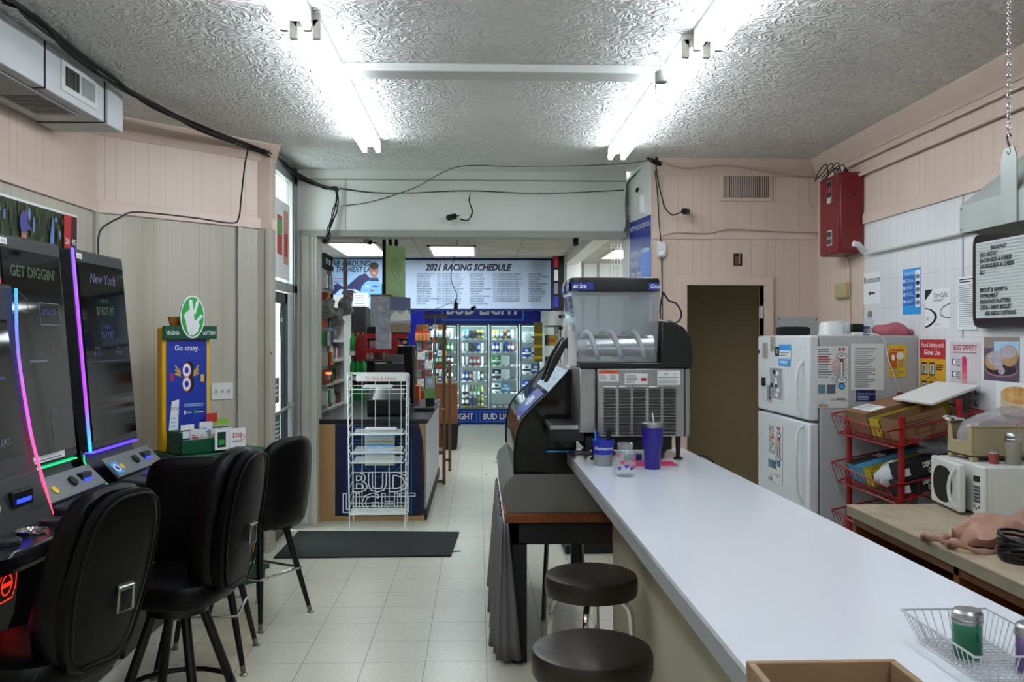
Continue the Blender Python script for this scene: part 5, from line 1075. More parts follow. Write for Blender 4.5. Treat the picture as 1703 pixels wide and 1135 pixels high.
# range hood
t = thing('range_hood','galvanised metal range hood hung on a chain over the cooking area','hood',(2.0,3.60,2.05)); 
mb = MB(); hz = .115
mb.add([(0,0,0),(0,-3.2,0),(.78,-3.2,0),(.78,0,0),(0,0,hz),(0,-3.2,hz),(.78,-3.2,hz),(.78,0,hz),(.02,0,.02),(.02,-3.2,.02),(.76,-3.2,.02),(.76,0,.02)],[(0,1,5,4),(3,0,4,7),(1,2,6,5)]); mb.build('lip', galv, t, smooth=0)
mb = MB(); mb.add([(0,0,hz),(0,-3.2,hz),(.78,-3.2,hz),(.78,0,hz),(.36,-.42,.52),(.36,-3.2,.52),(.78,-3.2,.52),(.78,-.42,.52)],[(0,1,5,4),(3,0,4,7),(4,5,6,7),(1,2,6,5)]); o = mb.build('canopy', galv, t, smooth=0)
mb = MB(); mb.add([(.005,-.005,.01),(.005,-3.2,.01),(.78,-3.2,.30),(.78,-.005,.30)],[(0,1,2,3)]); mb.build('underside', steeld, t, smooth=0)
a = PX(1667,300,2.0); b_ = PX(1693,300,2.0)
mb = MB(); mb.prism([(b_.y-3.60,0),(a.y-3.60,0),(a.y-3.60,.245),(a.y-3.60-.02,.285),(b_.y-3.60+.02,.285),(b_.y-3.60,.245)],'x',-.006,-.001); mb.build('hanging_strap', galv, t); 
mb = MB(); [mb.cyl((-.004,y,z),(-.001,y,z),.004,n=8) for y in (-.015,) for z in (.015,.10)]; mb.build('rivet', steeld, t)
yc = (a.y+b_.y)/2; zc0 = 2.05+.27
t = thing('hanging_chain','steel chain and S hook holding up the range hood','chain',(2.0-.004,yc,zc0)); s_ = []
for i in range(13): a = i/12*2*pi*.75; s_.append((0,.013*cos(a+R(180))*1,.045+.014*sin(a+R(180))))
mb = MB(); mb.tube(curve([(0,.012,.0),(0,.0,-.012),(0,-.012,.0),(0,-.004,.018),(0,.006,.034),(0,.012,.052),(0,.0,.066),(0,-.012,.054)]),.0035,6); mb.build('hook', black, t)
mb = MB(); z_ = .062; k = 0
while zc0+z_ < H-.005:
    P_ = []
    for i in range(10):
        a = 2*pi*i/10; u = .006*cos(a); v = .013*sin(a)+.011; P_.append((u,0,z_+v) if k%2 else (0,u,z_+v))
    mb.tube(P_,.002,5,True); z_ += .0195; k += 1
mb.build('links', chrome, t)

# ================= back pink wall bits
def cam_bullet(loc, d, label, m_=black, mount=None):
    t = thing('security_camera', label, 'camera', loc, 0, 'small bullet cameras'); d = Vector(d).normalized()
    MB().cyl((0,0,0), d*.075, .026, n=18).build('housing', m_, t); MB().cyl(d*.075, d*.085, .022,.02, n=18).build('lens', mat('lens_black','#050506',.05), t)
    m0 = mount or (0,.06,.02); MB().tube([(0,0,0),Vector(m0)],.008).build('bracket', m_, t); return t
q = PY(1143,352,7.10); cam_bullet(q, (-.5,-.8,-.1), 'black bullet camera low of the wall vent on the pink wall', mount=(.02,.08,0))
q = PY(757,360,7.62); cam_bullet(q, (-.8,-.6,-.25), 'black bullet camera in the middle of the white beam', mount=(.03,.09,.02))
q = PY(545,398,7.66); cam_bullet(q, (-.2,-.9,-.3), 'black bullet camera at the left end under the beam', mount=(0,.04,.06))
q = PY(958,397,7.8); cam_bullet(q, (-.1,-.6,-.6), 'black camera hanging under the right end of the beam', mount=(0,.02,.07))
q = PY(608,401,8.6); cam_bullet(q, (.7,-.7,-.25), 'white box camera on the shop ceiling left of the beam opening', mat('white_plastic','#c9c9c5',.4), mount=(0,0,.13))
q = PY(1073,321,7.45); cam_bullet(q, (-.9,-.3,.25), 'white bullet camera on the narrow wall above the blue beer poster', mat('white_plastic','#c9c9c5',.4), mount=(.06,.02,-.02))
q = PY(1092,429,PYW); t = thing('motion_sensor','white motion sensor on the pink wall left of the doorway','sensor',(q.x,PYW,q.z)); MB().pillow(superell(.075,.13,5,24,(.035,.065)),[(1,0),(1,.03),(.85,.045)],lambda u,v,d:(u,-d,v)).build('housing', wire_w, t); MB().pillow(superell(.05,.045,3,16,(.035,.035)),[(1,.04),(.8,.052),(.3,.056)],lambda u,v,d:(u,-d,v)).build('lens_window', paper, t)
wd = (Vector((1.30,BY+.2,0))-Vector((1.411,PYW,0))).normalized(); ws = atan2((-wd).y,(-wd).x)
def on_side(px): # point on passage wall for pixel column
    a, b, c_ = ray(px, 500); P0 = Vector((1.411,PYW,0)); tt = (a*P0.y-b*P0.x)/(b*wd.x-a*wd.y); return P0+wd*tt
A = on_side(1048); B = on_side(1083); wd2 = (B-A).length; hh_ = 1.0
p = Poster(wd2,.70,mat('beer_blue','#1c2f86',.35),.002); pc = mat('can_print','#2a6fd0',.4)
p.text('HAPPY HOUR SPECIAL',.97,.88,wd2*.1,paper,'RIGHT').rect(.55,.22,.97,.60,pc).disc(.76,.60,.21,.03,skyb).line([(.6,.25),(.6,.58)],.006,skyb).line([(.75,.25),(.75,.58)],.006,skyb)
for i, s_ in enumerate(('America\'s','favorite','light lager.')): p.text(s_, .06,.55-.13*i,wd2*.19,paper,bold=.01,sx=.7)
p.text('BUD',.58,.13,wd2*.2,paper,bold=.02,sx=.8).text('LIGHT',.58,.05,wd2*.17,paper,bold=.02,sx=.7)
p.build('beer_poster','tall blue beer poster with a blue can on the narrow white wall','poster',(A.x-.003,A.y,1.93),ws)
A = on_side(1072); o = MB().pillow(superell(.035,.16,3,20,(0,.08)),[(1,0),(1,.03),(.8,.04)],lambda u,v,d:(u,-d,v)).build('emergency_lamp', paper, loc=(A.x-.002,A.y,2.66), rz=ws); tag(o,'small white oblong lamp on the narrow wall above the beer poster','lamp')
# pendant by right light
q = PZ(1100,88,H); t = thing('pull_chain_socket','grey lamp socket hanging from the ceiling beside the right strip light','socket',(q.x,q.y,H))
k = q.y/F; MB().lathe([(.035,0),(.035,-.01),(.012,-.018),(.009,-36*k+.02)]).build('stem', white, t); MB().lathe([(.022,-36*k+.02),(.034,-36*k+.01),(.034,-48*k),(.03,-50*k)]).build('socket_cup', mat('socket_grey','#8d8f8c',.5), t)
MB().tube(curve([(-.03,0,-49*k),(-.028,0,-70*k),(0,0,-84*k),(.024,0,-70*k),(.026,0,-49*k)]),.0035,6).build('wire_guard', steel, t)

# ================= cables
def cab(name, label, pts, r=.006, m_=None, n=1, jit=.012):
    mb = MB(); random.seed(len(label))
    for k in range(n):
        mb.tube(curve([Vector(p)+Vector((random.uniform(-jit,jit),random.uniform(-jit,jit),random.uniform(-jit,0))) if k else Vector(p) for p in pts],6), r, 5)
    return tag(mb.build(name, m_ or cable), label, 'cable')
Zt = H-.02; L1 = [PZ(10,-8,Zt),PZ(62,30,Zt),PZ(125,85,Zt),PZ(185,130,Zt),PZ(250,168,Zt-.02),PZ(330,208,Zt-.03),PY(415,240,6.52),PY(440,252,6.66)]
cab('cable_bundle','thick bundle of black cables strung across the ceiling from the duct to the glass door', L1+[PY(470,268,7.1),PY(498,290,7.6),PY(520,302,7.68),PY(545,311,7.69),PY(560,311,7.69)], .006, n=8, jit=.03)
cab('cable_bundle','black cables dropping from the beam corner down to the camera', [PY(562,312,7.69),PY(561,330,7.69),PY(556,350,7.68),PY(550,372,7.67),PY(545,392,7.66)], .005, n=5, jit=.025)
cab('wall_cable','thin black cable curling from the ceiling bundle down and across the pink panelling', [PY(413,246,6.45),PY(407,275,6.43),PY(401,330,6.41),PY(397,362,6.40),PY(385,371,6.33),PY(320,362,6.12),PY(228,353,5.86),PY(200,362,5.78),PY(172,378,5.73),PY(164,395,5.71),PY(164,430,5.71)], .006)
cab('wall_cable','pair of thin dark wires strung right along the white beam', [PY(565,313,7.69),PY(620,320,7.70),PY(680,321,7.70),PY(780,317,7.69),PY(900,322,7.70),PY(1037,316,7.70)], .003, n=2, jit=.006)
cab('wall_cable','thin tan wire rising across the white beam to the ceiling and right corner', [PY(566,343,7.70),PY(620,335,7.70),PY(690,312,7.70),PY(760,278,7.45),PY(850,277,7.4),PY(960,276,7.3),PY(1040,272,7.15),PY(1085,266,7.05)], .004, mat('dull_tan_cable','#5a5648',.6))
cab('wall_cable','black wires drooping to the camera in the middle of the beam', [PY(782,322,7.70),PY(780,335,7.69),PY(785,352,7.66),PY(778,366,7.64),PY(765,364,7.62)], .004, n=2, jit=.006)
cab('cable_bundle','knot of black and grey cables where the pink wall meets the ceiling', [PY(1078,262,7.12),PY(1088,268,7.12),PY(1097,272,7.12),PY(1090,262,7.1),PY(1101,268,7.12)], .007, n=6, jit=.02)
cab('wall_cable','black cable from the ceiling knot down to the camera on the pink wall', [PY(1090,270,7.13),PY(1094,300,7.14),PY(1101,330,7.14),PY(1106,346,7.12),PY(1118,357,7.1),PY(1130,354,7.08),PY(1140,351,7.08)], .005, n=2, jit=.004)
cab('wall_cable','black cable from the ceiling knot to the motion sensor and down the pink wall', [PY(1087,270,7.15),PY(1093,320,7.16),PY(1096,370,7.16),PY(1099,402,7.16),PY(1101,440,7.165),PY(1101,500,7.165),PY(1102,600,7.165)], .004, n=2, jit=.003)
cab('wall_cable','grey cables running down beside the opening from the beam corner', [PY(1082,268,7.3),PY(1062,285,7.5),PY(1045,303,7.66),PY(1042,330,7.68),PY(1043,370,7.68),PY(1038,384,7.68)], .005, mat('grey_cable','#4b5350',.6), n=3)
cab('wall_cable','pink painted cable sagging under the crown moulding of the back wall', [PY(1100,271,7.09),PY(1140,280,7.13),PY(1205,276,7.12),PY(1280,286,7.12),PY(1330,292,7.13),PY(1365,293,7.12)], .006, pinkc, n=2, jit=.006)
cab('wall_cable','pink painted cable lying along the narrow rail of the back wall', [PY(1102,392,7.15),PY(1125,387,7.16),PY(1180,388,7.16),PY(1215,381,7.16),PY(1290,385,7.16),PY(1360,387,7.16)], .005, pinkc)
cab('wall_cable','thin wire hanging in a loop left of the red cabinet', [PY(1346,296,7.15),PY(1346,335,7.16),PY(1352,345,7.16),PY(1362,346,7.15)], .003, pinkc)
cab('wall_cable','dark wire drooping below the beam at the top of the opening', [PY(900,389,7.9),PY(925,394,7.9),PY(950,391,7.9),PY(985,391,7.9),PY(1020,393,7.9),PY(1035,386,7.8)], .004)
# ================= shop counter
t = thing('sales_counter','shop counter faced with a dark blue beer panel, foil-covered side, dark worktop','counter',(-.93,8.9,0)); cx0, cx1 = -.5, .45
navy = mat('navy_panel','#0b1034',.35); foil = mat('crinkled_foil','#b5b8c2',.35,.25,noise=.35,nscale=14,bump=1,bscale=22)
ctop = mat('counter_black','#1c1e20',.25)
MB().box((cx0,-1.05,0),(cx1,1.5,.86)).build('carcass', mat('dark_base','#2b2c2c',.6), t); MB().box((cx0-.02,-1.06,.86),(cx1+.03,1.52,.90)).build('worktop', ctop, t, bevel=.004)
MB().box((cx0,-1.062,.0),(cx0+.165,-1.05,.855)).build('end_board', mat('tan_board','#a07c52',.6,noise=.15,nscale=4), t)
MB().box((cx0+.165,-1.06,.0),(cx1,-1.05,.05)).build('kick_board', mat('tan_board','#a07c52',.6), t)
m = navy; p = Poster(.76,.80,navy,.004); bl2 = mat('line_blue','#1666b5',.4); W_ = p.w
bot = [(.10,.0),(.10,.86),(.16,.97),(.16,1.0)]
p.line([(.14,.02),(.14,.86),(.20,.96),(.20,.975),(.74,.975),(.74,.96),(.88,.84),(.88,.02)],.007,bl2)
for r_ in (.20,.26,.31): p.line([(.51+r_*cos(R(180+i*9)),.74+r_*1.0*sin(R(180+i*9))) for i in range(21)],.005,bl2)
for r_ in (.10,.15): p.line([(.51+r_*cos(R(i*18)),.72+r_*sin(R(i*18))) for i in range(21)],.005,bl2)
for z_ in (.60,.52,.80,.84): p.line([(.16,z_),(.87,z_)],.004,bl2)
for k in range(6): p.line([(.16+.02*k,.62+.03*k),(.28,.66+.03*k)],.004,bl2).line([(.86-.02*k,.62+.03*k),(.74,.66+.03*k)],.004,bl2)
def outl(p, txt, x, z, sz, m1, m2, th=.03, sx=1.0):
    p.text(txt,x,z,sz,m1,'CENTER',bold=th,sx=sx).text(txt,x,z,sz,m2,'CENTER',bold=-.004,sx=sx)
outl(p,'BUD',.52,.27,.24,paper,navy,.035,1.05); outl(p,'LIGHT',.50,.045,.235,paper,navy,.03,.98)
p.build('beer_panel','dark blue panel printed BUD LIGHT with a bottle outline', loc=(cx0+.165,-1.056,.045), parent=t)
MB().box((cx1,-1.03,.10),(cx1+.012,1.5,.85)).build('foil_side', foil, t); MB().box((cx1,-1.05,0),(cx1+.02,1.5,.10)).build('side_kick', blackm, t)
mb = MB(); mb.prism([(cx1-.05,.86),(cx1+.012,.86),(cx1+.012,.05),(cx1,.4),(cx1-.01,.7)],'y',-1.068,-1.061); mb.build('torn_edge', mat('bare_wood','#8a6a48',.6), t)
# white newspaper rack
t = thing('newspaper_rack','tall empty white wire newspaper rack in front of the blue beer panel','rack',(-.86,7.66,0))
hw_, hd = .235, .12; mb = MB()
for sx in (-1,1):
    for sy, h_ in ((-1,1.32),(1,1.30)): mb.tube([(sx*hw_,sy*hd,0),(sx*(hw_+.012*h_),sy*hd,h_)],.006,6)
    for k in range(14): z = .17+.085*k; mb.tube([(sx*(hw_+.01*z),-hd,z),(sx*(hw_+.01*z),hd,z+.035)],.003,5)
mb.build('side_frame', wire_w, t); mb = MB()
for x in (-.16,-.045,.075,.18): mb.tube([(x,hd,.15),(x,hd,1.30)],.0035,5)
for z in (.30,.44,.60,.78,1.13,1.30): mb.tube([(-hw_,hd,z),(hw_,hd,z)],.0035,5)
mb.build('back_grid', wire_w, t)
for z in (.80,.645,.56): 
    mb = MB(); mb.tube([(-hw_,-hd-.02,z+.03),(-hw_+.01,-hd-.03,z),(hw_-.01,-hd-.03,z),(hw_,-hd-.02,z+.03)],.005,6); [mb.tube([(-hw_+.03,-hd-.03+k*.035,z+.004*k),(hw_-.03,-hd-.03+k*.035,z+.004*k)],.003,5) for k in range(7)]; mb.build('shelf', wire_w, t)
mb = MB(); mb.tube([(-hw_,-hd,1.18),(hw_,-hd,1.18)],.005,6); mb.tube([(-hw_,hd,1.2),(hw_,hd,1.2)],.004,6); mb.build('shelf', wire_w, t)
mb = MB(); mb.tube([(-hw_,-hd-.02,.12),(hw_,-hd-.02,.12),(hw_,hd,.14),(-hw_,hd,.14)],.005,6,True); [mb.tube([(-hw_,-hd+.03*k,.125),(hw_,-hd+.03*k,.125)],.003,5) for k in range(9)]; [mb.tube([(-hw_+.06*k,-hd-.02,.12),(-hw_+.06*k,hd,.14)],.003,5) for k in range(9)]; mb.build('shelf', wire_w, t)
mb = MB(); mb.tube([(-hw_,-hd,.215),(hw_,-hd,.215),(hw_,hd,.225),(-hw_,hd,.225)],.004,6,True); mb.tube([(-hw_,-hd,1.32),(hw_+.012,-hd,1.32),(hw_+.012,hd,1.30),(-hw_,hd,1.30)],.006,6,True); mb.build('rail', wire_w, t)
p = Poster(.42,.055,paperg,.003); p.text('The News & Advance',.5,.22,.040,redp,'CENTER',sx=.75); p.build('title_strip', loc=(-.18,hd-.24-.002,1.25), parent=t)
p = Poster(.26,.33,mat('notice_cream','#a8a697',.6),.002); p.text('Advertise Free',.5,.84,.034,bluel,'CENTER',bold=.01).text('NO CHARGE EVER!!',.5,.74,.031,bluel,'CENTER',bold=.02).text('Thousands of Bargains!',.5,.62,.024,ink,'CENTER',bold=.01).rect(.05,.30,.97,.56,bluel).text('Your',.5,.47,.026,paper,'CENTER').text('MESSAGE BOARD',.5,.38,.028,paper,'CENTER',bold=.01).text('Look For a NEW Edition',.5,.19,.022,ink,'CENTER',bold=.01).text('EVERY WEEK',.5,.06,.028,ink,'CENTER',bold=.02)
p.build('message_card','cream MESSAGE BOARD card hung on the back of the rack', loc=(-.135,hd-.008,.50), parent=t)
tag(MB().box((-.12,0,0),(.12,.16,.02)).build('folded_paper', paper, loc=(-.87,7.60,1.19)), 'folded white newspaper lying on the top shelf of the wire rack', 'newspaper')
tag(MB().box((-.10,0,0),(.16,.12,.014)).build('folded_paper', paperg, loc=(-.87,7.58,.83)), 'old newspaper lying on the middle shelf of the wire rack', 'newspaper')
# wooden folding stand beside the counter
t = thing('wooden_stand','narrow brown wooden stand with two tall posts at the aisle corner of the shop counter','stand',(-.40,9.76,0)); wd_ = mat('stand_wood','#6d5238',.6)
MB().box((-.0,0,0),(.035,.035,1.79)).build('post', wd_, t); MB().box((0.03,1.0,0),(.065,1.035,1.35)).build('post', wd_, t); MB().box((-.05,-.01,.02),(.03,.03,.05)).build('foot', wd_, t); MB().box((-.02,1.0,.12),(.05,1.03,.15)).build('foot', wd_, t)
# things on the shop counter
def oncnt(px, py): return PZ(px, py, .90)
t = thing('lottery_terminal','small grey and green customer terminal on a black stand at the shop counter edge','terminal',PY(715,668,9.0)-Vector((0,0,PY(715,668,9.0).z-.90)))
T_ = Matrix.Translation((0,0,.10)) @ Matrix.Rotation(R(-12),4,'X')
mb = MB(); mb.box((-.045,.03,0),(.045,.09,.12)); mb.build('stand', black, t, bevel=.01)
mb = MB(T_); mb.box((-.06,-.02,0),(.06,.03,.23)); mb.build('housing', black, t, bevel=.015); mb = MB(T_); mb.use(mat('terminal_grey','#9ea3a3',.4)); mb.box((-.05,-.026,.10),(.05,-.02,.225)); mb.use(mat('terminal_green','#4f8a2a',.4)); mb.box((-.055,-.03,.0),(.055,-.02,.10)); mb.use(mat('lcd_blue','#45607d',.2,emit=.3)); mb.box((-.025,-.029,.14),(.025,-.026,.20)); mb.build('face', None, t)
def monitor(px0,py0,px1,py1,Y,label,rz=0,dp=.05):
    a = PY(px0,py1,Y); b_ = PY(px1,py0,Y); t = thing('monitor', label, 'monitor', (a.x,Y,.90), rz)
    w_ = b_.x-a.x; h0 = a.z-.90; MB().box((0,0,h0),(w_,dp,b_.z-.90)).build('screen_housing', black, t, bevel=.01)
    MB().box((w_/2-.03,.01,.01),(w_/2+.03,.04,h0+.02)).build('stand', blackm, t); MB().box((w_/2-.1,-.08,0),(w_/2+.1,.1,.012)).build('base', blackm, t, bevel=.004); return t
monitor(622,683,672,604,9.1,'wide black register monitor facing away behind the newspaper rack',R(5))
monitor(660,670,694,575,9.6,'tall dark monitor on an arm right of the register monitor',R(-35))
o = MB().box((0,0,0),(.16,.02,.10)).build('receipt_screen', mat('dull_grey','#55585a',.4), loc=PY(645,605,9.3), bevel=.004); o.rotation_euler.x = R(-20); tag(o,'tilted grey panel on top of the register monitor','panel')
b = oncnt(650,694); t = thing('register','black cash register body low on the shop counter','register',(b.x,8.35,.90)); MB().box((-.24,-.1,0),(.14,.25,.14)).build('body', blackm, t, bevel=.012); MB().box((-.2,-.104,.03),(.1,-.1,.1)).build('drawer', black, t, bevel=.003); MB().prism([(-.08,.14),(.2,.14),(.2,.24)],'x',-.2,.08).build('keyboard_hood', black, t, bevel=.006)
b = oncnt(705,690); t = thing('card_reader','low black card reader with loose cables beside the terminal','card reader',(b.x,8.75,.90)); MB().box((-.12,-.08,0),(.08,.1,.035)).build('body', black, t, bevel=.006); MB().tube(curve([(.06,.0,.04),(.1,.05,.07),(.14,-.02,.03),(.17,.06,.01)]),.006).build('lead', steeld, t)
# hanging display with foil and picture, poles, green panel
t = thing('hanging_display','wood-topped box display hanging over the counter, foil on one face, picture on another','display',PY(616,490,8.9)); a = PY(616,490,8.9); b_ = PY(668,490,8.9)
w_ = b_.x-a.x; MB().box((0,0,-.02),(.21,.26,0)).build('wood_top', woodl, t); MB().box((.0,.005,-.32),(.19,.25,-.02)).build('foil_face', foil, t); p = Poster(.30,.36,mat('mountain_print','#6c7aa0',.4,noise=.6,nscale=9,col2='#a8aaa6'),.004); p.rect(0,.62,1,1,mat('dusk_print','#4a4f80',.4)).poly([(0,.45),(.3,.62),(.5,.5),(.8,.66),(1,.5),(1,.35),(0,.3)],paperg); p.rect(0,0,1,.25,mat('brown_field','#7c6a58',.5)); p.build('picture_face', loc=(.195,.0,-.38), rz=R(52), parent=t)
MB().box((.05,.02,-.55),(.19,.2,-.32)).build('lower_foil', foil, t)
for (px, y_) in ((639,9.0),(649,9.15),(659,9.3)):
    q = PY(px,395,y_); tag(MB().cyl((0,0,0),(0,0,2.7-1.98),.018,n=10).build('ceiling_pole', blackm, loc=(q.x,y_,1.98)), {639:'leftmost',649:'middle',659:'rightmost'}[px]+' of three black poles hanging from the shop ceiling', 'pole', 'black ceiling poles')
p = Poster(.24,.58,mat('pale_green_print','#b4dc9c',.4),.008); p.disc(.5,.6,.3,.2,mat('leaf_green','#a5cf92',.4),14).text('WE',.2,.42,.11,paper,shear=.2).text('Pay',.2,.22,.09,paper,shear=.2); a = PY(641,503,9.0)
p.build('green_sign','slanting pale green sign hung beside the black ceiling poles','sign',(a.x,9.0,2.02-.04),R(40),tilt=R(0))
# merchandise shelving along the left
cols_ = ['#b8b8b0','#8f1f22','#1f4d8a','#2f7a3f','#c9a02a','#7d4a2a','#d0d0cc','#3a3a42','#b0562a','#5a7fa0','#a0a89a','#40604a']
pm = [mat('pack_%d' % i, c_, .35) for i, c_ in enumerate(cols_)]; cn = ['pale grey','red','blue','green','yellow','brown','white','dark','orange','light blue','olive grey','dark green']
random.seed(21)
protos = {}
def pack(kind, i):
    k = (kind, i)
    if k in protos: return protos[k]
    mb = MB(); mb.use(pm[i])
    if kind == 'box': mb.box((-.045,-.03,0),(.045,.03,.13)); mb.use(pm[(i+6)%12]); mb.box((-.035,-.032,.05),(.035,-.03,.10))
    elif kind == 'bag': mb.pillow(superell(.11,.15,6,16,(0,.078)),[(.9,-.008),(.95,-.024),(.95,.024),(.9,.008)],lambda u,v,d:(u,d,v)); mb.use(pm[(i+4)%12]); mb.box((-.03,-.027,.05),(.03,-.022,.1))
    elif kind == 'bottle': mb.lathe([(.0001,0),(.032,0),(.033,.01),(.033,.12),(.014,.17),(.012,.2)],n=14); mb.use(pm[(i+6)%12]); mb.lathe([(.0335,.05),(.0335,.10)],n=14); mb.lathe([(.015,.195),(.015,.22),(.0001,.22)],n=12)
    elif kind == 'can': mb.lathe([(.0001,0),(.026,0),(.033,.008),(.033,.12),(.028,.13),(.0001,.128)],n=14); mb.use(pm[(i+6)%12]); mb.lathe([(.0334,.04),(.0334,.085)],n=14)
    me = mb.build('proto', None, smooth=40); protos[k] = me.data; bpy.data.objects.remove(me); return protos[k]
NAME = {'box':'snack_box','bag':'snack_bag','bottle':'drink_bottle','can':'drink_can'}; CAT = {'box':'box','bag':'bag','bottle':'bottle','can':'can'}
def put(kind, i, loc, rz, where, sc_=1):
    o = bpy.data.objects.new(NAME[kind], pack(kind, i)); C.objects.link(o); o.location = loc; o.rotation_euler.z = rz; o.scale = (sc_,)*3
    return tag(o, f"{cn[i]} {CAT[kind]} {where}", CAT[kind], f"{cn[i]} {CAT[kind]}s {where}")
def shelving(name, label, x0, x1, y0, y1, zs, where, back='x'):
    t = thing(name, label, 'shelving', (x0,y0,0)); MB().box((0,0,0),(.03,y1-y0,zs[-1]+.3)).build('back_panel', offw, t)
    for z in zs: MB().box((.03,0,z-.03),(x1-x0,y1-y0,z)).build('shelf', mat('shelf_white','#a9aaa6',.4), t)
    for y in (0, y1-y0-.03): MB().box((0,y,0),(x1-x0,y+.03,zs[-1]+.3)).build('end_panel', offw, t)
    return t
zs1 = [.55,.86,1.13,1.38,1.60,1.82]
shelving('shelving_unit','white merchandise shelving behind the shop counter on the left',-2.08,-1.60,9.25,10.6,zs1,'')
rows = ['bottom','second','third','fourth','fifth','top']
for r_, z in enumerate(zs1):
    y = 9.34; i = 0
    while y < 10.5:
        kind = random.choice(('box','bag','bottle','box')); i = random.randrange(12)
        put(kind, i, (-1.66,y,z), R(90), f"on the {rows[r_]} shelf of the shelving on the left"); y += .125
# near hanging rack with foil bags left edge
t = thing('peg_rack','tall grey pegboard rack just inside the opening behind the pillar','rack',(-1.46,8.28,0)); MB().box((-.12,.1,.9),(-.08,.75,2.45)).build('pegboard', mat('peg_grey','#6f726f',.5), t); MB().box((-.14,.08,0),(-.06,.77,.9)).build('pedestal', mat('peg_grey','#6f726f',.5), t)
for r_ in range(8):
    for c_ in range(3):
        put('bag' if r_%2 else 'box', (r_*5+c_*3)%12, (-1.50+.03,8.46+c_*.17,.98+r_*.185), R(90), f"in row {('one','two','three','four','five','six','seven','eight')[r_]} from the bottom of the peg rack")
mb = MB(); mb.pillow(superell(.13,.19,3,24,(0,.095)),[(.5,-.03),(1,-.02),(1,.02),(.5,.03)],lambda u,v,d:(u+.012*sin(v*45),d+.012*sin(u*80)*cos(v*60),v+.006*sin(u*50)))
for k,(px,py) in enumerate(((545,530),(560,545),(575,525))):
    o = mb.build('foil_bag', mat('wrapped_goods','#7d7f7a',.3,noise=.6,nscale=25,bump=.6,bscale=30), loc=PY(px,py,8.4+.12*k), smooth=60) if k == 0 else dup(o, PY(px,py,8.4+.12*k))
    tag(o, ('crumpled foil bag hanging nearest the pillar','middle crumpled foil bag hanging under the car picture','foil bag hanging farthest from the pillar')[k], 'bag', 'foil bags hanging by the pillar')
tag(MB().box((0,0,0),(.05,.02,.02)).build('red_led_sign', mat('red_orange_led','#ff5030',.4,emit=3), loc=PY(542,623,8.4)), 'tiny glowing red-orange light on the left shelving', 'sign light')
q = PY(591,575,10.6); sodag = mat('soda_green','#0f7a2e',.3)
t = thing('soda_rack','rack of green soda bottles with red caps seen past the newspaper rack','rack',(q.x,10.7,0)); a = PY(583,0,10.7).x-q.x; b_ = PY(607,0,10.7).x-q.x
MB().box((a,.05,0),(b_,.4,2.0)).build('rack_back', blackm, t); 
for z in (.55,.86,1.16,1.46): MB().box((a,-.1,z-.05),(b_,.05,z)).build('shelf', paperg, t)
for r_, z in enumerate((.55,.86,1.16,1.46)):
    for c_ in range(3):
        o = MB().use(sodag).lathe([(.0001,0),(.034,0),(.036,.01),(.036,.14),(.016,.19),(.013,.21)],n=14).use(redp).lathe([(.016,.205),(.016,.225),(.0001,.225)],n=10).build('soda_bottle', None, loc=(q.x+a+.035+c_*.06,10.64,z)) if not (r_ or c_) else dup(o, (q.x+a+.035+c_*.06,10.64,z))
        tag(o, f"green soda bottle on the {rows[r_] if r_<3 else 'top'} shelf of the narrow soda rack", 'bottle', f"green bottles on the {rows[r_] if r_<3 else 'top'} shelf of the soda rack")
# overhead cigarette rack with red bars
a = PY(607,562,10.2); b_ = PY(676,562,10.2); t = thing('tobacco_rack','red-framed overhead rack of small packs behind the register','rack',(a.x,10.25,1.35)); w_ = b_.x-a.x
for z in (.0,.13,.26): MB().box((0,0,z),(w_,.12,z+.02)).build('shelf', steeld, t)
for z in (.27,.10): MB().box((0,-.02,z),(w_,0,z+.045)).build('red_rail', redp, t)
MB().box((0,.12,-.3),(w_,.14,.4)).build('back_panel', blackm, t); 
for r_ in range(2):
    for c_ in range(10):
        i = (0,6,1,2)[(r_*3+c_)%4]; o = bpy.data.objects.new('cigarette_pack', pack('box', i)); C.objects.link(o); o.scale = (.45,.5,.65); o.location = (a.x+.02+c_*w_/10,10.29,1.375+.13*r_)
        tag(o, f"{cn[i]} pack in the {('lower','upper')[r_]} row of the red-framed tobacco rack", 'pack', f"{cn[i]} packs in the {('lower','upper')[r_]} tobacco row")
for k, (px, py, mm, nm) in enumerate(((600,575,redp,'red'),(664,600,yelp,'yellow'),(655,582,redp,'second red'))):
    o = MB().pillow(superell(.13,.30,4,18,(0,.15)),[(.8,-.02),(1,-.01),(1,.01),(.8,.02)],lambda u,v,d:(u+.03*v,d,v)).build('hanging_pack', mm, loc=PY(px,py+26,10.0)); tag(o, f"{nm} crinkled pack hanging in front of the tobacco rack", 'pack')
# dark tower of bins and boxes far left behind counter
for k,(px,py,mm,lb,s_) in enumerate(((668,612,blackm,'black crate stacked behind the tall monitor',(.16,.2,.3)),(636,640,mat('dim_plum','#2c1f25',.6),'dark box behind the register',(.2,.2,.3)))):
    q = PY(px,py,10.6); t = thing('storage_box', lb, 'box', (q.x,10.6,0)); MB().box((0,0,0),(s_[0],s_[1],q.z+.1)).build('box_body', mm, t, bevel=.01); MB().box((-.01,-.01,q.z+.1),(s_[0]+.01,s_[1]+.01,q.z+.13)).build('box_lid', black, t, bevel=.005)
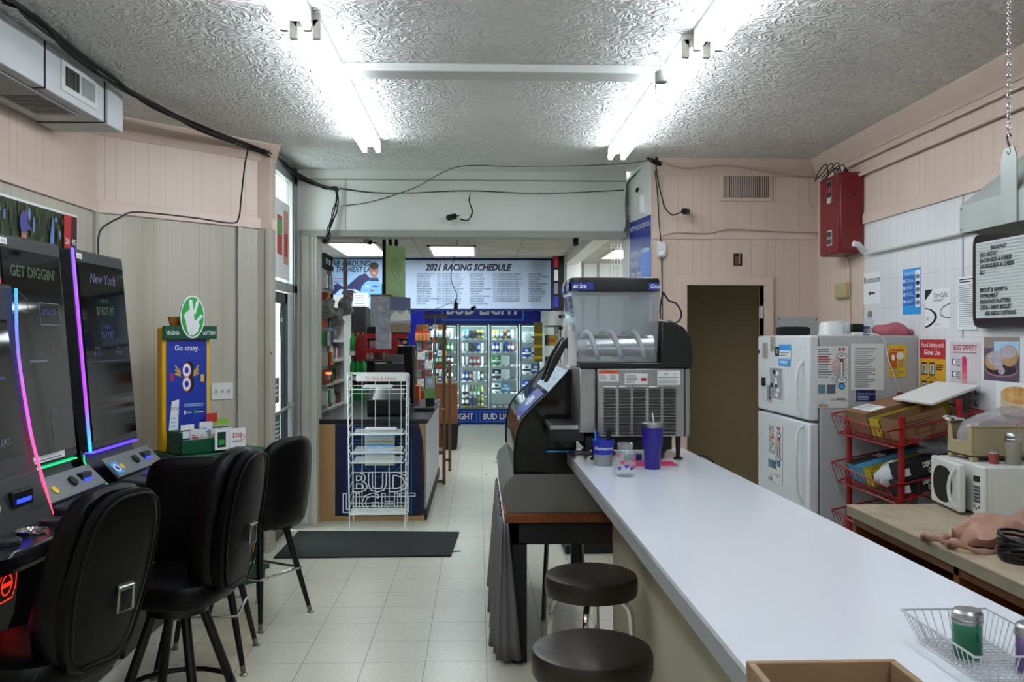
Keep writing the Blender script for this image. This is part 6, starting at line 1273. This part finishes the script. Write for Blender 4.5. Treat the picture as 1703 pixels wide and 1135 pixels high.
# impulse rack with beaded sunglasses / jars
a = PY(697,640,11.5); b_ = PY(722,560,11.5); t = thing('impulse_display','slim clear display of small cards and key chains on the far end of the counter','display',(a.x,11.2,0)); w_ = b_.x-a.x
MB().box((0,.0,0),(w_,.25,.95)).build('pedestal', woodo, t); 
for k in range(4): MB().cyl((k*w_/3,.1,.95),(k*w_/3,.1,1.6),.008,n=8).build('rod', chrome, t)
for r_ in range(5):
    for c_ in range(4):
        i = (0,6,9,1,5,2)[(r_*2+c_)%6]; o = bpy.data.objects.new('hang_card', pack('box', i)); C.objects.link(o); o.scale = (.5,.3,.75); o.location = (a.x+.02+c_*w_/4.2,11.26,1.0+.115*r_)
        tag(o, f"small {cn[i]} card in row {('one','two','three','four','five')[r_]} of the slim counter display", 'card', f"{cn[i]} cards in row {r_+1} of the slim display")
for k in range(4):
    q = PY(694+6*k,586,11.3); tt_ = thing('candy_jar', 'clear candy jar with a red lid above the slim counter display', 'jar', (q.x,11.26,1.585), 0, 'red-lidded candy jars') if k == 0 else None
    if k == 0: t0 = tt_; MB().lathe([(.0001,0),(.024,0),(.024,.09),(.018,.1)],n=12).build('jar', mat('amber_jar','#b06a3a',.2), tt_); MB().lathe([(.02,.1),(.022,.1),(.022,.13),(.0001,.13)],n=12).build('lid', redp, tt_)
    else: dup(t0, (q.x,11.26,1.585))
MB_ = MB().box((0,.06,0),(w_+.02,.25,.02)); tag(MB_.build('jar_shelf', steeld, loc=(a.x-.01,11.18,1.563)), 'thin metal shelf carrying the red-lidded candy jars', 'shelf')
q = PY(697,650,11); o = MB().box((0,0,0),(.13,.2,.16)).build('orange_box', mat('bright_orange','#c4561a',.5), loc=(q.x-.08,10.28,.90)); tag(o,'bright orange box on the counter beside the tall monitor','box')
q = PY(745,700,12.6); t = thing('brown_cabinet','low orange-brown wooden cabinet past the end of the shop counter','cabinet',(-.68,13.1,0)); MB().box((0,0,0),(.36,.5,.93)).build('body', mat('orange_cabinet','#7e4a20',.6,noise=.2,nscale=5), t, bevel=.004); MB().box((-.01,-.01,.93),(.37,.51,.95)).build('top', woodl, t)
t = thing('trash_bin','black ribbed trash bin standing by the brown cabinet','bin',(-.42,12.85,0)); mb = MB(); mb.prism([(-.07,-.07),(.07,-.07),(.07,.07),(-.07,.07)],'z',0,.02)
mb.lathe([(.10,0),(.13,.34),(.145,.34),(.145,.37),(.12,.37),(.095,.02),(.0001,.02)],n=4); [mb.cyl((x,-.09,.02),(x*1.2,-.12,.34),.006,n=5) for x in (-.06,-.02,.02,.06)]; o = mb.build('bin_body', blackm, t, smooth=0)
# snack rack (hanging) beside the cooler: colourful strip
t = thing('strip_rack','narrow rack of hanging colourful packs in front of the left cooler door','rack',(PY(706,600,12.4).x,12.4,0)); MB().cyl((.15,0,0),(.15,0,1.95),.012,n=10).build('pole', steeld, t); MB().cyl((.15,0,0),(.15,0,.02),.15,n=20).build('base', blackm, t); MB().box((-.02,-.01,1.9),(.32,.01,1.95)).build('top_bar', steeld, t)
for r_ in range(5):
    for c_ in range(5):
        i = (2,1,6,3,4,7)[(r_+c_*2)%6]; put('bag', i, (t.location.x+.02+c_*.065,12.36,1.0+.18*r_), 0, f"on level {('one','two','three','four','five')[r_]} of the strip rack before the left cooler", .6)
p = Poster(.40,.05,blued,.1); p.text('ME',.2,.2,.04,paper)
q = PY(712,608,11.9); 
# wood panel beside banner
q0 = PY(692,588,14); q1 = PY(704,540,14); struct(MB().box((q0.x,14,0),(q1.x,14.05,q1.z)).build('trim_14', mat('oak_post','#8a5a30',.5)))
# ================= beer cooler
YC = 16.67; kx = YC/F; X_ = lambda px: PY(px,600,YC).x; Z_ = lambda py: PY(800,py,YC).z
cf = mat('cooler_frame','#7c8082',.35,.5); cin = mat('cooler_interior','#c3cccd',.5); cool = mat('cooler_lamp','#e9fbff',.4,emit=15); cgl = thin('cooler_glass','#eef5f4',.02)
xs = [X_(px) for px in (660,711,762,813,863.5,914)]
z0, z1 = Z_(682), Z_(540)
t = thing('beer_cooler','wall of lit glass-door coolers full of cans across the back of the shop','cooler',((xs[0]+xs[-1])/2,YC,0)); ox = t.location.x
mb = MB(); mb.box((xs[0]-ox,.02,0),(xs[-1]-ox,.72,z0-.03)); mb.box((xs[0]-ox,.02,z1+.02),(xs[-1]-ox,.72,z1+.2)); mb.box((xs[0]-ox,.66,z0-.03),(xs[-1]-ox,.72,z1+.02)); mb.box((xs[0]-ox-.03,.02,0),(xs[0]-ox,.72,z1+.2)); mb.box((xs[-1]-ox,.02,0),(xs[-1]-ox+.03,.72,z1+.2)); mb.build('cabinet', cin, t, smooth=0)
mb = MB(); mb.box((xs[0]-ox,-.02,z1),(xs[-1]-ox,.03,z1+.07)); mb.box((xs[0]-ox,-.02,z0-.07),(xs[-1]-ox,.03,z0)); mb.build('frame', cf, t, bevel=.004)
for i in range(5):
    a_, b2 = xs[i]-ox+.012, xs[i+1]-ox-.012
    mb = MB(); mb.box((a_,-.035,z0),(a_+.03,-.005,z1)); mb.box((b2-.03,-.035,z0),(b2,-.005,z1)); mb.box((a_,-.035,z0),(b2,-.005,z0+.03)); mb.box((a_,-.035,z1-.03),(b2,-.005,z1)); d = mb.build('door', cf, t, bevel=.003)
    MB().box((a_+.03,-.022,z0+.03),(b2-.03,-.018,z1-.03)).build('pane', cgl, d, smooth=0); MB().tube([(a_+.015,-.04,.9),(a_+.015,-.07,.92),(a_+.015,-.07,1.18),(a_+.015,-.04,1.2)],.008).build('door_handle', black, d)
    MB().box((b2-.028,.04,z0+.05),(b2-.004,.07,z1-.05)).build('cooler_lamp', cool, t, smooth=0); MB().box((a_+.03,.05,z1-.03),(b2-.05,.09,z1-.012)).build('cooler_lamp', cool, t, smooth=0)
szs = [[Z_(p_) for p_ in (673,650,625,600,577,557)]]*5
sh_ = [[674,653,629,606,585,561],[674,653,629,606,585,561],[676,660,633,608,585,563],[676,653,630,607,585,563],[676,648,622,594,567]]
sm = mat('cooler_shelf','#6f7678',.4,.5)
dn = ['leftmost','second','third','fourth','rightmost']; rn = ['bottom','second','third','fourth','fifth','top']
random.seed(5)
canm = {}
def cm(h): 
    if h not in canm: canm[h] = mat('pack_c'+h[1:], h, .3)
    return canm[h]
cp_ = {}
def citem(kind, ca, cb):
    k = (kind, ca, cb)
    if k not in cp_:
        mb = MB(); mb.use(cm(ca))
        if kind == 'can': mb.lathe([(.0001,0),(.028,0),(.034,.01),(.034,.15),(.027,.162),(.0001,.16)],n=12); mb.use(cm(cb)); mb.lathe([(.0345,.05),(.0345,.11)],n=12)
        elif kind == 'bottle': mb.lathe([(.0001,0),(.032,0),(.032,.12),(.013,.17),(.012,.21),(.0001,.211)],n=12); mb.use(cm(cb)); mb.lathe([(.0325,.03),(.0325,.09)],n=12)
        elif kind == 'case': mb.box((-.08,-.06,0),(.08,.06,.17)); mb.use(cm(cb)); mb.box((-.08,-.0605,.05),(.08,-.06,.085)); mb.box((-.03,-.061,.10),(.03,-.06,.14))
        o = mb.build('p', None); cp_[k] = o.data; bpy.data.objects.remove(o)
    return cp_[k]
HC = {'#c9cdd0':'silver','#1d3f9a':'blue','#9a2026':'red','#2f7a35':'green','#a59a48':'yellow','#20242c':'black','#dfe3e4':'white','#7a4a20':'amber','#4f88c0':'light blue','#c0561f':'orange'}
CL = list(HC)
def rowdef(door, row):
    if door == 2: return [('can',['#20242c','#1d3f9a','#a59a48']),('bottle',['#dfe3e4','#7a4a20','#2f7a35','#a59a48']),('can',['#1d3f9a','#9a2026','#dfe3e4','#20242c']),('can',['#c9cdd0','#9a2026','#9a2026','#dfe3e4']),('can',['#c9cdd0','#20242c','#1d3f9a','#dfe3e4']),('can',['#4f88c0','#20242c','#a59a48'])][row]
    if door == 3: return [None,('case',['#dfe3e4','#4f88c0','#dfe3e4']),('case',['#20242c','#c9cdd0','#9a2026']),('case',['#2f7a35','#c9cdd0','#dfe3e4']),('can',['#1d3f9a','#c9cdd0','#1d3f9a','#9a2026']),('can',['#a59a48','#4f88c0','#c0561f','#20242c','#dfe3e4'])][row]
    if door == 4: return [None,('case',['#1d3f9a','#1d3f9a','#20242c']),('case',['#dfe3e4','#1d3f9a','#1d3f9a']),('case',['#1d3f9a','#dfe3e4','#dfe3e4']),('case',['#c9cdd0','#dfe3e4'])][row]
    return [('can',['#20242c','#2f7a35']),('bottle',['#2f7a35','#20242c']),('bottle',['#dfe3e4','#20242c']),('can',['#2f7a35','#2f7a35','#20242c']),('can',['#c9cdd0','#20242c','#2f7a35']),('can',['#c9cdd0','#dfe3e4'])][row]
for d_ in range(5):
    for r_, py in enumerate(sh_[d_]):
        z = Z_(py); MB().box((xs[d_]-ox+.04,.10,z-.02),(xs[d_+1]-ox-.04,.60,z)).build('shelf', sm, t, smooth=0)
        mb = MB(); n_ = random.randint(3,5); 
        for k in range(n_): x = xs[d_]-ox+.08+k*.11; mb.box((x,.095,z-.03),(x+.06,.10,z+.0))
        mb.build('price_tags', paper if d_ != 2 or r_ else yel, t, smooth=0)
        rd = rowdef(d_, r_)
        if not rd: continue
        kind, cs = rd; st = .166 if kind == 'case' else .069; n_ = int((xs[d_+1]-xs[d_]-.12)/st)
        for k in range(n_):
            ca = cs[int(k*len(cs)/n_)]; cb = ('#c9cdd0','#dfe3e4','#20242c','#c9cdd0')[(CL.index(ca)+k//2) % 4]
            for dy in ((0,) if kind == 'case' else (0,)):
                o = bpy.data.objects.new({'can':'beer_can','bottle':'drink_bottle','case':'beer_case'}[kind], citem(kind, ca, cb)); C.objects.link(o); o.location = (xs[d_]+.065+st*(k+.5),YC+.16+dy,z)
                kk = {'can':'can','bottle':'bottle','case':'case'}[kind]; w_ = f"{HC[ca]} and {HC[cb]} {kk} on the {rn[r_] if r_ < len(sh_[d_])-1 else 'top'} shelf behind the {dn[d_]} cooler door"
                tag(o, w_, kk, w_)
# banners
bb = mat('banner_blue','#17259a',.4); bcy = mat('banner_cyan','#2fa3e8',.4)
def banner(w_, h_, texts, name, label, loc, sz):
    p = Poster(w_, h_, bb, .01)
    for (x, cut) in texts: p.line([(x/w_,.12),((x+sz*4.6)/w_,.12),((x+sz*4.6)/w_,.88),(x/w_,.88)],.02,bcy,True).text('BUD LIGHT',(x+sz*2.3)/w_,.5-.36*sz/h_,sz,paper,'CENTER',bold=.03,sx=.82)
    return p.build(name,label,'banner',loc)
xL = X_(668); banner(X_(904)-xL, .60, [(X_(736)-xL,0),(X_(888)-xL,0),(X_(650)-xL-.4,0)] if False else [(X_(736)-xL,0)], 'beer_banner','blue BUD LIGHT banner over the coolers, half hidden by the racing schedule',(xL,YC-.05,Z_(539)),.33)
p = Poster(X_(902)-X_(640),.27,bb,.01); wz = p.w
for x in (X_(722)-X_(640), X_(798)-X_(640), X_(640)-X_(640)+.02): p.line([(x/wz,.14),((x+.80)/wz,.14),((x+.80)/wz,.86),(x/wz,.86)],.012,bcy,True).text('BUD LIGHT',(x+.40)/wz,.30,.155,paper,'CENTER',bold=.03,sx=.86)
p.build('beer_kick_panel','blue panel repeating BUD LIGHT along the foot of the coolers','panel',(X_(640),YC-.03,.01))
t = thing('draped_banner','large plain blue drape hanging left of the coolers','banner',(PY(670,550,14.5).x,14.5,0)); a, b_ = PY(668,590,14.5), PY(704,516,14.5)
mb = MB(); mb.prism([(0,1.62),(0,2.5),(b_.x-a.x,2.5),(b_.x-a.x,1.45),(.2,1.40),(.08,1.46)],'y',0,.03); mb.build('drape', bb, t, smooth=0); mb = MB(); mb.prism([(.0,1.60),(.08,1.44),(.2,1.38),(b_.x-a.x,1.43),(b_.x-a.x,1.36),(.1,1.33),(-.02,1.4)],'y',-.02,.05); mb.build('tan_hem', mat('tan_hem','#8d8468',.6), t, smooth=0)
# racing sign
YS = 11.95; XS = lambda px: PY(px,470,YS).x; a = PY(533,517,YS); b_ = PY(920,430,YS)
t = thing('racing_sign','wide hanging sign with the 2021 RACING SCHEDULE and a race car picture','sign',(a.x,YS,a.z)); w_, h_ = b_.x-a.x, b_.z-a.z
fr = mat('sign_frame','#131a5c',.4); sb = mat('sign_sky','#a9bcd2',.4); x1_ = XS(637)-a.x; x2_ = XS(646)-a.x
MB().box((0,0,0),(w_,.06,h_)).build('frame', fr, t, bevel=.004)
p = Poster(w_-x2_-.03,h_-.06,sb,.004); it = mat('sign_ink','#1c2036',.5); pw = p.w
p.text('2021 RACING SCHEDULE',(XS(778)-a.x-x2_)/pw,.79,.125,it,'CENTER',shear=.3,bold=.045,sx=.82)
ct = ['DAYTONA BEACH, FLORIDA','HOMESTEAD, FLORIDA','LAS VEGAS, NEVADA','PHOENIX, ARIZONA','HAMPTON, GEORGIA','BRISTOL, TENNESSEE','MARTINSVILLE, VIRGINIA','RICHMOND, VIRGINIA','TALLADEGA, ALABAMA','KANSAS CITY, KANSAS','DARLINGTON, SOUTH CAROLINA','DOVER, DELAWARE','AUSTIN, TEXAS','CONCORD, NORTH CAROLINA','SONOMA, CALIFORNIA','LEBANON, TENNESSEE','LONG POND, PENNSYLVANIA']
rt = ['DAYTONA','LAS VEGAS','PHOENIX','ATLANTA','BRISTOL','MARTINSVILLE','RICHMOND','TALLADEGA','KANSAS','DARLINGTON','DOVER','CHARLOTTE','SONOMA','NASHVILLE','POCONO','MICHIGAN']
fx_ = lambda px: (XS(px)-a.x-x2_)/pw
for r_ in range(13):
    z = .70-.051*r_
    p.text(rt[r_%16]+' RACE',fx_(652),z,.030,it,sx=.6) if r_ in (0,4,6,7,8,9,10,11,12) else None
    p.text(ct[r_],fx_(693),z,.030,it,sx=.62); p.text('JUN %d' % (3+r_*2),fx_(727),z,.030,it,sx=.62)
    p.text('CUP SERIES RACE AT '+rt[(r_+3)%16],fx_(735),z,.030,it,sx=.60); p.text(ct[(r_+4)%17],fx_(781),z,.030,it,sx=.62)
    if r_ < 12: p.text('OCT %d' % (3+r_*2),fx_(820),z,.030,it,sx=.62); p.text('CUP SERIES PLAYOFF RACE AT '+rt[(r_+7)%16],fx_(828),z,.030,it,sx=.53); p.text(ct[(r_+9)%17],fx_(879),z,.030,it,sx=.58)
p.build('schedule_panel', loc=(x2_,-.001,.03), parent=t)
p = Poster(x1_-.03,h_-.04,mat('sign_light_sky','#8fb4d8',.4),.004); pw2 = p.w; g_ = lambda px: (XS(px)-a.x-.0)/pw2
mtn = mat('mountain_blue','#1b1f55',.5)
p.poly([(0,.30),(0,.60),(.05,.66),(.20,.48),(.26,.52),(.38,.42),(.60,.66),(.72,.72),(.80,.62),(1,.50),(1,.25),(0,.25)],mtn).rect(0,0,1,.27,mat('sign_snow','#a8bbd6',.4))
p.text('GRAB A ROUND',.02,.86,.105,it,shear=.25,bold=.02,sx=.8).text('FOR THE NEXT LAP',.02,.74,.105,it,shear=.25,bold=.02,sx=.72).text('NASCAR',.18,.52,.06,it,shear=.3,sx=.8).rect(.17,.60,.42,.615,redp)
p.poly([(.12,.14),(.13,.26),(.22,.30),(.30,.40),(.55,.40),(.68,.32),(.80,.28),(.82,.14)],mat('car_blue','#a3c4e0',.4)).poly([(.32,.30),(.35,.37),(.52,.37),(.60,.30)],blued).disc(.25,.15,.055,.09,blackm,16).disc(.70,.15,.055,.09,blackm,16).rect(.48,.2,.62,.26,redp)
sb2 = mat('suit_blue','#6aa8d8',.4)
p.poly([(.62,.24),(.66,.46),(.72,.54),(.82,.60),(.92,.60),(.99,.50),(.99,.24)],sb2).poly([(.78,.56),(.95,.56),(.93,.63),(.81,.63)],blued).disc(.865,.78,.075,.14,skin,20).disc(.865,.87,.078,.07,mat('hair_print','#3f302a',.6),16).poly([(.83,.73),(.90,.73),(.865,.70)],paper).rect(.84,.79,.855,.80,ink).rect(.875,.79,.89,.80,ink).rect(.72,.44,.78,.47,paper).rect(.84,.44,.93,.47,blue).rect(.80,.36,.86,.39,redp)
p.build('car_picture', loc=(.02,-.001,.02), parent=t)
p = Poster(.19,.19,paper,.002); p.lines(.1,.9,.1,.9,7,inkg); q = PY(588,512,11.6); p.build('taped_notice','white lined sheet hanging over the race car picture','notice',(q.x,11.6,q.z))
q = PY(540,445,9.2); o = Poster(.07,.40,mat('peachy_strip','#b08a78',.5),.02); o.rect(.1,.05,.9,.95,paperg).rect(.2,.5,.8,.9,mat('peach_print','#c99384',.6)); o.build('hanging_card','dark-edged card hanging over the words GRAB A ROUND','card',(q.x,9.2,q.z-.37),R(25))
q = PY(573,430,9.3); tag(MB().box((-.015,0,-.42),(.03,.01,0)).box((.03,0,-.42),(.09,.012,-.33)).build('hanging_strip', mat('strip_pack','#b7a9a9',.3,noise=.5,nscale=40), loc=(q.x,9.3,q.z)), 'pale dangling strip of packs in front of the race car picture', 'strip')
q = PY(758,505,9.8); t = cam_bullet(q,(0,-.5,-.8),'small hanging camera in front of the middle of the racing schedule',mount=(0,0,.05)); 
tag(MB().tube(curve([q,q+Vector((.01,0,.1)),PY(750,462,9.8),PY(757,420,9.8),PY(762,392,9.5)]),.004).build('hanging_wire', cable),'thin dark wire hanging in front of the racing schedule','cable')
tag(MB().tube(curve([PY(668,523,9.4),PY(700,518,9.5),PY(730,512,9.6),PY(758,500,9.8)]),.003).build('slack_wire', steeld),'thin slack wire running left from the hanging camera','cable')
q = PY(789,512,11.4); cam_bullet(q,(-.3,-.9,-.2),'small black camera at the lower edge of the racing schedule',mount=(0,.1,.03))
# right partition: frame rack and bagged toys
a = PY(934,505,11.9); t = thing('wall_display','tall black display with small pictures hanging at the right end of the schedule','display',(.985,11.62,1.98)); MB().box((-.0,0,0),(.14,.07,.78)).build('frame', black, t)
p = Poster(.065,.72,blackm,.002); [p.rect(.1,.02+.245*k,.9,.22+.245*k,mm) for k, mm in enumerate((blue,inkg,paperg,redp))]; p.build('pictures', loc=(.005,-.001,.03), parent=t)
t = thing('toy_rack','small white peg rack of bright bagged toys on the shop partition','rack',(.98,12.5,0)); 
MB().box((.0,.0,.35),(.18,.9,.39)).build('shelf', offw, t); MB().box((.16,0,.3),(.18,.9,1.80)).build('pegboard', paperg, t); MB().box((0,0,1.78),(.18,.9,1.80)).build('top_bar', steeld, t); MB().box((.0,.0,0),(.18,.9,.35)).build('base', offw, t)
for z in (.75,1.15): MB().box((.0,.0,z),(.18,.9,z+.02)).build('shelf', offw, t)
tc = [(4,'yellow'),(2,'blue'),(1,'red'),(3,'green'),(8,'orange'),(9,'light blue')]
for r_, z in enumerate((.40,.78,1.18,1.5)):
    for c_ in range(5):
        i = tc[(r_*2+c_*5)%6][0]; put('bag', i, (1.06-.02*(c_%2),12.56+c_*.16,z), R(-35), f"on the {('bottom','second','third','top')[r_]} level of the toy rack", 1.1)
q = PY(911,600,15.6); t = thing('snack_strip','tall strip of brown and yellow packs hanging by the rightmost cooler door','strip',(.98,15.6,.9)); mb = MB(); mb.use(mat('olive_pack','#7a6a2a',.4)); mb.box((0,0,.3),(.15,.05,1.0)); mb.use(yel); [mb.box((0,-.01,.35+.2*k),(.15,0,.40+.2*k)) for k in range(3)]; mb.build('packs', None, t, bevel=.01); MB().box((.06,.0,-.9),(.09,.04,.3)).build('stand', steeld, t)
for k, (px, py) in enumerate(((935,526),(940,545))): 
    q = PY(px,py,11.6); cam_bullet((1.12,11.66,q.z),(-.6,-.8,-.1),('upper','lower')[k]+' of two black cameras on the end of the shop partition',mount=(.05,.04,0))
# wire grid rack on right of opening
t = thing('wire_grid','tall white wire grid rack standing behind the right side of the opening','rack',(1.40,9.3,0)); mb = MB()
for k in range(7): mb.tube([(k*.035,0,0),(k*.035,0,2.62)],.005,5)
for k in range(14): mb.tube([(0,0,.1+k*.19),(.21,0,.1+k*.19)],.004,5)
mb.build('grid', wire_w, t); MB().box((-.02,-.15,0),(.23,.15,.02)).build('foot', wire_w, t)
# red crate on floor behind table
q = PZ(975,925,0); t = thing('red_crate','red and black plastic crate on the floor beyond the work table','crate',(q.x,q.y+.05,0)); MB().box((-.15,0,0),(.32,.35,.07)).build('base', blackm, t, bevel=.01); MB().box((-.05,.0,.07),(.32,.34,.26)).build('crate_body', mat('crate_red','#a0101c',.4), t, bevel=.01)
# debris on floor
random.seed(4)
for k, (px, py, s_) in enumerate(((822,965,.02),(757,918,.04),(826,770,.03),(808,790,.012))):
    q = PZ(px,py,0); o = MB().box((-s_,-s_*.25,0),(s_,s_*.25,.004)).build('floor_scrap', mat('brown_scrap','#3b2c1c',.8), loc=q, rz=random.random()); tag(o, ('dark scrap on the floor beside the table skirt','thin reddish stick at the corner of the entrance mat','small dark stick far down the aisle by the food case','tiny speck of litter far down the aisle')[k], 'litter')
# ================= camera, world, colour
cam = bpy.data.cameras.new('camera'); cam.lens = 36*F/1703; cam.sensor_width = 36; cam.shift_y = -4.5/1703; cam.clip_end = 60
co = bpy.data.objects.new('camera', cam); C.objects.link(co); co.location = (0,0,CH); co.rotation_euler = (R(90),0,-TH); sc.camera = co
w = bpy.data.worlds.new('sky'); sc.world = w; w.use_nodes = True; b = w.node_tree.nodes['Background']; b.inputs[0].default_value = (.82,.92,1,1); b.inputs[1].default_value = 7
vs = sc.view_settings; vs.view_transform = 'Standard'; vs.look = 'None'; vs.gamma = 1; vs.use_curve_mapping = False; vs.exposure = EXPO
sc.cycles.max_bounces = 8; sc.cycles.transparent_max_bounces = 16; sc.cycles.caustics_reflective = False; sc.cycles.caustics_refractive = False; sc.cycles.sample_clamp_indirect = 4
